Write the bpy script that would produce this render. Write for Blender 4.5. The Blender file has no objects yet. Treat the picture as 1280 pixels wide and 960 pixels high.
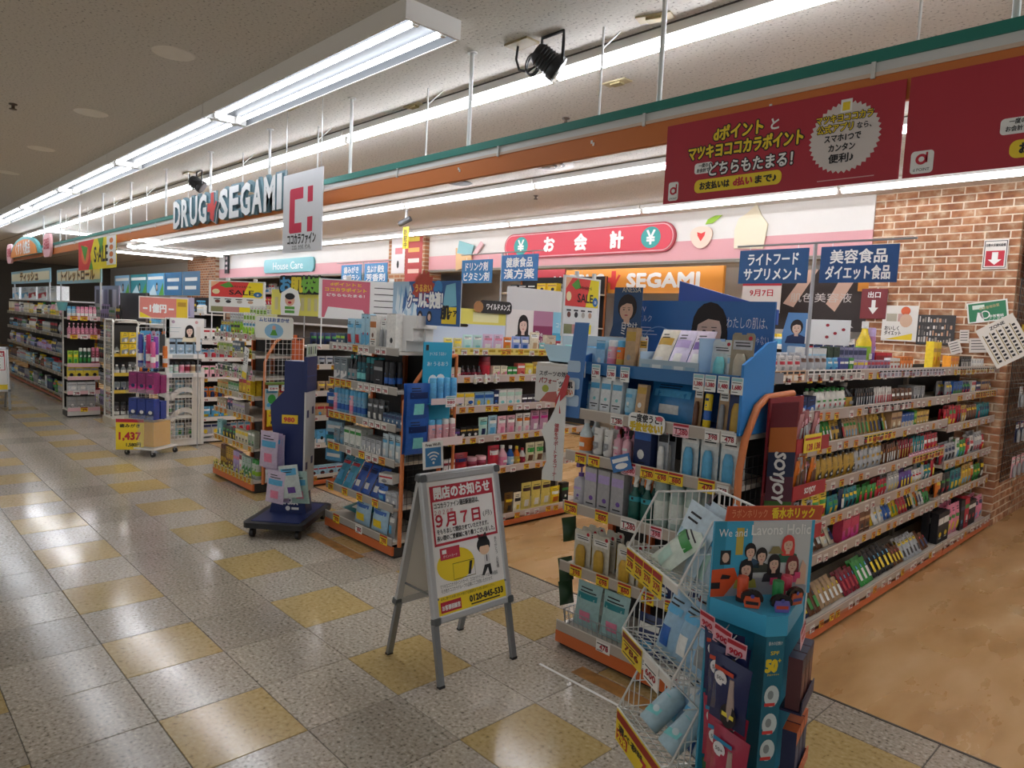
import bpy, math, random
from mathutils import Vector, Matrix
S = bpy.context.scene
COL = S.collection
PI = math.pi
R = math.radians

# ---------------------------------------------------------------- camera, world, exposure
def make_camera():
    y, p, r = -0.805989, -0.084183, 0.0481556
    f = Vector((math.sin(y)*math.cos(p), math.cos(y)*math.cos(p), math.sin(p)))
    rt = Vector((math.cos(y), -math.sin(y), 0)); up = rt.cross(f)
    r2 = math.cos(r)*rt + math.sin(r)*up
    u2 = -math.sin(r)*rt + math.cos(r)*up
    m = Matrix((r2, u2, -f)).transposed().to_4x4()
    m.translation = (0, 0, 1.7308)
    cd = bpy.data.cameras.new('camera'); cd.sensor_width = 36; cd.lens = 875.27*36/1280
    cd.clip_start = .05; cd.clip_end = 200
    c = bpy.data.objects.new('camera', cd); COL.objects.link(c); c.matrix_world = m
    S.camera = c
make_camera()
W = bpy.data.worlds.new('world'); S.world = W; W.use_nodes = True
W.node_tree.nodes['Background'].inputs[0].default_value = (1, .985, .96, 1)
W.node_tree.nodes['Background'].inputs[1].default_value = .13
S.view_settings.view_transform = 'Standard'; S.view_settings.look = 'None'
S.view_settings.gamma = 1; S.view_settings.use_curve_mapping = False
S.view_settings.exposure = 1.72
STRIP_E, BACK_E, TROUGH_E = 9.6, 4.6, 4.9
S.cycles.use_denoising = True
S.cycles.max_bounces = 7; S.cycles.diffuse_bounces = 4; S.cycles.glossy_bounces = 4
S.cycles.transparent_max_bounces = 10
S.cycles.caustics_reflective = False; S.cycles.caustics_refractive = False
S.cycles.sample_clamp_indirect = 6

# ---------------------------------------------------------------- materials
def lin(c):
    if isinstance(c, str):
        c = c.lstrip('#'); c = [int(c[i:i+2], 16)/255 for i in (0, 2, 4)]
    return tuple((x/12.92 if x <= .04045 else ((x+.055)/1.055)**2.4) for x in c[:3])
_M = {}
def mat(c, rough=.5, metal=0, emit=0, alpha=1, noise=0, nscale=20, bump=0, rnd=0, coat=0, ntype='noise', stretch=None, spec=.5):
    key = (c if isinstance(c, str) else tuple(c), rough, metal, emit, alpha, noise, nscale, bump, rnd, coat, ntype, stretch, spec)
    if key in _M: return _M[key]
    m = bpy.data.materials.new('mat_%d' % len(_M)); _M[key] = m
    m.use_nodes = True; nt = m.node_tree; b = nt.nodes['Principled BSDF']
    l = lin(c)
    b.inputs['Base Color'].default_value = (*l, 1)
    b.inputs['Roughness'].default_value = rough; b.inputs['Metallic'].default_value = metal
    b.inputs['Alpha'].default_value = alpha
    b.inputs['Specular IOR Level'].default_value = spec
    if coat: b.inputs['Coat Weight'].default_value = coat
    if emit:
        b.inputs['Emission Color'].default_value = (*l, 1); b.inputs['Emission Strength'].default_value = emit
    m.diffuse_color = (*l, 1)
    src = None
    if noise or bump:
        tc = nt.nodes.new('ShaderNodeTexCoord'); co = tc.outputs['Object']
        if stretch:
            mp = nt.nodes.new('ShaderNodeMapping'); mp.inputs['Scale'].default_value = stretch
            nt.links.new(co, mp.inputs[0]); co = mp.outputs[0]
        if ntype == 'noise':
            n = nt.nodes.new('ShaderNodeTexNoise'); n.inputs['Scale'].default_value = nscale; n.inputs['Detail'].default_value = 4
            src = n.outputs[0]
        else:
            n = nt.nodes.new('ShaderNodeTexVoronoi'); n.inputs['Scale'].default_value = nscale
            src = n.outputs['Distance']
        nt.links.new(co, n.inputs['Vector'])
    if noise:
        mr = nt.nodes.new('ShaderNodeMapRange'); nt.links.new(src, mr.inputs[0])
        mr.inputs[1].default_value = .3; mr.inputs[2].default_value = .7
        mr.inputs[3].default_value = 1-noise; mr.inputs[4].default_value = 1+noise
        mul = nt.nodes.new('ShaderNodeVectorMath'); mul.operation = 'SCALE'
        mul.inputs[0].default_value = l; nt.links.new(mr.outputs[0], mul.inputs['Scale'])
        nt.links.new(mul.outputs[0], b.inputs['Base Color'])
    if rnd:
        oi = nt.nodes.new('ShaderNodeObjectInfo')
        mr2 = nt.nodes.new('ShaderNodeMapRange'); nt.links.new(oi.outputs['Random'], mr2.inputs[0])
        mr2.inputs[3].default_value = 1-rnd; mr2.inputs[4].default_value = 1+rnd
        mul2 = nt.nodes.new('ShaderNodeVectorMath'); mul2.operation = 'SCALE'
        if noise: nt.links.new(mul.outputs[0], mul2.inputs[0])
        else: mul2.inputs[0].default_value = l
        nt.links.new(mr2.outputs[0], mul2.inputs['Scale'])
        nt.links.new(mul2.outputs[0], b.inputs['Base Color'])
    if bump:
        bp = nt.nodes.new('ShaderNodeBump'); bp.inputs['Strength'].default_value = bump; bp.inputs['Distance'].default_value = .01
        nt.links.new(src, bp.inputs['Height']); nt.links.new(bp.outputs[0], b.inputs['Normal'])
    return m

def ramp_mat(name, stops, scale, rough=.5, ntype='noise', stretch=None, detail=4, rnd=0, bump=0, roughvar=0, world=False, rand_id=False):
    """procedural material: a colour ramp over noise or voronoi"""
    m = bpy.data.materials.new(name); m.use_nodes = True; nt = m.node_tree; b = nt.nodes['Principled BSDF']
    tc = nt.nodes.new('ShaderNodeTexCoord'); co = tc.outputs['Object']
    if world:
        g = nt.nodes.new('ShaderNodeNewGeometry'); co = g.outputs['Position']
    if stretch:
        mp = nt.nodes.new('ShaderNodeMapping'); mp.inputs['Scale'].default_value = stretch
        nt.links.new(co, mp.inputs[0]); co = mp.outputs[0]
    if ntype == 'noise':
        n = nt.nodes.new('ShaderNodeTexNoise'); n.inputs['Scale'].default_value = scale; n.inputs['Detail'].default_value = detail; o = n.outputs[0]
    else:
        n = nt.nodes.new('ShaderNodeTexVoronoi'); n.inputs['Scale'].default_value = scale; o = n.outputs['Color']
    nt.links.new(co, n.inputs['Vector'])
    cr = nt.nodes.new('ShaderNodeValToRGB'); nt.links.new(o, cr.inputs[0])
    e = cr.color_ramp.elements
    while len(e) < len(stops): e.new(.5)
    for i, (p, c) in enumerate(stops): e[i].position = p; e[i].color = (*lin(c), 1)
    if ntype != 'noise': cr.color_ramp.interpolation = 'CONSTANT'
    out = cr.outputs[0]
    if rnd:
        oi = nt.nodes.new('ShaderNodeObjectInfo'); mr = nt.nodes.new('ShaderNodeMapRange')
        nt.links.new(oi.outputs['Random'], mr.inputs[0]); mr.inputs[3].default_value = 1-rnd; mr.inputs[4].default_value = 1+rnd
        mu = nt.nodes.new('ShaderNodeVectorMath'); mu.operation = 'SCALE'
        nt.links.new(out, mu.inputs[0]); nt.links.new(mr.outputs[0], mu.inputs['Scale']); out = mu.outputs[0]
    nt.links.new(out, b.inputs['Base Color'])
    b.inputs['Roughness'].default_value = rough
    if roughvar:
        n2 = nt.nodes.new('ShaderNodeTexNoise'); n2.inputs['Scale'].default_value = 1.7; n2.inputs['Detail'].default_value = 6
        nt.links.new(co, n2.inputs['Vector'])
        m3 = nt.nodes.new('ShaderNodeMapRange'); nt.links.new(n2.outputs[0], m3.inputs[0])
        m3.inputs[1].default_value = .35; m3.inputs[2].default_value = .65
        m3.inputs[3].default_value = rough-roughvar; m3.inputs[4].default_value = rough+roughvar
        nt.links.new(m3.outputs[0], b.inputs['Roughness'])
    if bump:
        bp = nt.nodes.new('ShaderNodeBump'); bp.inputs['Strength'].default_value = bump; bp.inputs['Distance'].default_value = .01
        nt.links.new(o, bp.inputs['Height']); nt.links.new(bp.outputs[0], b.inputs['Normal'])
    return m

WHITE = '#f2f2ef'; BLACK = '#17171a'
m_white = mat(WHITE, .45); m_black = mat(BLACK, .4); m_ink = mat('#202024', .6)
m_red = mat('#c32238', .5); m_orange = mat('#dd7a33', .5)
m_steel = mat('#b9bbbd', .35, .8); m_wire = mat('#e8e6df', .4)

# ---------------------------------------------------------------- mesh builder (local frames: x right, z up, front faces -y)
_T = {}
def text_geo(s, bold):
    k = (s, bold)
    if k not in _T:
        cu = bpy.data.curves.new('t', 'FONT'); cu.body = s; cu.size = 1; cu.resolution_u = 2; cu.offset = bold
        o = bpy.data.objects.new('t', cu)
        me = o.to_mesh()
        vs = [tuple(v.co) for v in me.vertices]; fs = [tuple(p.vertices) for p in me.polygons]
        o.to_mesh_clear(); bpy.data.objects.remove(o); bpy.data.curves.remove(cu)
        xs = [v[0] for v in vs] or [0]; ys = [v[1] for v in vs] or [0]
        _T[k] = (vs, fs, min(xs), max(xs), min(ys), max(ys))
    return _T[k]

class MB:
    def __init__(s): s.v = []; s.f = []; s.mi = []; s.sm = []; s.mats = []
    def idx(s, m):
        if m not in s.mats: s.mats.append(m)
        return s.mats.index(m)
    def add(s, vs, fs, m, smooth=False, X=None):
        o = len(s.v); i = s.idx(m)
        s.v += [tuple(X @ Vector(v)) for v in vs] if X is not None else [tuple(v) for v in vs]
        for f in fs: s.f.append(tuple(o+k for k in f)); s.mi.append(i); s.sm.append(smooth)
        return s
    def box(s, x0, y0, z0, x1, y1, z1, m, X=None):
        v = [(x, y, z) for z in (z0, z1) for x, y in ((x0, y0), (x1, y0), (x1, y1), (x0, y1))]
        return s.add(v, [(3, 2, 1, 0), (4, 5, 6, 7), (0, 1, 5, 4), (1, 2, 6, 5), (2, 3, 7, 6), (3, 0, 4, 7)], m, False, X)
    def cbox(s, cx, cy, cz, sx, sy, sz, m, X=None):
        return s.box(cx-sx/2, cy-sy/2, cz-sz/2, cx+sx/2, cy+sy/2, cz+sz/2, m, X)
    def rings(s, rs, m, caps=(1, 1), smooth=True, X=None):
        """loft through rings of equal point count"""
        n = len(rs[0]); vs = [p for r in rs for p in r]; fs = []
        for k in range(len(rs)-1):
            for i in range(n):
                a = k*n+i; b = k*n+(i+1) % n
                fs.append((a, b, b+n, a+n))
        s.add(vs, fs, m, smooth, X)
        if caps[0]: s.add(rs[0][::-1], [tuple(range(n))], m, False, X)
        if caps[1]: s.add(rs[-1], [tuple(range(n))], m, False, X)
        return s
    def lathe(s, prof, n, m, at=(0, 0, 0), sx=1, sy=1, X=None):
        rs = [[(at[0]+r*sx*math.cos(2*PI*i/n), at[1]+r*sy*math.sin(2*PI*i/n), at[2]+z) for i in range(n)] for r, z in prof]
        return s.rings(rs, m, (1, 1), True, X)
    def cyl(s, p0, p1, r0, m, n=8, r1=None, caps=(1, 1)):
        p0 = Vector(p0); p1 = Vector(p1); d = (p1-p0).normalized(); r1 = r0 if r1 is None else r1
        a = d.orthogonal().normalized(); b = d.cross(a)
        rs = [[tuple(p+(a*math.cos(2*PI*i/n)+b*math.sin(2*PI*i/n))*r) for i in range(n)] for p, r in ((p0, r0), (p1, r1))]
        return s.rings(rs, m, caps, n > 6)
    def path(s, pts, r, m, n=6):
        pts = [Vector(p) for p in pts]; rs = []; a = None
        for i, p in enumerate(pts):
            d = (pts[min(i+1, len(pts)-1)]-pts[max(i-1, 0)]).normalized()
            if a is None: a = d.orthogonal().normalized()
            else: a = (a-d*a.dot(d)).normalized()
            b = d.cross(a)
            rs.append([tuple(p+(a*math.cos(2*PI*k/n)+b*math.sin(2*PI*k/n))*r) for k in range(n)])
        return s.rings(rs, m, (1, 1), True)
    def poly(s, pts, y, m):
        return s.add([(p[0], y, p[1]) for p in pts], [tuple(range(len(pts)))], m)
    def rect(s, x0, z0, x1, z1, y, m): return s.poly([(x0, z0), (x1, z0), (x1, z1), (x0, z1)], y, m)
    def disc(s, x, z, rx, rz, y, m, n=20, a0=0, a1=2*PI):
        full = abs(a1-a0-2*PI) < 1e-6
        k = n if full else n+1
        return s.poly([(x+rx*math.cos(a0+(a1-a0)*i/n), z+rz*math.sin(a0+(a1-a0)*i/n)) for i in range(k)], y, m)
    def rr(s, x0, z0, x1, z1, r, y, m, n=5): return s.poly(rrect(x0, z0, x1, z1, r, n), y, m)
    def ring(s, x, z, r0, r1, y, m, n=20, a0=0, a1=2*PI):
        k = n+1; vs = []
        for i in range(k):
            a = a0+(a1-a0)*i/n
            vs += [(x+r0*math.cos(a), y, z+r0*math.sin(a)), (x+r1*math.cos(a), y, z+r1*math.sin(a))]
        return s.add(vs, [(2*i, 2*i+1, 2*i+3, 2*i+2) for i in range(n)], m)
    def prism(s, pts, y0, y1, m, mside=None):
        n = len(pts); a = [(p[0], y0, p[1]) for p in pts]; b = [(p[0], y1, p[1]) for p in pts]
        s.add(a, [tuple(range(n))], m); s.add(b[::-1], [tuple(range(n))], mside or m)
        return s.add(a+b, [(i, n+i, n+(i+1) % n, (i+1) % n) for i in range(n)], mside or m)
    def text(s, t, size, x, z, y, m, bold=.0, align='l', sx=1, width=None, rot=0, thick=0):
        vs, fs, x0, x1, y0, y1 = text_geo(t, 0)
        e = bold*1.15*size      # weight: the strokes are laid down again, shifted all round
        if width: sx = max(.01, width-2*e)/max(1e-6, (x1-x0)*size)
        w = (x1-x0)*size*sx+2*e
        ox = {'l': e, 'c': e-w/2, 'r': e-w}[align]
        c, sn = math.cos(rot), math.sin(rot); K = 0 if bold < .008 else 6 if bold < .06 else 10
        for k in range(-1, K):
            dx, dz = (0, 0) if k < 0 else (e*math.cos(2*PI*k/K), e*math.sin(2*PI*k/K)); out = []
            for v in vs:
                a = ox+(v[0]-x0)*size*sx+dx; b = v[1]*size+dz
                out.append((x+a*c-b*sn, y-3.5e-5*(k+1), z+a*sn+b*c))
            s.add(out, fs, m)
        return s
    def mesh(s, name):
        me = bpy.data.meshes.new(name); me.from_pydata(s.v, [], s.f)
        for m in s.mats: me.materials.append(m)
        me.polygons.foreach_set('material_index', s.mi); me.polygons.foreach_set('use_smooth', s.sm)
        me.update(); return me

def rrect(x0, z0, x1, z1, r, n=5):
    P = []
    for cx, cz, a in ((x1-r, z1-r, 0), (x0+r, z1-r, PI/2), (x0+r, z0+r, PI), (x1-r, z0+r, 1.5*PI)):
        P += [(cx+r*math.cos(a+PI/2*i/n), cz+r*math.sin(a+PI/2*i/n)) for i in range(n+1)]
    return P
def Mx(x=0, y=0, z=0, rz=0, rx=0, ry=0):
    return Matrix.Translation((x, y, z)) @ Matrix.Rotation(rz, 4, 'Z') @ Matrix.Rotation(rx, 4, 'X') @ Matrix.Rotation(ry, 4, 'Y')
LABELS = {}
def tag(o, label, cat, group=None):
    o['label'] = label; o['category'] = cat
    if group: o['group'] = group
    if label in LABELS and not (group and LABELS[label] == group): print('DUP LABEL', label)
    nw = len(label.split())
    if nw < 4 or nw > 16: print('LEN', nw, label)
    LABELS[label] = group
    return o
def obj(name, g, parent=None, M=None):
    me = g.mesh(name) if isinstance(g, MB) else g
    o = bpy.data.objects.new(name, me); COL.objects.link(o)
    if parent is not None: o.parent = parent
    if M is not None: o.matrix_local = M
    return o
def empty(name, M, label, cat, group=None):
    o = bpy.data.objects.new(name, None); COL.objects.link(o); o.matrix_local = M; o.empty_display_size = .1
    return tag(o, label, cat, group)
def thing(name, g, M, label, cat, group=None):
    return tag(obj(name, g, None, M), label, cat, group)
def struct(name, g, M=None, parent=None):
    o = obj(name, g, parent, M)
    if parent is None: o['kind'] = 'structure'
    return o
ORD = 'first second third fourth fifth sixth seventh eighth ninth tenth eleventh twelfth thirteenth fourteenth fifteenth sixteenth seventeenth eighteenth nineteenth twentieth'.split()
def ordn(i):
    if i < 20: return ORD[i]
    t = ('twenty', 'thirty', 'forty', 'fifty', 'sixty', 'seventy')[(i+1)//10-2]
    return {0: t[:-1]+'ieth'}.get((i+1) % 10) or t+'-'+ORD[(i+1) % 10-1]

# ---------------------------------------------------------------- structure: floor
rng = random.Random(7)
m_tile = ramp_mat('terrazzo_grey', [(.3, '#5f584c'), (.42, '#a49a8a'), (.6, '#b9afa0'), (.72, '#d8cfc0')], 60, .15, rnd=.12, roughvar=.025, world=True, detail=6)
m_tiley = ramp_mat('terrazzo_yellow', [(.28, '#857149'), (.42, '#b39a64'), (.65, '#bfa877'), (.75, '#cdbb8d')], 45, .15, rnd=.1, roughvar=.025, world=True, detail=5)
m_grout = mat('#4d4840', .7)
m_vinyl = ramp_mat('worn_vinyl', [(.25, '#a9814f'), (.45, '#c39a66'), (.62, '#cfa977'), (.8, '#dcc096')], 2.2, .3, stretch=(2.2, .7, 1), detail=9, roughvar=.1, world=True)
T0X, T0Y, TP, EDGE = -2.561, 1.823, .45, 3.42
b = MB(); b.box(-34, -5, -.05, 5, EDGE, -.003, m_grout); floor = struct('floor', b)
def tile_mesh(dy, m):
    g = .0016; b = MB(); e = .002
    vs = [(g, g, -.003), (TP-g, g, -.003), (TP-g, dy-g, -.003), (g, dy-g, -.003), (g+e, g+e, 0), (TP-g-e, g+e, 0), (TP-g-e, dy-g-e, 0), (g+e, dy-g-e, 0)]
    b.add(vs, [(4, 5, 6, 7), (0, 1, 5, 4), (1, 2, 6, 5), (2, 3, 7, 6), (3, 0, 4, 7)], m); return b.mesh('tile')
tg, ty, tp_ = tile_mesh(TP, m_tile), tile_mesh(TP, m_tiley), tile_mesh(EDGE-T0Y-3*TP, m_tile)
fld = MB(); cnt = 0
for i in range(11, -70, -1):
    for j in range(3, -16, -1):
        x, y = T0X+i*TP, T0Y+j*TP
        yel = i % 2 != 0 and j % 2 == 0
        # inside what the photograph shows and near enough to tell apart
        ok = -31 <= i <= 5 and j >= -6 and cnt < 298 and (y > .1+(.25*(-x-3.4) if x > -3.4 else 0)-0.02 or j >= -2)
        if ok and j >= -4:
            obj('tile', tp_ if j == 3 else (ty if yel else tg), floor, Mx(x, y, 0)); cnt += 1
        else:
            d = EDGE-y if j == 3 else TP; g = .0016
            fld.add([(x+g, y+g, 0), (x+TP-g, y+g, 0), (x+TP-g, y+d-g, 0), (x+g, y+d-g, 0)], [(0, 1, 2, 3)], m_tiley if yel else m_tile)
o = obj('tile_field', fld, floor); o['kind'] = 'stuff'
b = MB(); b.box(-34, EDGE+.012, -.05, 5, 13, 0, m_vinyl); struct('floor', b)
b = MB(); b.box(-34, EDGE, -.02, 5, EDGE+.012, .002, mat('#5b5751', .4, .6)); struct('trim_1', b)
b = MB()
for x0, x1 in ((-5.0, -4.28), (-2.2, -1.58)): b.box(x0, 2.62, -.001, x1, 2.71, .0015, mat('#a5763c', .45, noise=.3, nscale=14))
b.box(-2.36, 2.55, -.001, -1.8, 2.565, .0015, m_white)
struct('trim_2', b)

# ceiling and walls
CZ = 3.3
m_ceil = ramp_mat('ceiling_board', [(.32, '#94908a'), (.39, '#d5d1ca'), (.6, '#dbd7d0'), (.7, '#dfdcd6')], 60, .85, detail=3, world=True, bump=.12)
b = MB(); b.box(-34, -5, CZ, 5, 13, CZ+.1, m_ceil); struct('ceiling', b)
b = MB()
for yy in (3.085, 5.36, 7.3): b.box(-30, yy-.006, CZ-.004, 4, yy+.006, CZ+.01, mat('#4b4742', .7))  # dark strips painted in for the gap shadow along each strip-light row
struct('painted_gap_shadow', b)
m_wallw = mat('#e9e6e1', .6, noise=.015, nscale=3); m_pink = mat('#e3a9ae', .6)
b = MB()
b.box(-21, 8.0, 2.93, -2.88, 8.2, CZ, m_wallw)
b.box(-21, 8.0, 2.68, -2.88, 8.2, 2.93, m_pink)
b.box(-21, 8.2, 2.83, -2.88, 10.5, 2.89, m_wallw)
struct('wall_back', b)
b = MB(); b.box(-21, 8.0, 2.64, -2.88, 8.21, 2.682, mat('#b3aea4', .6)); b.box(-21, 7.985, 2.655, -2.88, 8.0, 2.67, mat('#8d877d', .6)); struct('trim_4', b)
b = MB(); b.box(-34, 10.5, 0, 5, 10.7, CZ, m_wallw); struct('wall_alcove', b)
b = MB(); b.box(-34.2, -5, 0, -34, 13, CZ, mat('#6a655d', .7)); struct('wall_left', b)
# brick wall: every brick a part
m_mortar = mat('#ead9c2', .85, noise=.08, nscale=30, bump=.2)
m_brick = ramp_mat('brick_face', [(.3, '#8f5c40'), (.45, '#ab7450'), (.56, '#b98a68'), (.68, '#d6bb9c')], 9, .8, rnd=.2, bump=.25, detail=5, world=True)
BX0, BX1, BY = -2.88, -1.56, 8.02
b = MB(); b.box(BX0, BY, 0, BX1-.006, 10.5, CZ, m_mortar); wall = struct('wall_brick', b)
BL, BH, MG = .194, .0625, .0125
def brick_mesh(l, w=.03):
    b = MB(); e = .004
    vs = [(0, 0, 0), (l, 0, 0), (l, 0, BH), (0, 0, BH), (e, -.006, e), (l-e, -.006, e), (l-e, -.006, BH-e), (e, -.006, BH-e)]
    b.add(vs, [(4, 5, 6, 7), (0, 1, 5, 4), (1, 2, 6, 5), (2, 3, 7, 6), (3, 0, 4, 7)], m_brick); return b.mesh('brick')
bfull, bmesh_c = brick_mesh(BL), {}
bf = MB(); nb = 0; nc = int(CZ/(BH+MG))
for c in range(nc, -1, -1):
    z = c*(BH+MG)+.004
    if z+BH > CZ: continue
    x = BX0-(0 if c % 2 else (BL+MG)/2)
    while x < BX1-.02:
        x0, x1 = max(x, BX0), min(x+BL, BX1)
        if x1-x0 > .02:
            seen = z > 1.5 or x0 > -1.82
            if seen and nb < 262:
                l = round(x1-x0, 3); me = bfull if abs(l-BL) < 1e-3 else bmesh_c.setdefault(l, brick_mesh(l))
                obj('brick', me, wall, Mx(x0, BY, z)); nb += 1
            else:
                bf.add([(x0, BY-.01, z), (x1, BY-.01, z), (x1, BY-.01, z+BH), (x0, BY-.01, z+BH)], [(0, 1, 2, 3)], m_brick)
        x += BL+MG
    # the wall's side, running on into the shop
    y = BY-(0 if c % 2 else (BL+MG)/2); k = 0
    while y < 10.4:
        y0, y1 = max(y, BY), min(y+BL, 10.5)
        if k < 4 and z < .62 and nb < 298:
            l = round(y1-y0, 3); me = bfull if abs(l-BL) < 1e-3 else bmesh_c.setdefault(l, brick_mesh(l))
            obj('brick', me, wall, Mx(BX1-.006, y0, z, PI/2)); nb += 1
        else:
            bf.add([(BX1+.004, y0, z), (BX1+.004, y1, z), (BX1+.004, y1, z+BH), (BX1+.004, y0, z+BH)], [(0, 1, 2, 3)], m_brick)
        y += BL+MG; k += 1
o = obj('brick_field', bf, wall); o['kind'] = 'stuff'
def brick_tex():
    m = bpy.data.materials.new('far_brick'); m.use_nodes = True; nt = m.node_tree; bs = nt.nodes['Principled BSDF']
    tc = nt.nodes.new('ShaderNodeTexCoord'); mp = nt.nodes.new('ShaderNodeMapping'); mp.inputs['Rotation'].default_value = (PI/2, 0, 0)
    br = nt.nodes.new('ShaderNodeTexBrick'); nt.links.new(tc.outputs['Object'], mp.inputs[0]); nt.links.new(mp.outputs[0], br.inputs['Vector'])
    br.inputs['Color1'].default_value = (*lin('#b67c55'), 1); br.inputs['Color2'].default_value = (*lin('#8c5c42'), 1); br.inputs['Mortar'].default_value = (*lin('#c9b49b'), 1)
    br.inputs['Scale'].default_value = 1; br.inputs['Brick Width'].default_value = .206; br.inputs['Row Height'].default_value = .0745; br.inputs['Mortar Size'].default_value = .01
    nt.links.new(br.outputs[0], bs.inputs['Base Color']); bs.inputs['Roughness'].default_value = .8
    return m
m_farbrick = brick_tex()
b = MB(); b.box(-11.95, 7.9, 0, -10.75, 8.3, CZ, m_farbrick); struct('pillar_1', b)
b = MB(); b.box(-23.2, 7.9, 0, -20.9, 8.4, CZ, m_farbrick); struct('pillar_2', b)
b = MB(); b.box(-34, 8.4, 0, -23.2, 8.6, CZ, m_wallw); struct('wall_far', b)

# ---------------------------------------------------------------- lights
m_tube = mat('#f4f8ff', .4, emit=TROUGH_E); m_strip = mat('#f6f8ff', .4, emit=STRIP_E); m_strip2 = mat('#f6f8fe', .4, emit=BACK_E)
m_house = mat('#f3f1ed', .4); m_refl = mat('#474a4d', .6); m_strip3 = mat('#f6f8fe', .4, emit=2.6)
def trough_light(k, y0=2.203, xs=-2.99, row='the row'):
    """surface-mounted twin-tube housing over the corridor"""
    x1 = xs-k*2.69; L = 2.675
    t = empty('ceiling_light', Mx(x1-L/2, y0, 3.2), 'twin-tube white box light, %s from the near end of %s' % (ordn(k), row), 'ceiling light', 'twin-tube box lights over the corridor')
    b = MB(); h, w, a = .0998, .173, L/2; e = .012
    b.box(-a, -w, 0, a, -w+e, h, m_house); b.box(-a, w-e, 0, a, w, h, m_house)
    b.box(-a, -w+e, 0, -a+e, w-e, h, m_house); b.box(a-e, -w+e, 0, a, w-e, h, m_house)
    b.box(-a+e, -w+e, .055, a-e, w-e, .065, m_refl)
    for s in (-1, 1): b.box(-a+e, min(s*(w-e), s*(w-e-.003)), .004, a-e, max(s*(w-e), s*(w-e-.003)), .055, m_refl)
    obj('housing', b, t)
    for y in (-.085, .085):
        b = MB(); b.cyl((-a+.05, y, .022), (a-.05, y, .022), .016, m_tube, 8); obj('tube', b, t)
        b = MB()
        for s in (-1, 1): b.box(s*(a-.04)-.012, y-.014, .0, s*(a-.04)+.012, y+.014, .055, m_house)
        obj('lamp_holder', b, t)
for k in range(9): trough_light(k)
for k in range(5): trough_light(k, -2.4, 3.2, 'the added unseen fill row')  # added row, unseen behind the camera, to brighten the goods facing the corridor
def strip_light(x, y, L, label, group, rz=0, z=CZ):
    t = empty('strip_light', Mx(x, y, z, rz), label, 'ceiling light', group)
    b = MB(); b.box(-L/2, -.06, -.05, L/2, .06, -.001, m_house)
    for sx in (-1, 1): b.box(sx*(L/2-.012)-.01, -.014, -.095, sx*(L/2-.012)+.01, .014, -.05, m_house)
    obj('housing', b, t)
    b = MB(); b.cyl((-L/2+.02, 0, -.078), (L/2-.02, 0, -.078), .019, m_strip2 if 'back' in group else m_strip3 if 'counter' in group else m_strip, 8); obj('tube', b, t)
for r, (y, nm, xr) in enumerate(((3.15, 'front', 1.8), (5.44, 'middle', 1.8), (7.3, 'back', 1.85))):
    for k in range(9):
        strip_light(xr-1.2-k*2.42, y, 2.40, 'long white LED strip in the %s row inside the shop, %s from right' % (nm, ordn(k)), 'LED strips of the %s ceiling row' % nm)
for k in range(3):
    strip_light(-4.1-k*2.42, 9.0, 2.40, 'LED strip in the recess behind the counter, %s from right' % ordn(k), 'LED strips over the counter', z=2.83)
for k, (x, y, rz) in enumerate(((-17.5, 4.3, PI/2), (-19.6, 6.4, PI/2), (-21.9, 6.4, PI/2), (-16, 9.6, 0))):
    strip_light(x, y, 2.4, 'LED strip crossing the far left of the ceiling, %s from the near side' % ordn(k), 'crosswise LED strips at the far end', rz)
# ---------------------------------------------------------------- shop-front beam
m_teal = mat('#1f7d70', .45); m_bwhite = mat('#dcdedd', .4); m_cream = mat('#d8c3b0', .5); m_beamor = mat('#cf7634', .5)
beam = empty('fascia_beam', Mx(0, 2.66, 0), 'long green, white and orange beam hung over the shop front', 'sign beam')
def seg(name, z0, z1, y0, y1, m, x0=-18.5, x1=1.2):
    b = MB(); b.box(x0, y0, z0, x1, y1, z1, m); return obj(name, b, beam)
seg('green_band', 2.712, 2.752, -.014, .04, m_teal); seg('white_band', 2.676, 2.712, -.004, .03, m_bwhite)
seg('cream_band', 2.662, 2.676, -.01, .03, m_cream); seg('orange_band', 2.565, 2.662, -.006, .02, m_beamor)
seg('rear_rail', 2.70, 2.74, .24, .265, m_steel)
b = MB(); b.cyl((0, 0, 0), (0, 0, .545), .012, m_bwhite, 8); b.cyl((0, 0, .54), (0, 0, .548), .03, m_bwhite, 10); rod = b.mesh('rod')
b = MB(); b.cyl((0, 0, 0), (0, 0, .56), .006, m_bwhite, 6); b.path([(0, 0, .45), (.03, .1, .56)], .004, m_bwhite, 5); rod2 = b.mesh('thin_rod')
for k in range(12): obj('hanger_rod', rod, beam, Mx(-.6-k*1.335, .05-.02, 2.75) if k else Mx(-.6, .03, 2.75))
for k in range(10): obj('thin_rod', rod2, beam, Mx(-.95-k*1.52, .25, 2.74))
b = MB(); b.box(-.007, -.012, 2.655, .007, -.004, 2.712, m_bwhite); clip = b.mesh('clip')
for k in range(14): obj('joint_clip', clip, beam, Mx(-1.0-k*.98, -.004, 0))
b = MB()
for s in (0, 1): b.box(-.012+s*.012, -.01, 2.62-s*.012+.005, -.002+s*.012, -.006, 2.635-s*.012+.005, m_white)
hook = b.mesh('hook')
for x in (-2.28, -1.37, -3.3): obj('banner_hook', hook, beam, Mx(x, 0, 0))

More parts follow.
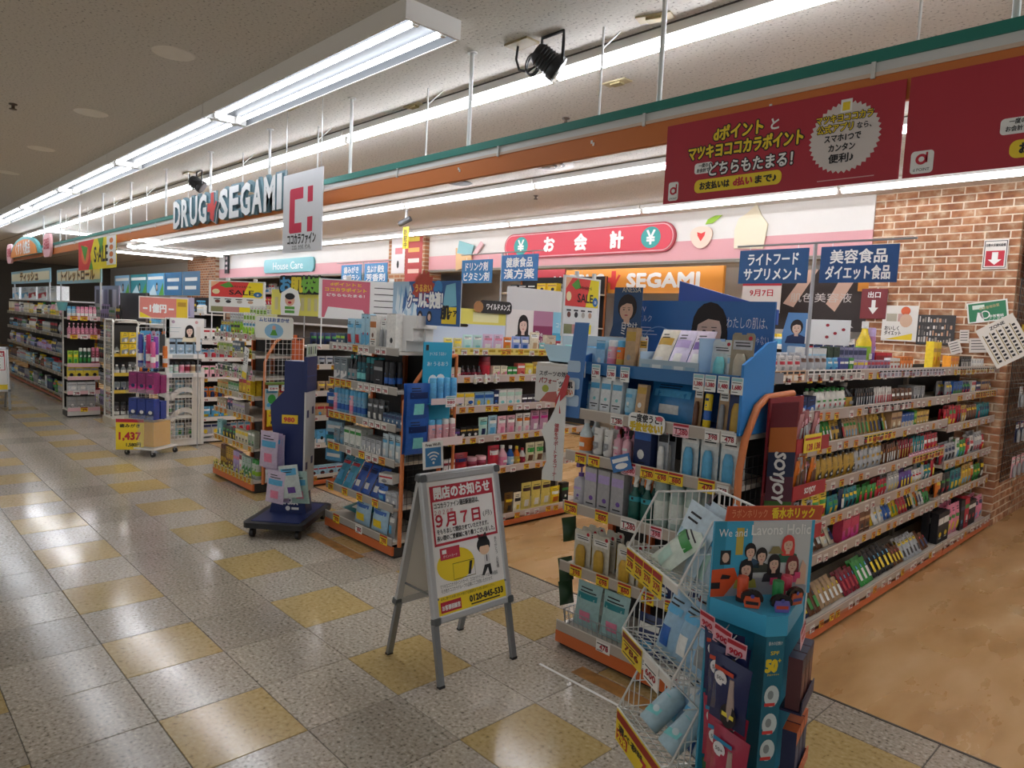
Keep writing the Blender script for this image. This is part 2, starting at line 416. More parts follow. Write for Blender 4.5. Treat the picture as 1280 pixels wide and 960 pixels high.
# raised lettering on the beam
def letters3d(name, t, size, cell, M, label, cat, mface, mside, cross=None, depth=.03, bold=.035):
    """each letter a part: a white face on a darker raised block"""
    root = empty(name, M, label, cat)
    x = 0
    for ch in t:
        if ch == '+':
            b = MB(); u = size*.5; P = [(.33, .1), (.66, .0), (.75, .35), (.98, .62), (.86, .66), (.68, .5), (.66, .95), (.36, .95), (.36, .62), (.04, .62), (.04, .35), (.3, .35)]
            P = [(x+p[0]*cell*1.05, p[1]*size*.86) for p in P]
            b.prism(P, -depth, 0, mat('#d33a36', .5), mside)
            b2 = [(x+.5*cell+(p[0]-x-.5*cell)*1.22, size*.42+(p[1]-size*.42)*1.14) for p in P]
            obj('cross_emblem', b, root); bb = MB(); bb.prism(b2, -.012, .006, mat('#e9e9ea', .5), mside); obj('letter_backing', bb, root)
        elif ch != ' ':
            vs, fs, x0, x1, y0, y1 = text_geo(ch, bold)
            sx = cell*.88/(x1-x0) if ch not in 'I' else cell*.36/(x1-x0); sz = size*.84/(y1-y0)
            def put(b, s, y, m, mm, d):
                # front outline faces plus a rim
                pts = [(x+cell*.06+(v[0]-x0)*sx, (v[1]-y0)*sz) for v in vs]
                cx = x+cell*.5; cz = size*.42
                b.add([(cx+(p[0]-cx)*s, y, cz+(p[1]-cz)*s) for p in pts], fs, m)
                ed = {}
                for f in fs:
                    for i in range(len(f)):
                        e = (f[i], f[(i+1) % len(f)])
                        if (e[1], e[0]) in ed: del ed[(e[1], e[0])]
                        else: ed[e] = 1
                vv = [(cx+(p[0]-cx)*s, yy, cz+(p[1]-cz)*s) for yy in (y, y+d) for p in pts]; n = len(pts)
                b.add(vv, [(e[0], n+e[0], n+e[1], e[1]) for e in ed], mm)
            b = MB(); put(b, 1, -depth, mface, mside, depth); obj('letter', b, root)
            b = MB(); vs, fs, x0, x1, y0, y1 = text_geo(ch, bold+.03); sx = cell*1.0/(x1-x0) if ch != 'I' else cell*.46/(x1-x0); sz = size*.9/(y1-y0)
            put(b, 1.02, -.012, mside, mside, .018); obj('letter_backing', b, root)
        x += cell*(.5 if ch == 'I' else (1.15 if ch == '+' else 1.0))
    return root
letters3d('fascia_lettering', 'DRUG+SEGAMI', .34, .245, Mx(-8.1, 2.63, 2.58), 'raised white DRUG SEGAMI letters with red cross on the beam', 'sign', mat('#f0f3f5', .4), mat('#6d8c98', .5))

# hanging boards: local frame x right, z up, origin at the middle of the top edge
def board(name, M, w, h, t, mface, label, cat, group=None, mside=None):
    root = empty(name, M, label, cat, group)
    b = MB(); b.box(-w/2, -t/2, -h, w/2, t/2, 0, mface); obj('panel', b, root)
    return root, -t/2
def P2(root, name, fn):
    b = MB(); fn(b); return obj(name, b, root)

# white logo board
r, y = board('hanging_banner', Mx(-5.05, 2.55, 2.81), .63, .6, .006, mat('#e6e8ec', .4), 'white hanging banner with a red square C logo before the beam', 'sign')
def f(b):
    m = mat('#d42a4e', .5); y1 = y-.001
    b.poly([(-.2, -.13), (-.205, -.44), (-.19, -.455), (.0, -.455), (.0, -.38), (-.115, -.38), (-.115, -.2), (.0, -.2), (.0, -.115), (-.185, -.115)], y1, m)
    b.rect(.09, -.12, .17, -.235, y1, m); b.rect(.09, -.345, .17, -.455, y1, m); b.rect(.0, -.2, .02, -.115, y1, m)
P2(r, 'emblem', f)
P2(r, 'lettering', lambda b: (b.text('ココカラファイン', .09, 0, -.535, y-.001, m_ink, .03, 'c', width=.46), b.text('ココロ、カラダ、ゲンキ。', .04, 0, -.58, y-.001, m_ink, .01, 'c', width=.3)))
b = MB()
for s in (-1, 1): b.cyl((s*.28, 0, 0), (s*.28, 0, .488), .0025, m_steel, 5)
obj('wire_pair', b, r)['kind'] = 'stuff'

# red banners on the right
def starburst(b, x, z, r0, r1, y, m, n=40):
    b.poly([(x+(r1 if i % 2 else r0)*math.cos(PI*i/n), z+(r1 if i % 2 else r0)*math.sin(PI*i/n)) for i in range(2*n)], y, m)
m_banner = mat('#b22a3a', .55, noise=.05, nscale=3); m_yel = mat('#f2d52c', .5)
def outlined(b, t, size, x, z, y, m, bold=.03, align='l', width=None, rot=0, mo=None, ob=.09):
    vs, fs, x0, x1, y0, y1 = text_geo(t, 0); e = ob*.75; bold *= .8
    w = width or (x1-x0)*size+2.3*bold*size; xl = x-(w/2 if align == 'c' else 0)
    b.text(t, size, xl-e*1.15*size, z, y, mo or m_ink, bold+e, 'l', width=w+2*e*1.15*size, rot=rot)
    b.text(t, size, xl, z, y-.0006, m, bold, 'l', width=w, rot=rot)
def dpoint_banner(x0, x1, label, seamx):
    w = x1-x0
    r, y = board('promotion_banner', Mx((x0+x1)/2, 2.645, 2.63), w, .335, .004, m_banner, label, 'banner')
    y -= .0008
    def f(b):
        outlined(b, 'dポイント', .062, -.14, -.095, y, m_yel, .045, 'c', width=.22); b.text('と', .05, .0, -.09, y-.001, m_white, .03, width=.035)
        outlined(b, 'マツキヨココカラポイント', .062, -.115, -.16, y, m_yel, .045, 'c', width=.50)
        outlined(b, 'どちらもたまる！', .06, -.08, -.235, y, m_white, .03, 'c', width=.36)
        b.rr(-.33, -.225, -.245, -.18, .012, y, m_white); b.text('一度の', .018, -.288, -.198, y-.001, m_ink, .02, 'c', width=.045); b.text('お会計で', .018, -.288, -.218, y-.001, m_ink, .02, 'c', width=.06)
        b.rr(-.325, -.305, .06, -.25, .022, y, m_yel); b.text('お支払いは', .034, -.30, -.29, y-.001, m_ink, .04, width=.14)
        b.text('d払い', .036, -.145, -.29, y-.001, m_red, .05, width=.085); b.text('まで♪', .034, -.05, -.29, y-.001, m_ink, .04, width=.09)
        starburst(b, .285, -.165, .118, .128, y, mat('#dcd3cf', .6))
        b.rect(.265, -.075, .305, -.03, y-.0006, m_white); b.rect(.272, -.07, .298, -.04, y-.001, m_yel)
        outlined(b, 'マツキヨココカラ', .032, .28, -.105, y-.0008, m_yel, .03, 'c', width=.2)
        outlined(b, '公式アプリ', .032, .25, -.14, y-.0008, m_yel, .03, 'c', width=.13); b.text('なら、', .026, .328, -.14, y-.0012, m_ink, .02, width=.05)
        b.text('スマホ1つで', .03, .28, -.175, y-.0012, m_ink, .03, 'c', width=.13); b.text('カンタン', .03, .28, -.21, y-.0012, m_ink, .03, 'c', width=.095); b.text('便利♪', .034, .28, -.25, y-.0012, m_ink, .03, 'c', width=.09)
        b.rect(.2, -.315, .4, -.3115, y, mat('#d9a9a9', .6))
        b.rr(-.455, -.325, -.405, -.245, .01, y, m_white); b.ring(-.43, -.283, .009, .017, y-.001, m_red, 14); b.rect(-.418, -.295, -.412, -.255, y-.001, m_red)
        b.text('d POINT', .012, -.43, -.32, y-.001, m_ink, .0, 'c', width=.04)
    P2(r, 'print', f)
    return r
dpoint_banner(-1.845, -.885, 'red point-card banner on the beam, the one showing a white starburst', 0)
r, y = board('promotion_banner', Mx(-.38, 2.645, 2.63), .985, .335, .004, m_banner, 'red banner at the right edge of the photo, past the gap', 'banner'); y -= .0008
def f(b):
    outlined(b, 'マツキヨ', .066, -.02, -.14, y, m_yel, .045, 'c', width=.26); b.rr(-.22, -.235, -.13, -.185, .012, y, m_white)
    b.text('一度の', .018, -.175, -.203, y-.001, m_ink, .02, 'c', width=.045); b.text('お会計で', .018, -.175, -.225, y-.001, m_ink, .02, 'c', width=.06)
    b.rr(-.19, -.31, .2, -.255, .022, y, m_yel); b.text('お支払いは', .036, -.165, -.295, y-.001, m_ink, .04, width=.15)
    b.rr(-.47, -.325, -.4, -.25, .012, y, m_white); b.ring(-.437, -.278, .009, .018, y-.001, m_red, 16); b.rect(-.424, -.29, -.418, -.256, y-.001, m_red); b.text('d POINT', .014, -.435, -.317, y-.001, m_ink, .0, 'c', width=.05)
P2(r, 'print', f)

# SALE banner and domed sign at the far end of the beam
m_leaf = mat('#5aa03c', .6); m_sred = mat('#e2433f', .6); m_syel = mat('#f4e02a', .6)
r, y = board('sale_banner', Mx(-11.25, 2.6, 2.65), 2.0, .42, .006, m_syel, 'red and yellow SALE banner hanging far along the beam', 'banner'); y -= .001
def f(b):
    b.poly([(-1, -.42), (-.25, -.42), (-.3, -.2), (-.1, 0), (-1, 0)], y, m_sred); b.disc(-.6, -.2, .22, .14, y-.0005, mat('#f07a4a', .6)); b.poly([(-.85, -.05), (-.6, -.3), (-.45, -.1)], y-.001, m_leaf)
    b.poly([(-.4, -.42), (-.15, -.42), (-.25, -.28)], y-.001, m_leaf); b.rect(.55, -.38, 1, 0, y-.0005, m_white)
    b.text('S·ALE', .3, -.1, -.32, y-.0015, m_ink, .02, width=.72); b.poly([(.1, 0), (.3, -.22), (.4, 0)], y-.001, m_leaf)
    for k in range(4): b.disc(.78, -.06-.09*k, .09, .035, y-.001, m_orange)
P2(r, 'print', f)
r = empty('domed_sign', Mx(-16.7, 2.6, 2.62), 'orange half-round sign with a teal rim at the far left of the beam', 'sign')
b = MB(); b.prism([(1.5*math.cos(PI*i/16), .37*math.sin(PI*i/16)) for i in range(17)], 0, .05, mat('#5fa9ad', .5)); obj('rim', b, r)
b = MB(); b.prism([(1.35*math.cos(PI*i/16), .31*math.sin(PI*i/16)) for i in range(17)], -.012, 0, mat('#e58a35', .5)); obj('panel', b, r)
P2(r, 'lettering', lambda b: (b.text('くすり 化粧品', .26, 0, .05, -.016, m_white, .03, 'c', width=1.5),))
for sx in (-1.62, 2.15):
    b = MB(); b.prism(rrect(sx-.3, -.1, sx+.3, .3, .16), .0, .04, mat('#e9b3b8', .5)); obj('side_badge', b, r)
    b = MB(); b.text('日用品', .2, sx, .05, -.004, m_red, .02, 'c', width=.42); obj('badge_lettering', b, r)

# spotlights on the ceiling
def spotlight(x, y, label):
    r = empty('spotlight', Mx(x, y, CZ), label, 'spotlight', None)
    b = MB(); b.box(-.09, -.05, -.012, .09, .05, 0, mat('#9b8c68', .5)); obj('mounting_plate', b, r)
    X = Mx(.22, .02, -.16, R(-40), R(55))
    b = MB(); b.lathe([(.045, .11), (.06, .08), (.06, .0), (.072, -.01), (.072, -.05)], 16, m_black, X=X)
    for k in range(5): b.lathe([(.06, .08-.018*k), (.066, .078-.018*k), (.06, .072-.018*k)], 16, m_black, X=X)
    obj('lamp_head', b, r)
    b = MB(); b.lathe([(.06, -.051), (.06, -.054)], 16, mat('#6f7276', .15), X=X); obj('lens', b, r)
    b = MB(); b.path([(.22-.08, .02, -.16), (.14, .02, -.05), (.14, .02, -.005), (.3, .02, -.005), (.3, .02, -.05), (.3, .02, -.16)], .009, m_black, 6); obj('bracket', b, r)
    b = MB(); b.path([(-.03, 0, -.012), (-.04, 0, -.08), (.0, -.01, -.15), (.06, 0, -.17), (.11, .02, -.14), (.14, .0, -.11)], .007, m_black, 6); obj('cord', b, r)
    for k in range(2):
        b = MB(); q = [(.1+.05*math.cos(a)-.01*k, -.01+.02*k, -.14+.055*math.sin(a)) for a in [2*PI*i/14 for i in range(14)]]; b.path(q, .006, m_black, 5); obj('cord_coil', b, r)
    return r
spotlight(-2.95, 2.78, 'black ceiling spotlight with coiled cord, above the beam near the middle')
spotlight(-8.6, 2.95, 'small black spotlight above the raised DRUG SEGAMI letters')

# ceiling details
m_plate = mat('#f4f0e8', .6, noise=.03, nscale=10)
for k in range(6):
    b = MB(); b.lathe([(.118, -.006), (.125, -.001)], 24, m_plate); o = thing('access_plate', b, Mx(-4.74-1.99*k, 1.52, CZ), 'round access plate in the dark ceiling left of the box lights, %s from near' % ordn(k), 'ceiling plate', 'round access plates in the corridor ceiling')
def sprinkler(x, y, label):
    b = MB(); b.lathe([(.03, 0), (.03, -.008), (.012, -.012), (.012, -.035), (.028, -.04), (.026, -.045)], 10, mat('#5a4b40', .5)); thing('sprinkler', b, Mx(x, y, CZ), label, 'sprinkler')
sprinkler(-6.99, 1.03, 'brown sprinkler head in the dark ceiling at the left edge')
sprinkler(-3.7, 3.98, 'sprinkler head behind the beam below the black spotlight')
sprinkler(-6.1, 6.1, 'sprinkler head between the middle and back light strips')
sprinkler(-12.2, 6.2, 'distant sprinkler head right of the hanging logo banner')
def alarm(x, y, label, rz=0):
    r = empty('smoke_alarm', Mx(x, y, CZ, rz), label, 'smoke alarm')
    b = MB(); b.box(-.09, -.04, -.008, .09, .04, 0, mat('#b8ab86', .6)); obj('base_plate', b, r)
    b = MB(); b.box(-.04, -.025, -.02, .04, .025, -.008, mat('#a39468', .6)); obj('sensor', b, r)
alarm(-4.38, 3.2-.12, 'tan ceiling sensor plate left of the near hanger rod'); alarm(-2.2, 2.98, 'tan ceiling sensor plate beside the front LED strip near the spotlight', .3)
alarm(-2.92, 3.6, 'tan ceiling sensor plate behind the front LED strip'); alarm(-5.2, 2.5, 'tan ceiling sensor plate beside the corridor box light')
r = empty('ceiling_vent', Mx(-4.85, 5.03-.06, CZ), 'round louvred ceiling air vent behind the orange beam', 'air vent')
for k, (a, c) in enumerate(((.27, '#b6aea2'), (.2, '#3c3832'), (.175, '#a79d8c'), (.13, '#4b463d'), (.1, '#95897a'), (.05, '#6d6455'))):
    b = MB(); b.lathe([(a*.8, -.012-.006*k), (a, -.004-.004*k)], 28, mat(c, .5)); obj('louvre_ring', b, r)
b = MB(); b.lathe([(.13, -.012), (.15, -.002)], 24, mat('#3d3833', .6)); thing('ceiling_speaker', b, Mx(-6.3, 5.07, CZ), 'dark round ceiling grille above the hanging yellow camera tag', 'ceiling speaker')
b = MB(); b.lathe([(.1, -.012), (.12, -.002)], 20, mat('#3d3833', .6)); thing('ceiling_speaker', b, Mx(-10.4, 5.1, CZ), 'dark round ceiling grille behind the white logo banner', 'ceiling speaker')
r = empty('security_camera', Mx(-8.5, 5.9, CZ), 'ceiling security camera with a yellow notice hanging below it', 'camera')
b = MB(); b.cyl((0, 0, 0), (0, 0, -.12), .02, m_steel, 8); b.cyl((0, 0, -.003), (0, 0, 0), .07, m_steel, 12); obj('mount', b, r)
b = MB(); b.cyl((-.09, -.05, -.2), (.06, .03, -.12), .04, mat('#5b5c60', .4), 10); b.cyl((-.1, -.056, -.205), (-.09, -.05, -.2), .032, m_black, 10); obj('camera_body', b, r)
b = MB(); b.box(-.07, -.005, -.55, .07, .005, -.24, m_yel); b.text('防', .09, 0, -.35, -.0065, m_ink, .02, 'c'); b.text('犯', .09, 0, -.44, -.0065, m_ink, .02, 'c'); b.text('中', .09, 0, -.53, -.0065, m_ink, .02, 'c'); obj('notice_tag', b, r)

# ---------------------------------------------------------------- back-wall signs
r = empty('checkout_sign', Mx(-6.98, 7.96, 3.0), 'long red rounded sign with white checkout characters on the back wall', 'sign')
def pill(w, h): return rrect(-w/2, -h/2, w/2, h/2, h/2-.001, 10)
b = MB(); b.prism(pill(3.3, .40), 0, .035, mat('#b8414c', .5)); obj('rim', b, r)
b = MB(); b.prism(pill(3.25, .365), -.006, 0, mat('#efb9bd', .5)); obj('edge_line', b, r)
b = MB(); b.prism(pill(3.22, .335), -.012, -.006, mat('#d6384c', .45)); obj('panel', b, r)
for x in (-1.25, 1.27):
    b = MB(); b.disc(x, 0, .16, .145, -.0135, mat('#2f9f9a', .5), 24); b.text('¥', .26, x, -.09, -.0145, m_white, .022, 'c', width=.15); obj('yen_badge', b, r)
for ch, x in (('お', -.62), ('会', .02), ('計', .69)):
    b = MB(); b.text(ch, .25, x, -.095, -.0165, m_white, .05, 'c'); obj('letter', b, r)
r = empty('house_care_sign', Mx(-16.45, 7.95, 2.92), 'teal rounded House Care sign on the pink band of the far wall', 'sign')
b = MB(); b.prism(rrect(-1.33, -.17, 1.33, .17, .1), 0, .04, mat('#74b9c0', .45)); obj('panel', b, r)
b = MB(); b.text('House Care', .26, 0, -.09, -.0025, m_white, .0, 'c', width=1.6); obj('lettering', b, r)
r = empty('floor_guide_sign', Mx(-20.25, 7.95, 3.1), 'small dark upright sign on the far left of the white wall', 'sign')
b = MB(); b.box(-.13, 0, -.3, .13, .03, .2, m_ink); obj('panel', b, r)
b = MB()
for k in range(3): b.rect(-.07, .09-.14*k, .07, .16-.14*k, -.002, mat('#c9b7b7', .5))
obj('print', b, r)
# fruit cut-outs by the checkout sign
r = empty('fruit_cutout', Mx(-4.95, 7.97, 2.98), 'flat peach cut-out with a green leaf on the back wall', 'wall decoration')
b = MB(); b.prism([(.16*math.cos(a), .14*math.sin(a)+.02*math.cos(2*a)) for a in [2*PI*i/20 for i in range(20)]], 0, .015, mat('#f4d8c6', .6)); obj('fruit', b, r)
b = MB(); b.poly([(0, -.07), (.05, .0), (.06, .05), (0, .03), (-.06, .05), (-.05, 0)], -.002, m_sred); obj('heart', b, r)
b = MB(); b.prism([(.05, .14), (.15, .15), (.28, .24), (.18, .24), (.08, .2)], 0, .012, mat('#9bc93f', .6)); obj('leaf', b, r)
r = empty('egg_cutout', Mx(-4.28, 7.97, 3.02), 'plain cream cut-out on the back wall beside the peach', 'wall decoration')
b = MB(); b.prism([(-.2, -.22), (.18, -.24), (.22, .05), (.13, .16), (.06, .3), (-.05, .2), (-.16, .14), (-.21, 0)], 0, .015, mat('#f0e6cc', .6)); obj('cutout', b, r)
r = empty('book_cutout', Mx(-9.7, 7.95, 2.95), 'orange and blue stacked-shape cut-out left of the red checkout sign', 'wall decoration')
b = MB(); b.prism([(-.18, -.3), (.25, -.22), (.22, .02), (-.2, .1)], 0, .02, mat('#e9c18d', .6)); obj('lower_shape', b, r)
b = MB(); b.prism([(-.15, .0), (.25, -.05), (.3, .12), (-.1, .22)], -.01, .01, mat('#8fc4c9', .6)); obj('upper_shape', b, r)
b = MB(); b.prism([(.28, -.02), (.48, .18), (.55, .12), (.36, -.06)], -.01, .01, mat('#e5bcc0', .6)); obj('pencil', b, r)

# inner orange sign above the counter
r = empty('counter_sign', Mx(-7.05, 9.2, 2.33), 'orange DRUG SEGAMI sign above the counter in the recess', 'sign')
b = MB(); b.box(-1.3, 0, 0, 1.75, .06, .4, mat('#ee9f3e', .5)); obj('panel', b, r)
b = MB(); b.text('DRUG', .3, -1.22, .1, -.003, m_white, .05, width=.78); b.text('SEGAMI', .3, .02, .1, -.003, m_white, .05, width=1.35); obj('lettering', b, r)
b = MB(); [b.cyl((x, .03, .4), (x, .03, .498), .004, m_steel, 5) for x in (-1.1, 1.5)]; obj('hangers', b, r)['kind'] = 'stuff'
b = MB(); b.poly([(-.4+.3*p[0], .06+.32*p[1]) for p in ((.33, .0), (.66, .0), (.75, .35), (1.0, .72), (.86, .76), (.68, .5), (.66, .95), (.36, .95), (.36, .62), (.04, .62), (.04, .35), (.3, .35))], -.003, m_sred); obj('cross_emblem', b, r)
# ---------------------------------------------------------------- goods: each kind is built once per size and colour, then copied
NAMED = dict(white='#ecebe6', cream='#e9e0c4', grey='#9a9c9e', silver='#b9bdc2', black='#212126', navy='#1e2f5e', blue='#2a63b5', sky='#5fb2dd', pale='#a9d3e6',
             teal='#1f8a93', aqua='#7fd0cf', green='#3c9a46', lime='#9ccb3c', yellow='#f3d32e', gold='#c9a13e', orange='#e57e2c', red='#c5283a', crimson='#8d1f35',
             pink='#e88aa8', rose='#efb9c6', magenta='#c8358a', purple='#6a4a9c', lilac='#b9a6d6', brown='#6f4630', tan='#c2a078', clear='#cfdde0', mint='#bfe0cf', amber='#b56a26')
def nm(c, rough=.38): return mat(NAMED.get(c, c), rough, rnd=.1, noise=.1, nscale=48)
def merge(parts):
    o = MB()
    for b in parts.values():
        for f, i, sm in zip(b.f, b.mi, b.sm): pass
        off = len(o.v); o.v += b.v
        for f, i, sm in zip(b.f, b.mi, b.sm):
            o.f.append(tuple(off+k for k in f)); o.mi.append(o.idx(b.mats[i])); o.sm.append(sm)
    return o
def gfx(b, x0, x1, z0, z1, y, c2, c3, seed, busy=1):
    """flat print on a pack's front: title band, emblem, lines of type"""
    r = random.Random(seed); w = x1-x0; h = z1-z0; m2, m3 = nm(c2), nm(c3); k = r.random()
    ty = z0+h*r.uniform(.58, .75)
    if k < .55: b.rect(x0+w*.03, ty, x1-w*.03, ty+h*r.uniform(.12, .24), y, m2)
    else: b.poly([(x0+w*.03, z0+h*.05), (x1-w*.03, z0+h*r.uniform(.1, .3)), (x1-w*.03, z0+h*r.uniform(.4, .6)), (x0+w*.03, z0+h*r.uniform(.3, .5))], y, m2)
    if busy:
        b.disc(x0+w*r.uniform(.35, .65), z0+h*r.uniform(.25, .45), w*r.uniform(.14, .28), min(h*.2, w*r.uniform(.14, .3)), y-.0003, m3, 10)
        for i in range(r.randint(1, 3)):
            zz = z0+h*(.9-.09*i) if k >= .55 else z0+h*(.13+.07*i)
            l = r.uniform(.3, .8); b.rect(x0+w*(.5-l/2), zz, x0+w*(.5+l/2), zz+h*.03, y-.0006, m_ink if r.random() < .6 else m2)
def ell(w, d, z, n=12, p=2.0, x=0, y=0):
    out = []
    for i in range(n):
        a = 2*PI*i/n-PI/2; c, s = math.cos(a), math.sin(a); q = (abs(c)**p+abs(s)**p)**(-1/p)
        out.append((x+w/2*c*q, y+d/2*s*q, z))
    return out
def k_pump(w, d, h, c, c2, c3, sd):
    P = {}; b = MB(); bh = h*.68
    b.rings([ell(w*.92, d*.92, 0, 12, 3), ell(w, d, h*.03, 12, 3), ell(w, d, bh*.88, 12, 3), ell(w*.5, d*.5, bh*.97, 12, 2.5), ell(w*.36, d*.4, bh, 12)], nm(c)); P[''] = b
    b = MB(); b.cyl((0, 0, bh), (0, 0, bh+h*.08), w*.2, nm(c3), 10); b.cyl((0, 0, bh+h*.08), (0, 0, h*.9), w*.06, nm(c3), 6); b.box(-w*.13, -d*.62, h*.9, w*.13, d*.15, h, nm(c3)); P['pump'] = b
    b = MB(); gfx(b, -w*.36, w*.36, h*.1, bh*.8, -d/2-.0008, c2, c3 if c3 != c else 'navy', sd); P['label'] = b
    return P
def k_can(w, d, h, c, c2, c3, sd):
    P = {}; b = MB(); r = w/2
    b.lathe([(r*.9, 0), (r, h*.02), (r, h*.76), (r*.9, h*.8)], 12, nm(c)); P[''] = b
    b = MB(); b.lathe([(r*.93, h*.8), (r*.93, h*.96), (r*.8, h)], 12, nm(c2)); P['cap'] = b
    b = MB(); b.lathe([(r*1.01, h*.2), (r*1.01, h*.42)], 12, nm(c3)); gfx(b, -r*.5, r*.5, h*.44, h*.72, -r*1.005, c2, c3, sd); P['label'] = b
    return P
def k_trigger(w, d, h, c, c2, c3, sd):
    P = {}; b = MB(); bh = h*.7
    b.rings([ell(w*.92, d*.92, 0, 12, 2.6), ell(w, d, h*.03, 12, 2.6), ell(w, d, bh*.7, 12, 2.6), ell(w*.42, d*.5, bh*.92, 12), ell(w*.36, d*.42, bh, 12)], nm(c)); P[''] = b
    b = MB(); b.cyl((0, 0, bh), (0, 0, bh+h*.08), w*.2, nm(c3), 10); b.prism([(-w*.55, h*.93), (-w*.55, h*.98), (w*.3, h), (w*.34, h*.88), (w*.1, h*.78), (-w*.12, h*.78), (-w*.1, h*.88)], -w*.1, w*.1, nm('white')); b.prism([(-w*.3, h*.9), (-w*.22, h*.9), (-w*.2, h*.76), (-w*.32, h*.72)], -w*.06, w*.06, nm('orange')); P['trigger'] = b
    b = MB(); b.rings([ell(w*1.012, d*1.012, z, 12, 2.6) for z in (h*.42, h*.52)], nm(c2), (0, 0)); b.rect(-w*.1, h*.45, w*.1, h*.5, -d*.512, m_ink); P['label'] = b
    return P
def k_tube(w, d, h, c, c2, c3, sd):
    P = {}; b = MB()
    b.rings([ell(w*.86, d*.9, h*.14, 12), ell(w, d, h*.2, 12), ell(w, d*.75, h*.6, 12), ell(w*1.04, d*.12, h*.96, 12, 3), ell(w*1.04, d*.1, h, 12, 3)], nm(c)); P[''] = b
    b = MB(); b.lathe([(w*.36, 0), (w*.38, h*.02), (w*.4, h*.14)], 12, nm(c2)); P['cap'] = b
    b = MB(); gfx(b, -w*.3, w*.3, h*.25, h*.85, -d/2-.0006, c2, c3, sd); P['label'] = b
    return P
def k_carton(w, d, h, c, c2, c3, sd):
    P = {}; b = MB(); b.box(-w/2, -d/2, 0, w/2, d/2, h, nm(c, .5)); b.rect(-w/2+.001, h*.985, w/2-.001, h*.995, -d/2-.0003, m_ink); P[''] = b
    b = MB(); gfx(b, -w/2, w/2, h*.02, h*.97, -d/2-.0006, c2, c3, sd); P['print'] = b
    return P
def pillow(w, d, h, m, b, nx=5, nz=6, z0=0):
    """a filled bag, flat seams top and bottom"""
    for s in (-1, 1):
        vs = []
        for j in range(nz+1):
            v = j/nz; tz = math.sin(PI*min(1, max(0, (v-.06)/.88)))**.6 if .06 < v < .94 else 0
            for i in range(nx+1):
                u = i/nx; tx = math.sin(PI*u)**.55 if 0 < u < 1 else 0
                cx = (u-.5)*w*(1-.05*tz); vs.append((cx, s*(d/2*tx*tz+.0006), z0+v*h))
        fs = []
        for j in range(nz):
            for i in range(nx):
                a = j*(nx+1)+i; q = (a, a+1, a+nx+2, a+nx+1); fs.append(q if s < 0 else q[::-1])
        b.add(vs, fs, m, True)
def k_pouch(w, d, h, c, c2, c3, sd):
    P = {}; b = MB(); pillow(w, d, h, nm(c, .28), b); P[''] = b
    b = MB(); r = random.Random(sd)
    # print that follows the bulge
    def patch(u0, u1, v0, v1, m, off):
        nx, nz = 3, 3; vs = []
        for j in range(nz+1):
            for i in range(nx+1):
                u = u0+(u1-u0)*i/nx; v = v0+(v1-v0)*j/nz
                tz = math.sin(PI*min(1, max(0, (v-.06)/.88)))**.6 if .06 < v < .94 else 0; tx = math.sin(PI*u)**.55 if 0 < u < 1 else 0
                vs.append(((u-.5)*w*(1-.05*tz), -(d/2*tx*tz+.0016+off), v*h))
        b.add(vs, [(j*(nx+1)+i, j*(nx+1)+i+1, (j+1)*(nx+1)+i+1, (j+1)*(nx+1)+i) for j in range(nz) for i in range(nx)], m, True)
    t = r.uniform(.55, .72); patch(.1, .9, t, t+r.uniform(.1, .2), nm(c2, .3), 0)
    patch(.25+r.uniform(-.08, .08), .72, .16, .16+r.uniform(.18, .32), nm(c3, .3), 0)
    for i in range(2): patch(.18, r.uniform(.5, .85), .86-.07*i, .885-.07*i, m_ink, .0003)
    P['print'] = b
    return P
def k_spout(w, d, h, c, c2, c3, sd):
    P = {}; b = MB(); pillow(w, d, h*.86, nm(c, .28), b, 5, 6); P[''] = b
    b = MB(); b.cyl((0, 0, h*.84), (0, 0, h*.9), w*.1, nm('white'), 8); b.cyl((0, 0, h*.9), (0, 0, h), w*.17, nm(c2), 8); P['cap'] = b
    b = MB(); gfx(b, -w*.3, w*.3, h*.16, h*.7, -d/2-.0012, c2, c3, sd); P['print'] = b
    return P
def k_blister(w, d, h, c, c2, c3, sd):
    """a header card with the article fixed on it"""
    P = {}; b = MB(); b.prism([(-w/2, 0), (w/2, 0), (w/2, h-.012), (w/2-.01, h), (.012, h), (.012, h-.008), (-.012, h-.008), (-.012, h), (-w/2+.01, h), (-w/2, h-.012)], d*.3, d*.34, nm(c, .5)); P[''] = b
    b = MB(); b.rings([ell(w*.5, d*.55, h*.02, 10), ell(w*.56, d*.6, h*.06, 10), ell(w*.56, d*.6, h*.45, 10), ell(w*.4, d*.45, h*.56, 10), ell(w*.3, d*.35, h*.6, 10)], nm(c2)); P['article'] = b
    b = MB(); b.rect(-w*.42, h*.68, w*.42, h*.86, d*.3-.0006, nm(c3)); b.rect(-w*.3, h*.74, w*.34, h*.765, d*.3-.0012, m_ink); b.rect(-w*.34, h*.8, w*.3, h*.82, d*.3-.0012, m_ink); b.disc(w*.3, h*.9, w*.09, w*.09, d*.3-.0008, m_red, 8); P['print'] = b
    return P
def k_jar(w, d, h, c, c2, c3, sd):
    P = {}; b = MB(); r = w/2
    b.lathe([(r*.92, 0), (r, h*.05), (r, h*.7), (r*.85, h*.76)], 12, nm(c)); P[''] = b
    b = MB(); b.lathe([(r*.95, h*.76), (r*.95, h*.97), (r*.9, h)], 12, nm(c2)); P['lid'] = b
    b = MB(); b.lathe([(r*1.01, h*.2), (r*1.01, h*.6)], 12, nm(c3)); P['label'] = b
    return P
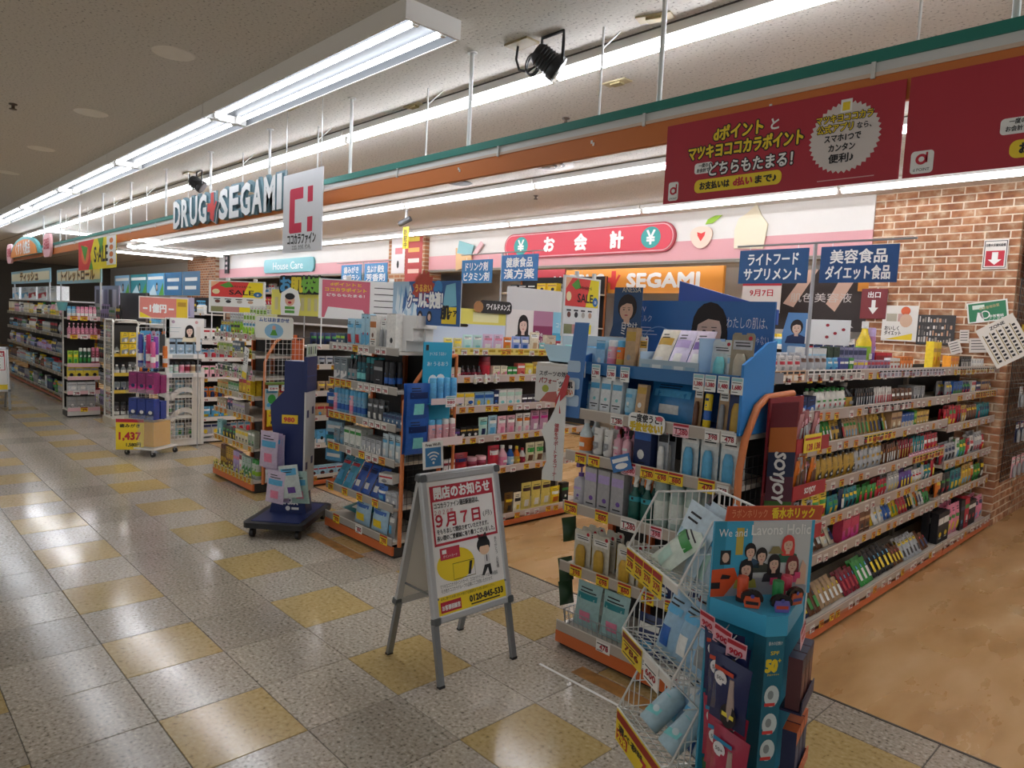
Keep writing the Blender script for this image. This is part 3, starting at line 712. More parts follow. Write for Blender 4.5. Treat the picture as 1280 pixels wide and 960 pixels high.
def k_bottle(w, d, h, c, c2, c3, sd):
    P = {}; b = MB(); r = w/2
    b.lathe([(r*.9, 0), (r, h*.03), (r, h*.58), (r*.45, h*.78), (r*.38, h*.86)], 12, nm(c, .2)); P[''] = b
    b = MB(); b.lathe([(r*.44, h*.86), (r*.44, h*.99), (r*.4, h)], 10, nm(c2)); P['cap'] = b
    b = MB(); b.lathe([(r*1.015, h*.14), (r*1.015, h*.5)], 12, nm(c3)); b.rect(-r*.5, h*.25, r*.5, h*.36, -r*1.03, nm(c2)); P['label'] = b
    return P
def k_bar(w, d, h, c, c2, c3, sd):
    P = {}; b = MB(); pillow(w, d, h, nm(c, .25), b, 3, 5); P[''] = b
    b = MB(); b.rect(-w*.25, h*.2, w*.25, h*.62, -d/2-.0012, nm(c2)); b.rect(-w*.12, h*.66, w*.12, h*.8, -d/2-.0012, nm(c3)); P['print'] = b
    return P
KIND = dict(pump=k_pump, can=k_can, trigger=k_trigger, tube=k_tube, carton=k_carton, pouch=k_pouch, spout=k_spout, blister=k_blister, jar=k_jar, bottle=k_bottle, bar=k_bar)
NAMEOF = dict(pump='pump_bottle', can='spray_can', trigger='trigger_bottle', tube='squeeze_tube', carton='carton', pouch='pouch', spout='spout_pouch', blister='carded_pack', jar='jar', bottle='bottle', bar='snack_bar')
CATOF = dict(pump='bottle', can='can', trigger='bottle', tube='tube', carton='box', pouch='packet', spout='pouch', blister='packet', jar='jar', bottle='bottle', bar='snack')
_P = {}
def proto(kind, w, d, h, c, c2, c3, near, sd=0):
    k = (kind, round(w, 3), round(d, 3), round(h, 3), c, c2, c3, near, sd)
    if k not in _P:
        P = KIND[kind](w, d, h, c, c2, c3, sd+1)
        if near: _P[k] = [(n or NAMEOF[kind], b.mesh(n or NAMEOF[kind])) for n, b in P.items()]
        else: _P[k] = [(NAMEOF[kind], merge(P).mesh(NAMEOF[kind]))]
    return _P[k]
CNT = {}; PREFIX = ['']
def good(kind, M, w, d, h, c, c2, c3, label, near, sd=0, group=None, name=None, cat=None):
    ps = proto(kind, w, d, h, c, c2, c3, near, sd)
    o = bpy.data.objects.new(name or (NAMEOF[kind] if NAMEOF[kind].startswith(PREFIX[0]) else PREFIX[0]+NAMEOF[kind]), ps[0][1]); COL.objects.link(o); o.matrix_local = M
    tag(o, label, cat or CATOF[kind], group)
    for n, me in ps[1:]:
        q = bpy.data.objects.new(n, me); COL.objects.link(q); q.parent = o
    return o
def lab(desc, where):
    """the next one of its kind from the left on that shelf"""
    k = (desc, where); CNT[k] = CNT.get(k, 0)+1
    return '%s %s from left, %s' % (ordn(CNT[k]-1), desc, where)

class Gondola:
    pass
def price_meshes():
    out = {}; r = random.Random(3)
    for key, cb, cd, top in (('y', '#f2cf2b', '#b31f2a', '#b52a2c'), ('w', '#efece6', '#a81f35', '#d9d6d0'), ('p', '#f2c3cb', '#b3203c', '#b52a3a'), ('o', '#e8b23a', '#a8321f', '#c9542c')):
        L = []
        for t in ('398', '478', '698', '1,280', '880', '548'):
            b = MB(); b.box(-.03, -.0012, -.022, .03, 0, .022, mat(cb, .55))
            b.rect(-.029, .013, .029, .021, -.0016, mat(top, .6)); b.text(t, .024, .004, -.013, -.002, mat(cd, .6), .03, 'c', width=.038 if len(t) < 4 else .046)
            b.rect(-.026, .004, .022, .0075, -.002, m_ink); b.rect(-.026, -.019, .0, -.0165, -.002, m_ink)
            L.append(b.mesh('price_tag'))
        out[key] = L
    return out
TAGS = price_meshes()
ULAB = {}
def gondola(name, label, F, length, depth, levels, rail, kick, post, height, posts=None, back='#2d2c2d', rail_h=.05, lip=.006, base_h=.1, set_back=0, ntag=0, tagmix='yyw', seed=1, end_posts=True, cat='shelving'):
    """open shelving in a local frame: x along the shelves, y inwards, front at y=0"""
    g = Gondola(); g.F = F; g.L = length; g.lv = levels; g.D = depth; rr_ = random.Random(seed); g.sb = set_back
    root = empty(name, F, label, cat); g.root = root
    b = MB(); b.box(0, .02, .012, length, depth, base_h-.02, mat('#3a3936', .6)); b.box(0, 0, .025, length, .02, base_h-.012, mat(kick, .5)); b.box(.01, .03, 0, length-.01, depth-.01, .012, m_black); obj('base', b, root)
    b = MB(); b.box(0, depth, base_h, length, depth+.02, height, mat(back, .6)); obj('back_panel', b, root)
    for x in (posts or ([0, length] if end_posts else [])):
        b = MB(); b.box(x-.018 if x else 0, depth-.03, base_h, x+.018 if x < length else length, depth+.0, height, mat(post, .5)); obj('upright', b, root)
    ti = 0; total = max(1, len(levels))
    for i, z in enumerate(levels):
        fy = set_back if i else 0
        b = MB(); b.box(.004, fy+.012, z-.022, length-.004, depth, z, mat('#cfc9be', .5)); sh = obj('shelf', b, root)
        b = MB(); b.box(.002, fy, z-.03, length-.002, fy+lip, z-.03+rail_h, mat(rail, .35)); b.box(.002, fy-.0006, z-.03+rail_h-.006, length-.002, fy, z-.03+rail_h, mat('#d9d4cc', .3)); obj('price_rail', b, sh)
        n = int(ntag*length)
        for k in range(n):
            u = (k+.5+rr_.uniform(-.32, .32))*length/n
            if u < .04 or u > length-.04: continue
            me = rr_.choice(TAGS[rr_.choice(tagmix)])
            q = bpy.data.objects.new('price_tag', me); COL.objects.link(q); q.parent = sh
            q.matrix_local = Matrix.Translation((u, fy-.0014, z-.006+rr_.uniform(-.008, .004))) @ Matrix.Rotation(rr_.uniform(-.05, .05), 4, 'Y')
    return g
def where(i, n, gname): return ('bottom' if i == 0 else 'top' if i == n-1 else ORD[i])+' shelf of the '+gname
PRE = {}
def put(g, gname, lvl, u, items, near=False, gap=.006, y0=.03, tilt=0, jit=0, dz=0, rz=0, seed=0, rows=1):
    """items: (n, kind, desc, w, d, h, c, c2, c3); laid out left to right from u"""
    PREFIX[0] = PRE.get(gname, ''); r = random.Random(seed+lvl*7+int(u*1000)); z = g.lv[lvl]; fy = (g.sb if lvl else 0)+y0
    wh = where(lvl, len(g.lv), gname)
    for it in items:
        n, kind, desc, w, d, h, c, c2, c3 = it[:9]
        if kind == 'gap': u += w; continue
        sd = hash((kind, c, c2, len(desc))) % 97 if False else (len(desc)*7+int(w*1000)+int(h*500)) % 97
        for k in range(n):
            yy = fy+d/2+r.uniform(0, jit)
            M = g.F @ Mx(u+w/2, yy+h*math.sin(tilt)*0, z+.0005+dz+(d/2*math.sin(abs(tilt)) if tilt else 0), rz+r.uniform(-jit, jit)*6, -tilt)
            good(kind, M, w, d, h, c, c2, c3, lab(desc, wh), near, sd)
            for q in range(1, rows):
                good(kind, g.F @ Mx(u+w/2+r.uniform(-.004, .004), yy+q*(d+.006)+r.uniform(0, .01), z+.0005+dz+(d/2*math.sin(abs(tilt)) if tilt else 0), rz, -tilt), w, d, h, c, c2, c3, lab('rear-row '+desc if q == 1 else 'back-row '+desc, wh), False, sd)
            u += w+gap
    PREFIX[0] = ''
    return u
COLN = {k: k for k in NAMED}
COLN.update(pale='pale blue', sky='sky blue', rose='pale pink', lilac='lilac', clear='clear', mint='mint green', amber='amber')
def fill(g, gname, lvl, u0, u1, kinds, cols, hr, wr, dr=(.035, .06), seed=0, near=False, tilt=0, y0=.03, c2s=('white', 'red', 'navy', 'yellow', 'green'), c3s=('yellow', 'red', 'white', 'sky', 'black'), run=(1, 4), dense=.005, jit=.004, rows=1):
    r = random.Random(seed*31+lvl); u = u0; last = None
    while u < u1-.03:
        kind = r.choice(kinds); c = r.choice(cols)
        if (kind, c) == last: continue
        last = (kind, c)
        w = round(r.uniform(*wr), 3); h = round(r.uniform(*hr), 3); d = round(r.uniform(*dr), 3); n = r.randint(*run)
        c2 = r.choice([x for x in c2s if x != c]); c3 = r.choice([x for x in c3s if x not in (c, c2)])
        if kind in ('bottle', 'can', 'jar', 'pump'): d = w = min(w, .075)
        n = max(1, min(n, int((u1-u)/(w+dense))))
        if u+w > u1+.01: break
        noun = dict(pump='pump bottle', can='spray can', trigger='trigger bottle', tube='tube', carton='carton', pouch='pouch', spout='spouted pouch', blister='carded pack', jar='jar', bottle='small bottle', bar='slim sachet')[kind]
        u = put(g, gname, lvl, u, [(n, kind, COLN[c]+' '+noun, w, d, h, c, c2, c3)], near, dense, y0, tilt, jit, seed=seed, rows=rows)+.004
    return u
SNACK = ['red', 'brown', 'black', 'gold', 'orange', 'green', 'silver', 'white', 'yellow', 'teal', 'crimson', 'purple', 'navy']
# ---------------------------------------------------------------- right-hand gondola: end rack and the aisle side
m_o = '#d2672c'
g1e = gondola('end_rack', 'orange-based end rack with sunscreens and a dark blue header, behind the white wire rack', Mx(-2.46, 2.78, 0), .965, .42, [.12, .455, .785, 1.06, 1.29], '#b9ada0', '#cf6a35', m_o, 1.32, rail_h=.056, ntag=0, posts=[.03, .3, .965])
G1N = 'sunscreen rack'
PRE.update({'sunscreen rack': 'sunscreen_', 'snack aisle': 'snack_', 'wall-side end bay': 'sweet_', 'blue can rack': 'grooming_', 'supplement aisle': 'supplement_', 'left end rack': 'insect_repellent_', 'shelves behind the orange guard': 'medicine_', 'white shelves by white rack': 'household_', 'pink bottle stand': 'deodorant_', 'long left run': 'cleaning_', 'haircare end rack': 'haircare_', 'cross run under the posters': 'oral_care_', 'white shelves in the recess': 'stock_', 'wooden wall shelf': 'storage_', 'low cosmetics shelves': 'cosmetics_'})
def tags(g, lvl, spec, dz=0):
    sh = [o for o in g.root.children if o.name.split('.')[0] == 'shelf'][lvl]; fy = g.sb if lvl else 0
    for u, key, k, sc in spec:
        q = bpy.data.objects.new('price_tag', TAGS[key][k]); COL.objects.link(q); q.parent = sh
        q.matrix_local = Matrix.Translation((u, fy-.0016, g.lv[lvl]-.006+dz)) @ Matrix.Diagonal((sc, 1, sc, 1))
tags(g1e, 0, [(.33, 'w', 1, 1.5), (.78, 'w', 1, 1.9), (.6, 'w', 0, .9)])
tags(g1e, 1, [(.12, 'y', 0, 1.35), (.3, 'y', 2, 1.35), (.44, 'y', 4, 1.35), (.575, 'y', 5, 1.35), (.71, 'y', 1, 1.3), (.85, 'y', 3, 1.2)])
tags(g1e, 2, [(.06, 'y', 3, 1.5), (.27, 'y', 4, 1.4), (.44, 'w', 3, 1.6), (.6, 'p', 0, 1.2), (.78, 'y', 2, 1.2)])
tags(g1e, 3, [(.11, 'y', 0, 1.25), (.2, 'y', 1, 1.25), (.42, 'p', 3, 1.4), (.53, 'y', 3, 1.3), (.61, 'y', 2, 1.3), (.69, 'y', 4, 1.3), (.85, 'y', 1, 1.4), (.93, 'w', 5, .9)])
tags(g1e, 4, [(.33, 'w', 3, 1.3), (.7, 'p', 3, 1.4), (.86, 'w', 0, 1.2), (.94, 'w', 1, 1.2)])
put(g1e, G1N, 0, .05, [(2, 'pouch', 'teal and white packet', .17, .05, .24, '#a9cfcf', 'teal', 'pink'), (1, 'gap', '', .05, 0, 0, 0, 0, 0), (2, 'pouch', 'navy and white packet', .15, .05, .2, 'navy', 'white', 'sky')], True, .012, .06, .12)
put(g1e, G1N, 0, .09, [(1, 'pouch', 'grey packet behind the teal ones', .2, .04, .27, '#b9c2be', 'grey', 'white'), ], True, .012, .18, .1)
put(g1e, G1N, 1, .04, [(2, 'blister', 'gold tube on a white card', .115, .05, .2, '#d8d3c3', 'gold', 'white'), (1, 'gap', '', .04, 0, 0, 0, 0, 0), (2, 'blister', 'gold bottle on a white card', .115, .05, .19, '#d8d3c3', '#d6a93a', 'white'), (1, 'gap', '', .02, 0, 0, 0, 0, 0), (2, 'carton', 'dark blue box', .1, .05, .17, 'navy', 'sky', 'white')], True, .01, .03, rows=3)
put(g1e, G1N, 2, .035, [(1, 'pump', 'pale grey pump bottle', .075, .055, .235, '#b4b3bb', 'lilac', 'purple'), (3, 'carton', 'grey bottle box with lilac top', .078, .055, .225, '#b1b0b2', 'lilac', 'purple'), (1, 'gap', '', .015, 0, 0, 0, 0, 0), (2, 'trigger', 'dark green trigger spray', .062, .05, .25, '#1d6055', '#37a0ae', 'white'), (3, 'jar', 'tall frosted green bottle', .075, .07, .235, '#a9bdb4', '#9fb0ab', '#dbe2da')], True, .01, .03, rows=2)
for k in range(14):
    good('pouch', g1e.F @ Mx(.70+.058*(k % 4)+.01*(k//4 % 2), .07+.02*(k//4), .80+.048*(k//4), 0, -1.1), .06, .02, .09, '#b4a5ad', 'black', 'lilac', lab('small grey-lilac sachet in the heap', 'the sunscreen rack'), False, 5)
put(g1e, G1N, 3, .05, [(1, 'bottle', 'clear bottle with an orange label', .07, .07, .2, 'clear', 'white', 'orange'), (1, 'gap', '', .02, 0, 0, 0, 0, 0), (2, 'tube', 'plain white tube', .055, .04, .16, 'white', 'grey', 'silver'), (2, 'pump', 'pink and clear pump bottle', .045, .045, .19, 'rose', 'white', 'pink'), (1, 'gap', '', .02, 0, 0, 0, 0, 0), (1, 'carton', 'navy gift box', .1, .06, .2, 'navy', 'blue', 'white'), (1, 'blister', 'white carded bottle', .062, .05, .21, 'silver', 'white', 'black'), (1, 'gap', '', .06, 0, 0, 0, 0, 0), (3, 'blister', 'white pack with small blue bottle', .09, .05, .24, '#dfe3e0', 'sky', 'white')], True, .012, .03, rows=2)
# dark leaf-shaped clips on the left edge
for k, z in enumerate((.33, .56, .2)):
    b = MB(); pillow(.10, .06, .13, mat('#2c4a2e', .4), b, 4, 5); thing('green_pouch', b, Mx(-2.475-.012*(k == 0), 2.88, z, R(80), R(-12)), 'dark green packet on the left edge of the sunscreen rack, %s' % ('middle one', 'upper one', 'lowest one')[k], 'packet')
# wire baskets on the bottom shelf
def wire_panel(b, p00, pu, pv, nu, nv, r, m, n=4, border=1.6):
    p00, pu, pv = Vector(p00), Vector(pu), Vector(pv)
    for i in range(nu+1): b.cyl(p00+pu*(i/nu), p00+pu*(i/nu)+pv, r*(border if i in (0, nu) else 1), m, n)
    for j in range(nv+1): b.cyl(p00+pv*(j/nv), p00+pv*(j/nv)+pu, r*(border if j in (0, nv) else 1), m, n)
for k, x in enumerate((.04, .46)):
    r = empty('wire_basket', g1e.F @ Mx(x, .03, .125), 'grey wire basket on the bottom shelf of the sunscreen rack, %s' % ('left one', 'right one')[k], 'basket')
    b = MB(); wire_panel(b, (0, 0, 0), (.39, 0, 0), (0, -.02, .09), 12, 2, .0016, m_steel); obj('front_grid', b, r)['kind'] = 'stuff'
    for xx in (0, .39):
        b = MB(); wire_panel(b, (xx, 0, 0), (0, .3, 0), (0, -.01, .09), 8, 2, .0016, m_steel); obj('side_grid', b, r)['kind'] = 'stuff'

# dark blue header display on top
m_hd = mat('#3270b4', .45, noise=.05, nscale=4); m_tray = mat('#2f7fc4', .5)
HX0, HX1 = -2.40, -1.50
r = empty('counter_display', Mx(-1.95, 3.12, 1.295), 'dark blue cardboard sunscreen display with a portrait header on the end rack', 'display stand')
b = MB(); b.box(-.43, .0, 0, .43, .012, .60, m_hd); obj('header_board', b, r)
b = MB(); b.box(-.46, -.30, .20, .44, -.002, .215, m_tray); b.box(-.46, -.302, .20, .44, -.296, .262, mat('#2c6da6', .4)); obj('upper_tray', b, r)
b = MB(); b.box(-.46, -.30, 0, .44, -.002, .004, mat('#1d3f70', .5)); obj('lower_tray', b, r)
b = MB(); b.prism([(-.31, .0), (-.02, .0), (-.02, .42), (-.1, .41), (-.31, .31)], 0, .012, mat('#2f86cf', .45)); o = obj('side_panel', b, r, Mx(.455, 0, 0, PI/2)); o.matrix_local = Mx(.462, -.0, 0, PI/2)
b = MB(); b.prism([(-.31, .0), (-.02, .0), (-.02, .36), (-.31, .28)], 0, .012, mat('#2a64a6', .45)); obj('side_panel', b, r, Mx(-.462, -.0, 0, PI/2))
def head(b, x, z, s, y, skin, hair, long=True, suit=None, look=0):
    """flat printed portrait"""
    mh, msk = mat(hair, .6), mat(skin, .6)
    if suit: b.poly([(x-s*1.15, z-s*1.7), (x+s*1.15, z-s*1.7), (x+s*.95, z-s*.95), (x+s*.35, z-s*.7), (x-s*.35, z-s*.7), (x-s*.95, z-s*.95)], y, mat(suit, .6))
    b.disc(x, z+s*.12, s*.66, s*.82, y-.0003, mh, 16)
    if long: b.rr(x-s*.68, z-s*1.05, x+s*.68, z+s*.2, s*.25, y-.0004, mh)
    b.rect(x-s*.2, z-s*.9, x+s*.2, z-s*.35, y-.0006, msk)
    b.disc(x+s*look, z-s*.06, s*.46, s*.62, y-.0008, msk, 18)
    b.poly([(x-s*.52, z+s*.05), (x-s*.4, z+s*.62), (x+s*.1, z+s*.72), (x+s*.52, z+s*.5), (x+s*.52, z+s*.05), (x+s*.38, z+s*.32), (x-s*.05, z+s*.38), (x-s*.4, z+s*.2)], y-.001, mh)
    for q in (-1, 1):
        b.disc(x+s*(look+.18*q), z-s*.02, s*.07, s*.035, y-.0012, m_ink, 8); b.rect(x+s*(look+.18*q)-s*.1, z+s*.09, x+s*(look+.18*q)+s*.1, z+s*.115, y-.0012, mh)
    b.poly([(x+s*(look-.03), z-s*.2), (x+s*(look+.05), z-s*.2), (x+s*look, z-s*.02)], y-.0011, mat('#c99a82', .6)); b.disc(x+s*look, z-s*.36, s*.13, s*.045, y-.0012, mat('#b5525a', .6), 10)
def f(b):
    y = -.001
    b.poly([(.08, .26), (.3, .26), (.27, .36), (.2, .40), (.1, .40)], y, mat('#dcbca8', .6)); head(b, .095, .455, .15, y, '#e3c3b0', '#20181a')
    m = mat('#dfe9f3', .5)
    b.text('わたしの肌は、', .06, .19, .475, y-.002, m, -.004, width=.21); b.text('わがままじゃない。', .05, .235, .4, y-.002, m, -.004, width=.185); b.text('最愛UV', .04, -.41, .54, y-.002, m, 0, width=.12); b.text('金のミルク', .04, -.40, .49, y-.002, m, 0, width=.15)
    for k in range(3): b.rect(-.39, .455-.018*k, -.25+.02*k, .459-.018*k, y-.002, m)
    b.text('ANESSA', .085, .24, .24, y-.002, m, 0, width=.19); b.rect(.3, .34, .42, .345, y-.002, m)
    b.ring(-.2, .36, .1, .106, y-.001, mat('#7fb0dd', .5), 28, .3, 3.0); b.ring(-.33, .3, .03, .034, y-.001, mat('#9dc4e6', .5), 20); b.disc(-.31, .33, .01, .01, y-.0012, m, 10)
P2(r, 'header_print', f)
b = MB(); b.prism([(-.12, .0), (.42, -.07), (.42, .0), (-.12, .14)], .0, .02, mat('#3b63c0', .35)); tag(obj('ribbon_board', b, None, Mx(-1.95, 3.16, 1.86)), 'shiny blue sloping board standing behind the portrait header', 'sign board')
ZU, ZL = 1.511, 1.30
def on(kind, x, y, z, w, d, h, c, c2, c3, label, tilt=0, rz=0, sd=0): return good(kind, Mx(x, y, z, rz, -tilt), w, d, h, c, c2, c3, label, True, sd)
UPP = 'upper tray of the blue display'; LOW = 'lower tray of the blue display'
for i, (kind, x, w, h, c, c2, c3, t) in enumerate((('carton', -2.345, .06, .16, 'pale', 'sky', 'white', 'pale blue carton'), ('can', -2.28, .052, .165, 'rose', 'white', 'pink', 'pink spray can'), ('can', -2.222, .05, .165, 'orange', 'sky', 'gold', 'orange spray can with blue cap'), ('carton', -2.155, .062, .235, 'tan', 'gold', 'grey', 'tall beige carton'), ('blister', -2.10, .05, .2, 'white', 'tan', 'gold', 'tall white card'))):
    on(kind, x, 2.90, ZU, w, .045, h, c, c2, c3, '%s, left in the %s' % (t, UPP), .05)
r = empty('sachet_tray', Mx(-1.885, 2.945, ZU+.001), 'clear lidded tray of large sample packs in the upper tray of the blue display', 'tray')
b = MB(); b.box(-.165, -.12, 0, .165, .1, .006, mat('#a7c4da', .4)); b.box(-.165, -.122, 0, .165, -.116, .085, mat('#a9bfce', .3)); b.box(-.165, -.12, 0, -.16, .1, .12, mat('#b9d0e2', .3)); b.box(.16, -.12, 0, .165, .1, .2, mat('#a9c9e6', .3)); obj('tray_body', b, r)
b = MB()
for k in range(5): b.rect(-.15+.062*k, .02, -.10+.062*k, .062, -.123, mat(('#8fb3cc', '#d8e2e6')[k % 2], .4))
obj('front_print', b, r)
for k, (c, c2) in enumerate((('#e2dccb', 'gold'), ('#d9d2e6', 'lilac'), ('#dccfe0', 'purple'))):
    good('pouch', Mx(-1.985+.1*k, 2.86, ZU+.012, 0, -.55), .1, .03, .26, c, c2, 'white', 'large %s sachet in the clear tray of the blue display' % ('cream', 'pale lilac', 'mauve')[k], True, 11+k)
on('blister', -1.665, 2.90, ZU, .1, .05, .2, '#dfe6e3', 'aqua', 'white', 'clear pack with mint bottle, right in the '+UPP, .08)
on('carton', -1.60, 2.94, ZU, .06, .05, .13, 'white', 'pale', 'aqua', 'small white carton, right in the '+UPP)
on('blister', -1.545, 2.865, ZU, .11, .04, .235, '#a79d85', '#c9bfa6', 'silver', 'beige brush set pack, far right in the '+UPP, .08)
for i in range(3): on('carton', -2.335+.073*i, 2.86, ZL, .062, .045, .185, '#e3e8e8', 'sky', 'aqua', '%s white and blue carton from left, %s' % (ordn(i), LOW), .06, sd=2)
on('tube', -2.115, 2.86, ZL, .065, .04, .14, 'pale', 'sky', 'white', 'pale blue tube beside the cartons, '+LOW, .06)
on('pouch', -1.92, 2.91, ZL, .27, .06, .2, '#2f7fb8', 'sky', 'white', 'wide blue foil pack, middle of the '+LOW, .3)
on('carton', -2.03, 2.835, ZL+.01, .055, .03, .16, 'tan', 'gold', 'white', 'beige carton leaning on the blue foil pack', .12, .0)
b = MB(); b.prism(rrect(-.1, 0, .1, .065, .02), 0, .006, mat('#3a3a2c', .5)); b.text('限定！', .055, 0, .012, -.001, m_yel, .05, 'c', width=.16); thing('promo_card', b, Mx(-1.92, 2.965, ZL+.17), 'black and yellow promotion card behind the blue foil pack', 'card')
for i, (kind, x, w, h, c, c2, c3, t) in enumerate((('blister', -1.735, .045, .2, 'tan', 'brown', 'white', 'first brush card'), ('can', -1.675, .036, .2, 'yellow', 'navy', 'blue', 'slim yellow and blue stick'), ('blister', -1.605, .05, .2, 'tan', 'grey', 'white', 'second brush card'), ('blister', -1.535, .085, .22, 'navy', 'gold', 'navy', 'navy card with a gold case'))):
    on(kind, x, 2.85, ZL, w, .04, h, c, c2, c3, '%s, right in the %s' % (t, LOW), .08, ry if False else 0)
b = MB(); b.prism(rrect(-.105, 0, .105, .09, .03), 0, .004, m_white); b.text('一度使うと！', .04, 0, .052, -.001, m_ink, .03, 'c', width=.18); b.text('手放せない！', .045, 0, .008, -.001, mat('#d9b91f', .5), .06, 'c', width=.19); b.disc(.075, .075, .02, .012, -.0015, mat('#e26a7a', .5), 10)
thing('promo_card', b, Mx(-1.945, 2.765, 1.248), 'white card with yellow handwriting on the top rail of the sunscreen rack', 'card')
def price_card(x, y, z, t, w, h, c, label, rz=0, small=True):
    b = MB(); b.box(-w/2, 0, 0, w/2, .002, h, mat(c, .5)); b.rect(-w/2+.003, h*.78, w/2-.003, h*.95, -.0008, mat('#9fcfd4' if c != '#f2c3cb' else '#b52a3a', .5)); b.text(t, h*.36, 0, h*.3, -.001, mat('#b3203c', .6), .03, 'c', width=w*.8); b.rect(-w*.4, h*.66, w*.36, h*.7, -.001, m_ink); b.rect(-w*.4, h*.12, w*.1, h*.16, -.001, m_ink)
    return thing('price_card', b, Mx(x, y, z, rz), label, 'price card')
for i, (x, t) in enumerate(((-2.30, '1,780'), (-2.20, '1,780'), (-2.115, '1,280'), (-1.70, '1,380'), (-1.64, '1,380'), (-1.575, '1,480'), (-1.51, '1,680'))):
    price_card(x, 2.80, 1.475, t, .055, .075, '#eef0ec', 'small pale price card clipped to the upper blue tray, %s from left' % ordn(i))
price_card(-2.40, 2.79, 1.475, '1,480', .075, .085, '#eef0ec', 'price card reading 1,480 at the left edge of the blue display')
# goods left of the display and standing poster
for i in range(2): on('carton', -2.43+.072*i-.06, 2.90, ZL, .066, .05, .15, 'pale', 'sky', 'white', '%s pale blue carton left of the blue display panel' % ORD[i], .05)
b = MB(); b.prism([(-.05, 0), (.05, 0), (.08, .5), (.0, .5)], 0, .005, mat('#4b7fc0', .45)); 
for k in range(3): b.rr(-.03, .06+.09*k, .045, .12+.09*k, .012, -.001, mat('#b9d3ea', .5))
thing('leaflet_strip', b, Mx(-2.425, 2.762, 1.26, R(15)), 'tall blue leaflet strip fixed at the left of the blue display', 'leaflet')
b = MB(); b.prism(rrect(-.05, 0, .05, .09, .02), 0, .004, m_white); b.text('ツヤ肌', .035, 0, .05, -.001, m_ink, .03, 'c', width=.08); b.text('うるおい', .035, 0, .012, -.001, m_orange, .04, 'c', width=.085); thing('promo_card', b, Mx(-2.44, 2.73, 1.37, R(20)), 'white card with black and orange writing at the left rack edge', 'card')
b = MB(); b.box(-.06, 0, 0, .06, .003, .08, mat('#3e78b8', .45)); b.rect(-.05, .045, .05, .065, -.001, m_white); b.disc(0, .025, .04, .015, -.001, m_white, 10); thing('promo_card', b, Mx(-2.065, 2.765, 1.04, 0, 0, R(-20)), 'tilted blue card on the fourth rail of the sunscreen rack', 'card')

# orange guard rail at the rack's right edge
r = empty('guard_frame', Mx(-1.47, 2.80, 0), 'bent orange tube guard with black grid at the right of the sunscreen rack', 'guard rail')
b = MB(); b.path([(0, 0, .1), (0, 0, 1.15), (0, .03, 1.28), (0, .12, 1.42), (0, .2, 1.46), (0, .46, 1.47)], .017, mat('#d27a45', .45), 10); obj('tube', b, r)
b = MB(); b.path([(0, .46, .1), (0, .46, 1.47)], .012, mat('#d27a45', .45), 8); obj('rear_tube', b, r)
b = MB(); wire_panel(b, (.0, .02, .2), (0, .44, 0), (0, 0, 1.0), 9, 20, .0018, m_black); obj('grid', b, r)['kind'] = 'stuff'
# ---------------------------------------------------------------- right aisle: snack shelves
LA = [.10, .46, .67, .885, 1.115, 1.305, 1.53]
g1a = gondola('snack_shelves', 'long run of snack and jelly shelves along the right-hand aisle', Mx(-1.56, 3.28, 0, PI/2), 3.15, .40, LA, '#b3a39a', '#c8673a', '#8d8378', 1.56, rail_h=.066, set_back=.05, ntag=7, tagmix='wwwwyo', seed=4, lip=.008)
LC = [.10, .48, .755, 1.06, 1.31, 1.53]
g1c = gondola('snack_shelves', 'short end bay of snack shelves against the brick wall', Mx(-1.56, 6.44, 0, PI/2), 1.53, .40, LC, '#b3a39a', '#c8673a', '#8d8378', 1.56, rail_h=.066, set_back=.05, ntag=8, tagmix='wwwyo', seed=5, lip=.008)
NA, NC_ = 'snack aisle', 'wall-side end bay'
fill(g1a, NA, 0, .62, 3.1, ['bar', 'pouch', 'bar', 'pouch'], ['black', 'silver', 'navy', 'brown', 'tan', 'green', 'crimson', 'grey'], (.12, .17), (.04, .085), (.02, .035), 11, tilt=.55, y0=.05, run=(2, 5), rows=2)
fill(g1a, NA, 1, .5, 1.2, ['pouch', 'bar'], ['tan', 'green', 'cream', 'brown', 'black', 'yellow'], (.1, .15), (.05, .09), (.02, .03), 12, tilt=.5, y0=.05, rows=2)
put(g1a, NA, 1, 1.22, [(2, 'carton', 'magenta-pink box', .13, .06, .17, '#c23a5e', 'magenta', 'crimson'), (2, 'carton', 'brown card box', .09, .06, .16, 'brown', 'tan', 'black')])
fill(g1a, NA, 1, 1.72, 3.12, ['pouch', 'bar', 'spout'], ['yellow', 'green', 'blue', 'orange', 'white', 'black', 'red'], (.1, .15), (.05, .09), (.02, .035), 13, tilt=.35, y0=.05, rows=2)
put(g1a, NA, 2, .62, [(3, 'pouch', 'yellow supplement pouch', .11, .03, .17, 'yellow', 'green', 'red')], jit=.01)
fill(g1a, NA, 2, .98, 3.1, ['spout', 'pouch', 'bar', 'pouch'], ['white', 'navy', 'silver', 'purple', 'tan', 'red', 'green', 'teal'], (.11, .16), (.05, .085), (.025, .04), 14, rows=2)
put(g1a, NA, 3, .56, [(2, 'pouch', 'pink and silver pouch', .1, .03, .14, 'rose', 'silver', 'magenta'), (7, 'spout', 'gold jelly drink pouch', .075, .04, .17, 'gold', 'black', 'white'), (6, 'spout', 'silver jelly drink pouch', .072, .04, .17, 'silver', 'gold', 'black'), (6, 'bar', 'dark brown bar', .045, .02, .15, 'brown', 'white', 'orange'), (6, 'bar', 'red-brown bar', .045, .02, .15, 'crimson', 'gold', 'white'), (5, 'bar', 'teal bar', .045, .02, .15, 'teal', 'white', 'orange'), (4, 'pouch', 'red snack pouch', .08, .03, .15, 'red', 'white', 'yellow')], gap=.008, jit=.008, rows=2)
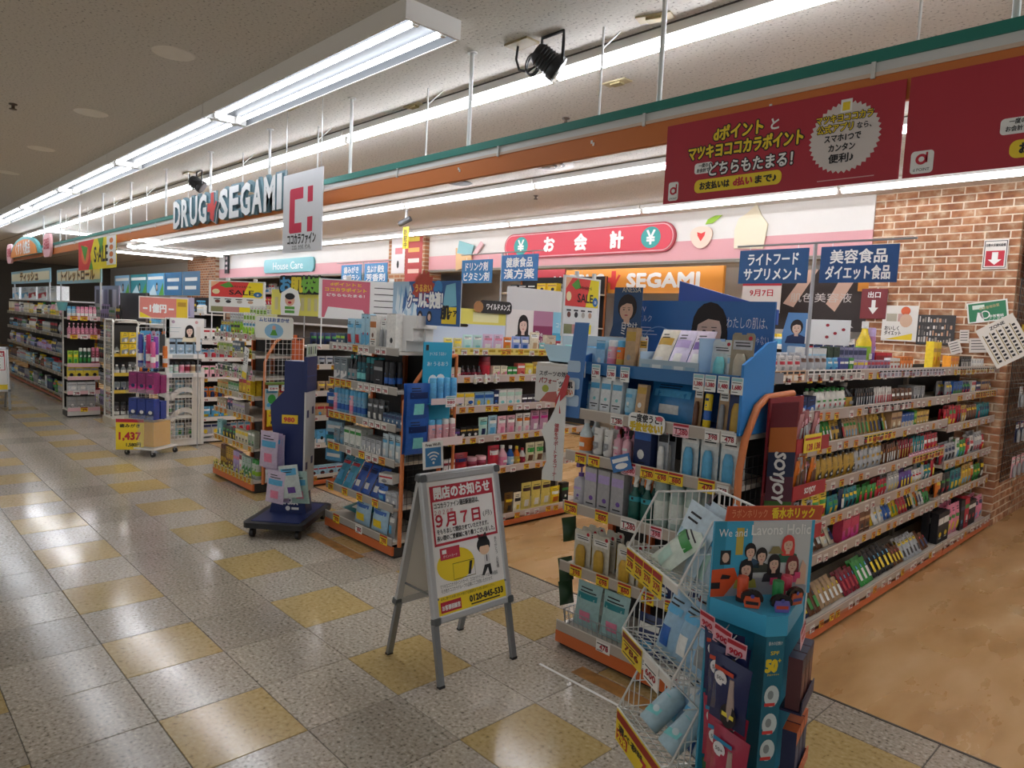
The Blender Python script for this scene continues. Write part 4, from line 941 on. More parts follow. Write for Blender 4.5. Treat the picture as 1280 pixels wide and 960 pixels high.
fill(g1a, NA, 4, .58, 1.9, ['bar', 'pouch', 'bar'], ['green', 'brown', 'black', 'gold', 'silver', 'tan'], (.12, .16), (.04, .07), (.02, .03), 16, tilt=.25, rows=2)
put(g1a, NA, 4, 1.92, [(2, 'carton', 'wood-brown box', .1, .06, .14, 'tan', 'brown', 'cream'), (4, 'carton', 'blue and white box', .06, .05, .12, 'blue', 'white', 'tan'), (1, 'carton', 'green box', .06, .05, .13, 'green', 'lime', 'yellow'), (4, 'carton', 'yellow-tan box', .065, .05, .12, '#d9b25a', 'brown', 'white')], rows=2)
put(g1a, NA, 5, .35, [(3, 'carton', 'navy tissue-size box', .1, .06, .11, 'navy', 'blue', 'white'), (6, 'spout', 'white and green jelly pouch', .07, .04, .145, 'white', 'green', 'red'), (1, 'bottle', 'big black bottle with gold label', .12, .12, .17, 'black', 'grey', 'gold'), (8, 'bar', 'slim dark bar', .035, .02, .13, 'black', 'silver', 'brown'), (8, 'bar', 'white slim bar', .035, .02, .13, 'white', 'red', 'brown'), (5, 'pouch', 'brown and white pouch', .08, .03, .11, 'brown', 'white', 'orange'), (3, 'carton', 'dark grey box', .08, .05, .12, 'grey', 'black', 'white')], jit=.006, rows=2)
put(g1a, NA, 6, .02, [(5, 'pouch', 'red and white packet', .08, .035, .11, '#d9d5d2', 'red', 'grey'), (4, 'pouch', 'silver and brown packet', .08, .035, .11, 'silver', 'brown', 'white'), (2, 'pouch', 'sky blue packet', .075, .035, .1, 'sky', 'white', 'blue'), (2, 'carton', 'purple-blue carton', .062, .05, .1, '#4a5596', 'white', 'purple'), (1, 'carton', 'green and white carton', .07, .05, .1, 'green', 'white', 'lime'), (4, 'carton', 'lilac carton', .05, .04, .085, 'lilac', 'yellow', 'purple'), (7, 'carton', 'red and blue carton', .052, .04, .085, '#9a8fa8', 'red', 'navy'), (3, 'carton', 'white and amber carton', .06, .04, .1, 'white', 'amber', 'red'), (4, 'carton', 'orange carton', .062, .05, .11, 'orange', 'amber', 'white')], jit=.004)
# a second, higher row on the top shelf
put(g1a, NA, 6, .1, [(4, 'pouch', 'white and red upper packet', .08, .035, .12, 'white', 'red', 'black'), (4, 'pouch', 'grey upper packet', .08, .035, .12, 'silver', 'grey', 'red'), (3, 'carton', 'plain white upper box', .1, .06, .15, 'white', 'pale', 'grey'), (2, 'carton', 'dark green upper box', .09, .05, .16, '#2e4630', 'green', 'grey'), (6, 'carton', 'lilac and navy upper pack', .07, .05, .16, '#8d8fb0', 'navy', 'yellow'), (1, 'bottle', 'tall yellow upper bottle', .1, .08, .34, 'yellow', 'white', 'lime'), (1, 'can', 'tall mauve upper can', .07, .07, .30, '#b07aa6', 'lilac', 'purple'), (3, 'carton', 'red upper box', .1, .06, .13, 'red', 'crimson', 'white')], y0=.17, jit=.006, dz=.0)
put(g1c, NC_, 5, .02, [(3, 'carton', 'orange-yellow box', .075, .06, .12, '#f0a02c', 'orange', 'white'), (1, 'gap', '', .06, 0, 0, 0, 0, 0), (7, 'bar', 'black and white bar', .042, .02, .12, 'black', 'white', 'silver'), (5, 'pouch', 'white paper packet', .08, .02, .1, 'white', 'silver', 'tan')], jit=.004)
put(g1c, NC_, 5, .02, [(2, 'carton', 'tall bright yellow box', .1, .06, .23, 'yellow', 'gold', 'orange')], y0=.16)
fill(g1c, NC_, 4, .02, 1.5, ['pouch', 'carton'], ['white', 'grey', 'navy', 'tan', 'yellow', 'blue'], (.1, .13), (.06, .09), (.03, .05), 21, rows=2)
fill(g1c, NC_, 3, .02, 1.5, ['pouch', 'bar'], ['red', 'orange', 'brown', 'gold', 'crimson', 'teal'], (.14, .18), (.06, .1), (.025, .04), 22, rows=2)
fill(g1c, NC_, 2, .02, 1.5, ['pouch'], ['white', 'red', 'tan', 'silver', 'green', 'crimson'], (.15, .2), (.08, .12), (.03, .05), 23, run=(1, 3), rows=2)
fill(g1c, NC_, 1, .02, 1.5, ['pouch'], ['gold', 'green', 'teal', 'black', 'yellow', 'orange'], (.15, .2), (.09, .13), (.03, .05), 24, run=(1, 3), rows=2)
fill(g1c, NC_, 0, .02, 1.5, ['pouch', 'carton'], ['black', 'gold', 'red', 'silver', 'navy', 'pink'], (.2, .28), (.1, .15), (.04, .06), 25, run=(1, 3), y0=.05, rows=2)
# printed strips and heaps along the rails
def rail_strip(g, lvl, u0, u1, c, c2, dz=0, h=.05):
    sh = [o for o in g.root.children if o.name.split('.')[0] == 'shelf'][lvl]; fy = g.sb if lvl else 0
    b = MB(); b.box(u0, fy-.0026, g.lv[lvl]-.025+dz, u1, fy-.0014, g.lv[lvl]-.025+h+dz, mat(c, .5)); n = max(2, int((u1-u0)/.07))
    for k in range(n): b.rect(u0+(k+.12)*(u1-u0)/n, g.lv[lvl]-.017+dz, u0+(k+.8)*(u1-u0)/n, g.lv[lvl]-.025+h*.6+dz, fy-.0032, mat(c2, .5)); b.rect(u0+(k+.12)*(u1-u0)/n, g.lv[lvl]-.025+h*.7+dz, u0+(k+.88)*(u1-u0)/n, g.lv[lvl]-.025+h*.9+dz, fy-.0032, m_ink)
    obj('printed_strip', b, sh)
rail_strip(g1a, 3, 2.35, 3.1, '#e2c04a', '#b0462c'); rail_strip(g1a, 3, 2.25, 2.95, '#d88fb0', '#f0e0e6', .055, .03); rail_strip(g1a, 4, 1.35, 1.85, '#e3c93f', '#a8482c'); rail_strip(g1c, 4, .75, 1.45, '#dcb23e', '#8d5a2c'); rail_strip(g1a, 6, .06, .42, '#d9b38f', '#eee6dc', 0, .06); rail_strip(g1a, 6, .45, 1.2, '#e6e3de', '#a9a4a0', 0, .06); rail_strip(g1a, 6, 1.5, 2.9, '#d3d0d6', '#9a97a8'); rail_strip(g1a, 5, 1.3, 2.2, '#d9d2ce', '#a99f9a'); rail_strip(g1c, 5, .1, 1.3, '#d6d0c4', '#c2a63e')
# soy bar rack hung on the guard: dark red card tower with three shelves of bars
SX = Mx(-1.44, 2.98, .80, PI/2)
r = empty('bar_rack', SX, 'dark red card rack of snack bars with SOYJOY lettering on the orange guard', 'display rack')
b = MB(); b.box(.0, .0, .0, .34, .01, .66, mat('#8c1f2a', .5)); obj('back_card', b, r)
cols = ['#7a2029', '#c9702c', '#26314f', '#5b2a3c', '#3f6b2a', '#c9702c']
b = MB()
for k in range(6): b.prism([(0, .11*k), (.0, .11*(k+1)), (.12, .11*(k+1)-.02), (.12, .11*k-.02 if k else 0)], 0, .004, mat(cols[5-k], .5))
o = obj('side_card', b, r, Mx(.0, -.13, 0, PI/2))
b = MB(); b.text('SOYJOY', .068, 0, 0, -.002, m_white, .04, 'l', width=.23, rot=-PI/2); obj('side_lettering', b, r, Mx(-.006, -.045, .43, -PI/2))
for k in range(3):
    z = .02+.21*k
    b = MB(); b.box(.0, -.13, z-.01, .34, .0, z, mat('#8c1f2a', .5)); b.box(0, -.134, z-.01, .34, -.13, z+.055, mat('#a8222c', .5)); sh = obj('tray', b, r)
    if k < 2:
        b = MB(); b.text('SOYJOY', .035, .17, z+.012, -.1355, m_white, .04, 'c', width=.12); obj('tray_lettering', b, sh)
    else:
        b = MB(); b.box(.06, -.139, z-.01, .24, -.1375, z+.07, mat('#f0d23a', .5)); b.text('128', .04, .12, z, -.14, m_red, .03, 'c', width=.06); b.text('138', .04, .2, z, -.14, m_red, .03, 'c', width=.06); b.rect(.07, z+.045, .23, z+.055, -.14, m_red); obj('price_strip', b, sh)
    for i in range(12):
        cc = (('#c99', 'black', 'white'), ('#b9b4ac', 'brown', 'orange'), ('#b5656a', 'silver', 'rose'))[k]
        c = ('silver' if i % 2 else 'black') if k == 0 else (('silver', 'orange', 'tan')[i % 3] if k == 1 else ('#a86468', '#c58a8c', '#8f4a50')[i % 3])
        good('bar', SX @ Mx(.025+.05*(i % 6)+.01*(i//6), -.095+.05*(i//6), z+.002, .1*((i*7) % 5-2), .12*((i*5) % 3-1)), .042, .022, .16, c, cc[1], cc[2], '%s snack bar in the %s tray of the dark red bar rack' % (ordn(i), ('lowest', 'middle', 'top')[k]), True, 3)
# black rack of small goods on the wall's side
r = empty('wire_rack', Mx(-1.535, 8.02, 0, PI/2), 'black wire wall rack fixed to the side of the brick wall', 'rack')
b = MB(); wire_panel(b, (0, -.012, .45), (1.2, 0, 0), (0, 0, 1.95), 24, 39, .0028, m_black); obj('grid', b, r)['kind'] = 'stuff'
for z in (.7, 1.05, 1.4):
    b = MB()
    for k in range(5): b.cyl((.1+.2*k, -.015, z), (.1+.2*k, -.16, z+.01), .003, m_steel, 5)
    obj('hooks', b, r)['kind'] = 'stuff'
for zi, (z, c) in enumerate(((.5, 'rose'), (.84, 'navy'), (1.18, 'silver'))):
    for k in range(4): good('blister', Mx(-1.535, 8.02, 0, PI/2) @ Mx(.1+.2*k, -.1, z), .14, .05, .2, c, 'grey', 'white', '%s %s carded pack from left, %s row, black wall rack' % (ORD[k], COLN.get(c, c), ('lowest', 'middle', 'upper')[zi]), False, 7)
b = MB(); b.box(0, 0, 0, .3, .004, .12, m_yel); b.text('1,280', .07, .15, .03, -.001, m_red, .03, 'c', width=.22); thing('price_card', b, Mx(-1.5, 8.15, 1.85, PI/2), 'yellow price card on the black wall rack', 'price card')
b = MB(); b.box(0, 0, 0, .9, .006, .5, mat('#d9a0b5', .5)); b.rect(.1, .2, .8, .4, -.001, m_white); thing('wall_poster', b, Mx(-1.52, 8.1, 2.42, PI/2), 'pink poster above the black wire rack', 'poster')

# papers on the brick wall and above the shelf
def paper(name, x, y, z, w, h, c, label, fn=None, rz=0, ry=0, cat='notice', t=.003):
    r = empty(name, Mx(x, y, z, rz, 0, ry), label, cat); b = MB(); b.box(-w/2, -t, -h/2, w/2, 0, h/2, mat(c, .5)); obj('sheet', b, r)
    if fn: P2(r, 'print', lambda b: fn(b, -t-.0008, w, h))
    return r
def f(b, y, w, h):
    b.rect(-w*.46, -h*.46, w*.46, -h*.44, y, m_ink); b.rect(-w*.46, h*.44, w*.46, h*.46, y, m_ink); b.rect(-w*.46, -h*.46, -w*.43, h*.46, y, m_ink); b.rect(w*.43, -h*.46, w*.46, h*.46, y, m_ink)
    b.text('自動火災報知設備', .03, 0, h*.27, y-.0005, m_ink, .02, 'c', width=w*.8); b.rect(-w*.38, -h*.4, w*.38, h*.12, y, m_red)
    b.poly([(-.025, .02), (-.025, -.05), (-.055, -.05), (0, -.1), (.055, -.05), (.025, -.05), (.025, .02)], y-.0005, m_white)
paper('arrow_notice', -1.75, 8.0, 2.625, .2, .28, '#ebe6df', 'white notice with a white arrow on red, on the brick wall', f)
def f(b, y, w, h):
    b.rect(-w*.46, -h*.44, w*.46, h*.44, y, mat('#2f7f58', .5)); b.text('非常警報装置', .03, .02, .03, y-.0006, mat('#a9a072', .5), .02, 'c', width=w*.5, rot=.15); b.rect(-.12, .03, -.02, .07, y-.0005, mat('#d8e6da', .5)); b.ring(-.02, -.03, .03, .04, y-.0005, m_white, 16); b.text('非常電話', .028, .07, -.06, y-.0005, m_white, .02, 'c', width=.12); b.text('ここです', .028, .07, -.09, y-.0005, m_white, .02, 'c', width=.12); b.poly([(-.1, -.09), (-.03, -.09), (-.04, -.01), (-.08, 0)], y-.0005, m_white)
paper('green_notice', -1.765, 8.0, 2.08, .335, .2, '#eef0ea', 'tilted green and white notice card on the brick wall', f, 0, R(-9))
def f(b, y, w, h):
    b.disc(.05, h*.35, .045, .045, y, mat('#e0673c', .5)); b.rect(-.13, .02, -.03, .1, y, mat('#b7b3a0', .5)); b.rect(-.02, .02, .06, .1, y, mat('#c9a29a', .5)); b.disc(.06, .03, .06, .07, y-.0005, mat('#d9b79c', .5), 14)
    b.text('おいしく', .05, -.14, -.07, y, m_ink, .02, width=.14); b.text('ダイエット', .05, -.14, -.12, y, m_ink, .02, width=.16); b.poly([(-.13, -.17), (.13, -.17), (.13, -.1), (.02, -.13)], y-.0005, m_yel)
paper('diet_poster', -2.53, 7.99, 1.94, .34, .37, '#ece9e2', 'white poster with an orange circle behind the snack shelves', f, cat='poster')
def f(b, y, w, h):
    r2 = random.Random(5)
    for k in range(46): xx = -w*.45+w*.9*(k % 12)/12; zz = -h*.42+h*.9*(k//12)/4; b.rect(xx, zz, xx+r2.uniform(.008, .02), zz+r2.uniform(.02, .06), y, mat(r2.choice(['#d8d6d0', '#a39b90', '#5d5a58', '#c99b7a']), .5))
paper('dark_poster', -2.19, 7.99, 1.885, .34, .3, '#3d3b3c', 'dark grey poster crowded with small print behind the snack shelves', f, cat='poster')
for k, (x, z, w, h, ry) in enumerate(((-2.0, 1.72, .1, .13, -20), (-1.93, 1.83, .08, .13, -3), (-1.8, 1.75, .16, .14, -4))):
    paper('pinned_slip', x, 7.98-.004*k, z, w, h, '#d9d2ca', 'small white slip pinned above the end bay, %s' % ('leftmost tilted one', 'upright one', 'wide right one')[k], lambda b, y, w, h: [b.rect(-w*.4, h*(.3-.2*i), w*.35, h*(.35-.2*i), y, m_ink) for i in range(4)], 0, R(ry))
def f(b, y, w, h):
    b.text('ZONE', .04, w*.02, h*.36, y, m_ink, .03, 'c', width=w*.4)
    for c in range(5):
        b.rect(-w*.42+w*.18*c, -h*.42, -w*.40+w*.18*c, h*.32, y, mat('#a08b4a', .5))
        for q in range(8): b.rect(-w*.38+w*.18*c, -h*.4+h*.09*q, -w*.30+w*.18*c, -h*.35+h*.09*q, y-.0005, m_ink)
paper('colour_chart', -1.545, 7.72, 1.80, .34, .40, '#e9e3da', 'tilted white chart with rows of dark samples hanging by the brick corner', f, R(35), R(-32), cat='chart')
for k, (c, z) in enumerate((('#3b70b8', 1.42), ('#d9d9d4', 1.39))):
    pass
# ---------------------------------------------------------------- middle gondola: blue end rack and its aisle side
LM = [.125, .37, .70, .955, 1.22, 1.50]
g2e = gondola('end_rack', 'orange-based end rack of blue cans and packs, behind the A-board sign', Mx(-5.09, 2.83, 0), .97, .42, LM, '#a9a39b', '#cf6a35', m_o, 1.54, rail_h=.058, posts=[.03, .48, .97])
N2 = 'blue can rack'
def trow(g, lvl, keys, u0, u1, sc=1.0, seed=1):
    r = random.Random(seed+lvl); n = len(keys)
    tags(g, lvl, [(u0+(u1-u0)*(i+.5)/n, k, r.randrange(6), sc) for i, k in enumerate(keys) if k != ' '])
trow(g2e, 0, 'y w y', .1, .95, 1.6); trow(g2e, 1, 'y y y y ', .03, .9, 1.35); trow(g2e, 2, 'yy w ywwo ', .02, .95, 1.3)
trow(g2e, 3, 'yyyyo wwww ', .02, .95, 1.15); trow(g2e, 4, 'yyyy wwwww ', .02, .95, 1.15); trow(g2e, 5, 'wwwwyww ww ', .05, .9, 1.15)
put(g2e, N2, 0, .06, [(1, 'gap', '', .3, 0, 0, 0, 0, 0), (2, 'pouch', 'blue and white picture pack', .22, .06, .21, '#a9cbe0', 'blue', 'yellow'), (1, 'pouch', 'grey soft pack', .08, .05, .2, 'grey', 'white', 'sky')], gap=.02, tilt=.12)
good('pouch', g2e.F @ Mx(.22, .13, .16, 0, -1.35), .34, .04, .24, '#1f7f86', 'teal', 'white', 'teal soft bag lying on the bottom shelf of the blue can rack', True, 9)
put(g2e, N2, 1, .03, [(2, 'pouch', 'teal and red flat pack', .13, .03, .25, '#3f94b0', 'red', 'sky'), (3, 'pouch', 'royal blue pack with white base', .12, .03, .24, '#2854a8', 'navy', 'white')], True, .01, .04, .5)
put(g2e, N2, 1, .70, [(1, 'pouch', 'round blue emblem pack', .12, .05, .13, 'blue', 'white', 'sky'), (2, 'carton', 'pale grey box', .07, .06, .1, 'silver', 'grey', 'white')])
good('carton', g2e.F @ Mx(.73, .12, LM[1]+.132, .3), .13, .08, .075, 'white', 'red', 'grey', 'small white and red box resting on the blue emblem pack', True, 3)
put(g2e, N2, 2, .03, [(2, 'pouch', 'blue-grey soft pack', .085, .04, .13, '#7f9aa8', 'grey', 'sky'), (3, 'carton', 'white carton with green rings', .078, .05, .17, '#dfe4dc', 'green', 'white'), (4, 'carton', 'silver-grey carton', .06, .05, .13, 'silver', 'white', 'grey'), (3, 'pouch', 'leaning blue and white pack', .075, .03, .19, '#c3d4dc', 'sky', 'white')], True, .008, .03, rows=2)
put(g2e, N2, 3, .02, [(1, 'can', 'pink spray can', .052, .052, .205, 'rose', 'sky', 'pink'), (3, 'can', 'sky blue spray can', .052, .052, .205, '#7fb4d6', 'sky', 'blue')], True, .006)
put(g2e, N2, 3, .265, [(1, 'can', 'pink spray can', .052, .052, .205, 'rose', 'sky', 'pink'), (3, 'can', 'sky blue spray can', .052, .052, .205, '#7fb4d6', 'sky', 'blue')], True, .006)
put(g2e, N2, 3, .53, [(3, 'pouch', 'black and silver sachet', .07, .03, .17, '#4b4d50', 'silver', 'white'), (5, 'carton', 'small navy and white carton', .048, .04, .09, '#5a7896', 'navy', 'white')], True, .006, rows=2)
put(g2e, N2, 4, .03, [(2, 'carton', 'grey picture carton', .095, .05, .19, '#8d999e', 'white', 'grey'), (2, 'bottle', 'black tonic bottle', .055, .055, .22, 'black', 'teal', 'grey'), (2, 'can', 'dark teal spray can', .055, .055, .215, '#16606e', 'black', 'aqua'), (2, 'can', 'black and teal spray can', .055, .055, .215, '#152a30', 'teal', 'black'), (1, 'carton', 'tall black carton', .12, .06, .2, 'black', 'grey', 'black'), (2, 'can', 'slim black blue-banded can', .05, .05, .2, 'black', 'black', 'blue')], True, .008, rows=2)
put(g2e, N2, 5, .05, [(2, 'carton', 'small navy and lime carton', .065, .05, .1, '#4d6474', 'lime', 'white'), (2, 'pouch', 'light blue razor pack', .11, .04, .22, '#9cc7dc', 'sky', 'red'), (2, 'carton', 'tall pale blue carton', .055, .05, .26, 'pale', 'sky', 'red'), (1, 'carton', 'white and copper carton', .085, .06, .25, '#e2ded6', 'amber', 'brown'), (2, 'blister', 'white card with a grey brush', .06, .05, .25, '#dddedb', 'grey', 'white'), (1, 'carton', 'tall white appliance box', .115, .08, .27, '#e6e4df', 'white', 'black')], True, .006)
put(g2e, N2, 5, .07, [(3, 'carton', 'dark upper box', .08, .05, .15, '#3f4f5c', 'lime', 'black'), (2, 'carton', 'grey-blue upper box', .1, .05, .13, '#8fa3b0', 'sky', 'white'), (2, 'carton', 'white upper box', .14, .08, .2, '#dededa', 'white', 'grey')], False, .008, .16, dz=.0)
# stepped white box block at the right end of the top shelf
r = empty('stepped_box', Mx(-4.24, 2.98, 1.503), 'white stepped cardboard block at the right end of the top blue rack shelf', 'box')
for k, (x0, x1, z0, z1) in enumerate(((-.1, .08, 0, .08), (-.1, .16, .08, .17), (-.1, .2, .17, .26))):
    b = MB(); b.box(x0, -.06, z0, x1, .12, z1, mat('#e4e4e2', .5)); obj('block', b, r)
# aisle side
LS = [.10, .51, .79, 1.04, 1.285, 1.505]
g2s = gondola('supplement_shelves', 'supplement shelves on the aisle side of the middle gondola', Mx(-4.22, 3.36, 0, PI/2), 1.75, .40, LS, '#cdbcb4', '#c9683a', '#cdbfae', 1.53, rail_h=.06, set_back=.03, ntag=8, tagmix='wwyyo', seed=8, lip=.008, back='#4b423d')
N3 = 'supplement aisle'
sh = [o for o in g2s.root.children if o.name.startswith('shelf')][5]
b = MB(); b.box(.02, .0285, 1.478, 1.4, .0292, 1.532, mat('#ead77a', .5))
for k in range(14): b.rect(.04+.1*k, 1.50, .11+.1*k, 1.52, .028, mat('#b99b2a', .5))
obj('yellow_strip', b, sh)
put(g2s, N3, 0, .72, [(1, 'pouch', 'dark brown and yellow pack', .1, .04, .19, '#6b4a1e', 'yellow', 'black'), (1, 'pouch', 'white and yellow slim pack', .09, .03, .18, 'cream', 'black', 'yellow'), (3, 'pouch', 'yellow pack with a dark oval', .12, .04, .25, '#dcc96a', '#4a2f35', 'white'), (1, 'pouch', 'bright yellow pack', .13, .05, .17, 'yellow', 'white', 'orange'), (1, 'carton', 'black and green carton', .09, .05, .19, 'black', 'green', 'white')], True, .006, .04)
fill(g2s, N3, 0, .02, .66, ['pouch', 'carton'], ['gold', 'white', 'black', 'brown'], (.16, .2), (.09, .12), (.03, .05), 31)
put(g2s, N3, 1, .03, [(2, 'carton', 'white and crimson carton', .06, .05, .13, 'white', 'crimson', 'red'), (1, 'pouch', 'red bag with berries', .15, .06, .17, '#a82430', 'navy', 'red'), (2, 'jar', 'rose-red tub', .1, .1, .12, '#a83f58', 'rose', 'crimson'), (1, 'pouch', 'red and white standing bag', .13, .06, .2, '#c02a40', 'white', 'red'), (1, 'bottle', 'pink powder bottle', .09, .09, .19, 'rose', 'white', 'pink'), (1, 'bottle', 'blue and white bottle', .07, .07, .18, 'blue', 'white', 'pale'), (1, 'bottle', 'orange honey bottle', .065, .065, .17, 'orange', 'yellow', 'gold'), (1, 'bottle', 'white and red bottle', .06, .06, .15, 'white', 'red', 'crimson'), (2, 'pouch', 'green and cream pack', .11, .05, .19, '#d9d3b0', 'green', 'brown')], True, .006)
put(g2s, N3, 2, .05, [(2, 'carton', 'dark purple carton', .07, .05, .09, '#4a3c56', 'purple', 'white'), (3, 'carton', 'small black carton', .06, .05, .1, 'black', 'gold', 'white'), (1, 'pouch', 'mint and white pouch', .1, .03, .17, '#bfe0d4', 'aqua', 'navy'), (1, 'pouch', 'pale blue and white pouch', .1, .03, .18, 'pale', 'white', 'sky'), (2, 'pouch', 'pink and white pouch', .1, .03, .17, 'rose', 'white', 'pink'), (2, 'pouch', 'white pouch with orange seal', .085, .03, .18, 'white', 'orange', 'rose'), (2, 'pouch', 'purple-topped pink pouch', .11, .03, .2, '#c99ab0', 'magenta', 'white')], True, .006)
put(g2s, N3, 3, .05, [(1, 'carton', 'navy tall carton', .07, .05, .15, 'navy', 'blue', 'white'), (2, 'carton', 'yellow and white carton', .1, .05, .13, 'cream', 'yellow', 'blue'), (2, 'carton', 'blue fish-print carton', .1, .05, .13, '#8cb2cc', 'blue', 'yellow'), (1, 'carton', 'dark blue carton', .05, .05, .14, 'navy', 'white', 'blue'), (3, 'carton', 'white carton with green oval', .085, .05, .145, '#e4e4dd', 'mint', 'aqua'), (3, 'carton', 'small dark carton', .06, .05, .09, '#44404a', 'white', 'purple'), (3, 'carton', 'black and white carton', .08, .05, .1, 'black', 'white', 'yellow'), (1, 'carton', 'magenta and orange carton', .08, .05, .15, 'magenta', 'orange', 'yellow')], True, .006)
put(g2s, N3, 4, .05, [(2, 'carton', 'cream small carton', .06, .05, .09, 'cream', 'pink', 'white'), (4, 'bottle', 'dark brown small bottle', .05, .05, .1, '#3a2226', 'black', 'crimson'), (1, 'jar', 'tall crimson canister', .1, .1, .175, '#a8242f', 'crimson', 'red'), (2, 'carton', 'beige small carton', .075, .05, .1, 'cream', 'pink', 'tan'), (2, 'carton', 'green small carton', .05, .05, .09, 'green', 'white', 'lime'), (1, 'carton', 'coral red carton', .085, .05, .12, '#d9685c', 'white', 'red'), (1, 'carton', 'yellow flower carton', .09, .05, .12, '#e2d46a', 'yellow', 'white'), (2, 'pouch', 'gold ochre pack', .11, .04, .13, 'gold', 'yellow', 'brown')], True, .008)
for i in range(3): good('bottle', g2s.F @ Mx(.3+.11*i, .02, 1.245), .03, .03, .08, 'white', 'white', 'cream', '%s tiny white bottle from left before the canister rail, supplement aisle' % ORD[i], False)
put(g2s, N3, 5, .02, [(2, 'pouch', 'yellow sweet bag', .09, .03, .1, '#e6dc8a', 'yellow', 'white'), (2, 'pouch', 'mint sweet bag', .1, .03, .13, '#bfe3dd', 'white', 'aqua'), (2, 'pouch', 'pink-lilac sweet bag', .11, .03, .14, '#dcbcd6', 'pink', 'white'), (1, 'pouch', 'orange sweet bag', .09, .03, .12, 'orange', 'white', 'gold'), (2, 'pouch', 'periwinkle blue bag', .1, .03, .13, '#8fa2d8', 'white', 'blue'), (1, 'pouch', 'cream-white bag', .12, .03, .17, 'cream', 'white', 'tan'), (1, 'pouch', 'pale aqua bag', .07, .03, .08, 'aqua', 'white', 'sky'), (1, 'carton', 'beige portrait carton', .12, .05, .15, '#cfc3ad', 'grey', 'tan'), (1, 'pouch', 'crimson sweet bag', .13, .03, .1, '#a8283f', 'white', 'pink'), (2, 'pouch', 'magenta sweet bag', .12, .04, .13, '#b83a72', 'crimson', 'white')], True, .006, .05)
# header boards above the supplement aisle
FS = Mx(-4.22, 3.36, 0, PI/2)
def stand_board(name, M, w, h, c, label, fn, cat='sign board', t=.006, leg=None):
    r = empty(name, M, label, cat); b = MB(); b.box(-w/2, 0, 0, w/2, t, h, mat(c, .5)); obj('panel', b, r)
    if fn: P2(r, 'print', lambda b: fn(b, -.001, w, h))
    if leg:
        b = MB(); b.cyl((0, t+.004, -leg), (0, t+.004, h*.5), .006, m_steel, 6); obj('support', b, r)
    return r
def f(b, y, w, h):
    b.rect(-w/2, h*.62, w/2, h, y, mat('#efe46f', .5)); b.text('うるおう', .07, -w*.45, h*.82, y-.001, mat('#b9a92a', .5), .02, width=.22); b.text('ナーチャプリ', .07, -w*.45, h*.67, y-.001, mat('#b9a92a', .5), .02, width=.3); b.rect(.05, h*.68, w*.4, h*.92, y-.0006, mat('#f6f1b8', .5)); b.rr(-.2, h*.54, .0, h*.62, .02, y-.0008, mat('#6c6a6a', .5))
stand_board('shelf_header', FS @ Mx(.46, .33, 1.51), .86, .34, '#cfdbee', 'yellow and pale blue header board above the supplement aisle', f)
def f(b, y, w, h):
    b.rect(-w/2, 0, -.12, h, y, mat('#efe9e6', .5)); head(b, -.26, h*.62, .1, y-.001, '#e6c7b8', '#1c1718', True, '#2f4d57'); b.rect(-.13, 0, .13, h, y-.0004, mat('#8c3a62', .5)); b.rect(-.13, h*.62, .13, h, y-.0008, mat('#b982a0', .5)); b.text('The', .07, -.1, h*.35, y-.001, m_white, 0, width=.1); b.text('Calorie', .08, -.1, h*.15, y-.001, m_white, 0, width=.2)
    b.rect(.13, 0, w/2, h, y-.0004, mat('#8ccbe3', .5)); b.rect(.13, h*.1, w/2, h*.45, y-.0008, mat('#4aa9cf', .5)); b.text('コラーゲン', .06, .3, h*.6, y-.001, m_white, 0, 'c', width=.25)
stand_board('shelf_header', FS @ Mx(1.37, .33, 1.51), .94, .36, '#d9d9da', 'header board with a dark-haired portrait beside purple and blue panels', f)
b = MB(); b.box(-.46, 0, 0, .46, .006, .2, mat('#dcdcdd', .5)); thing('shelf_header', b, FS @ Mx(1.37, .345, 1.87), 'plain pale grey board standing above the purple portrait header', 'sign board')
b = MB(); b.prism(rrect(-.19, -.05, .19, .06, .04), 0, .006, mat('#2d2a2c', .5)); b.text('ワイルドメンズ', .06, .03, -.015, -.001, m_white, .03, 'c', width=.28); b.disc(-.2, .0, .055, .05, -.001, mat('#a8784a', .5), 12); thing('promo_card', b, FS @ Mx(.75, .31, 1.87), 'black card with white lettering above the yellow header board', 'card')
b = MB()
b.prism([(-.2, 0), (.2, 0), (.26, .1), (-.26, .1)], -.08, -.07, mat('#b9dcec', .4)); b.box(-.2, -.08, 0, .2, .08, .008, mat('#b9dcec', .4)); b.box(-.26, .07, 0, .26, .08, .16, mat('#cfe4ee', .4))
r = empty('card_tray', Mx(-2.52, 2.98, 1.53), 'pale blue card tray of small packs left of the dark blue display', 'tray'); obj('tray_body', b, r)
for i in range(3): good('pouch', Mx(-2.66+.13*i, 2.98, 1.54, 0, -.4), .11, .03, .1, ('aqua', 'sky', 'pale')[i], 'white', 'blue', '%s pack in the pale blue card tray' % ('left aqua', 'middle sky blue', 'right pale blue')[i], True, i)
b = MB(); b.box(-.25, .0, 0, .25, .4, .02, mat('#d6d0c6', .4)); thing('side_shelf', b, Mx(-2.53, 2.86, 1.508), 'pale shelf board carrying the blue card tray at the aisle corner', 'shelf')
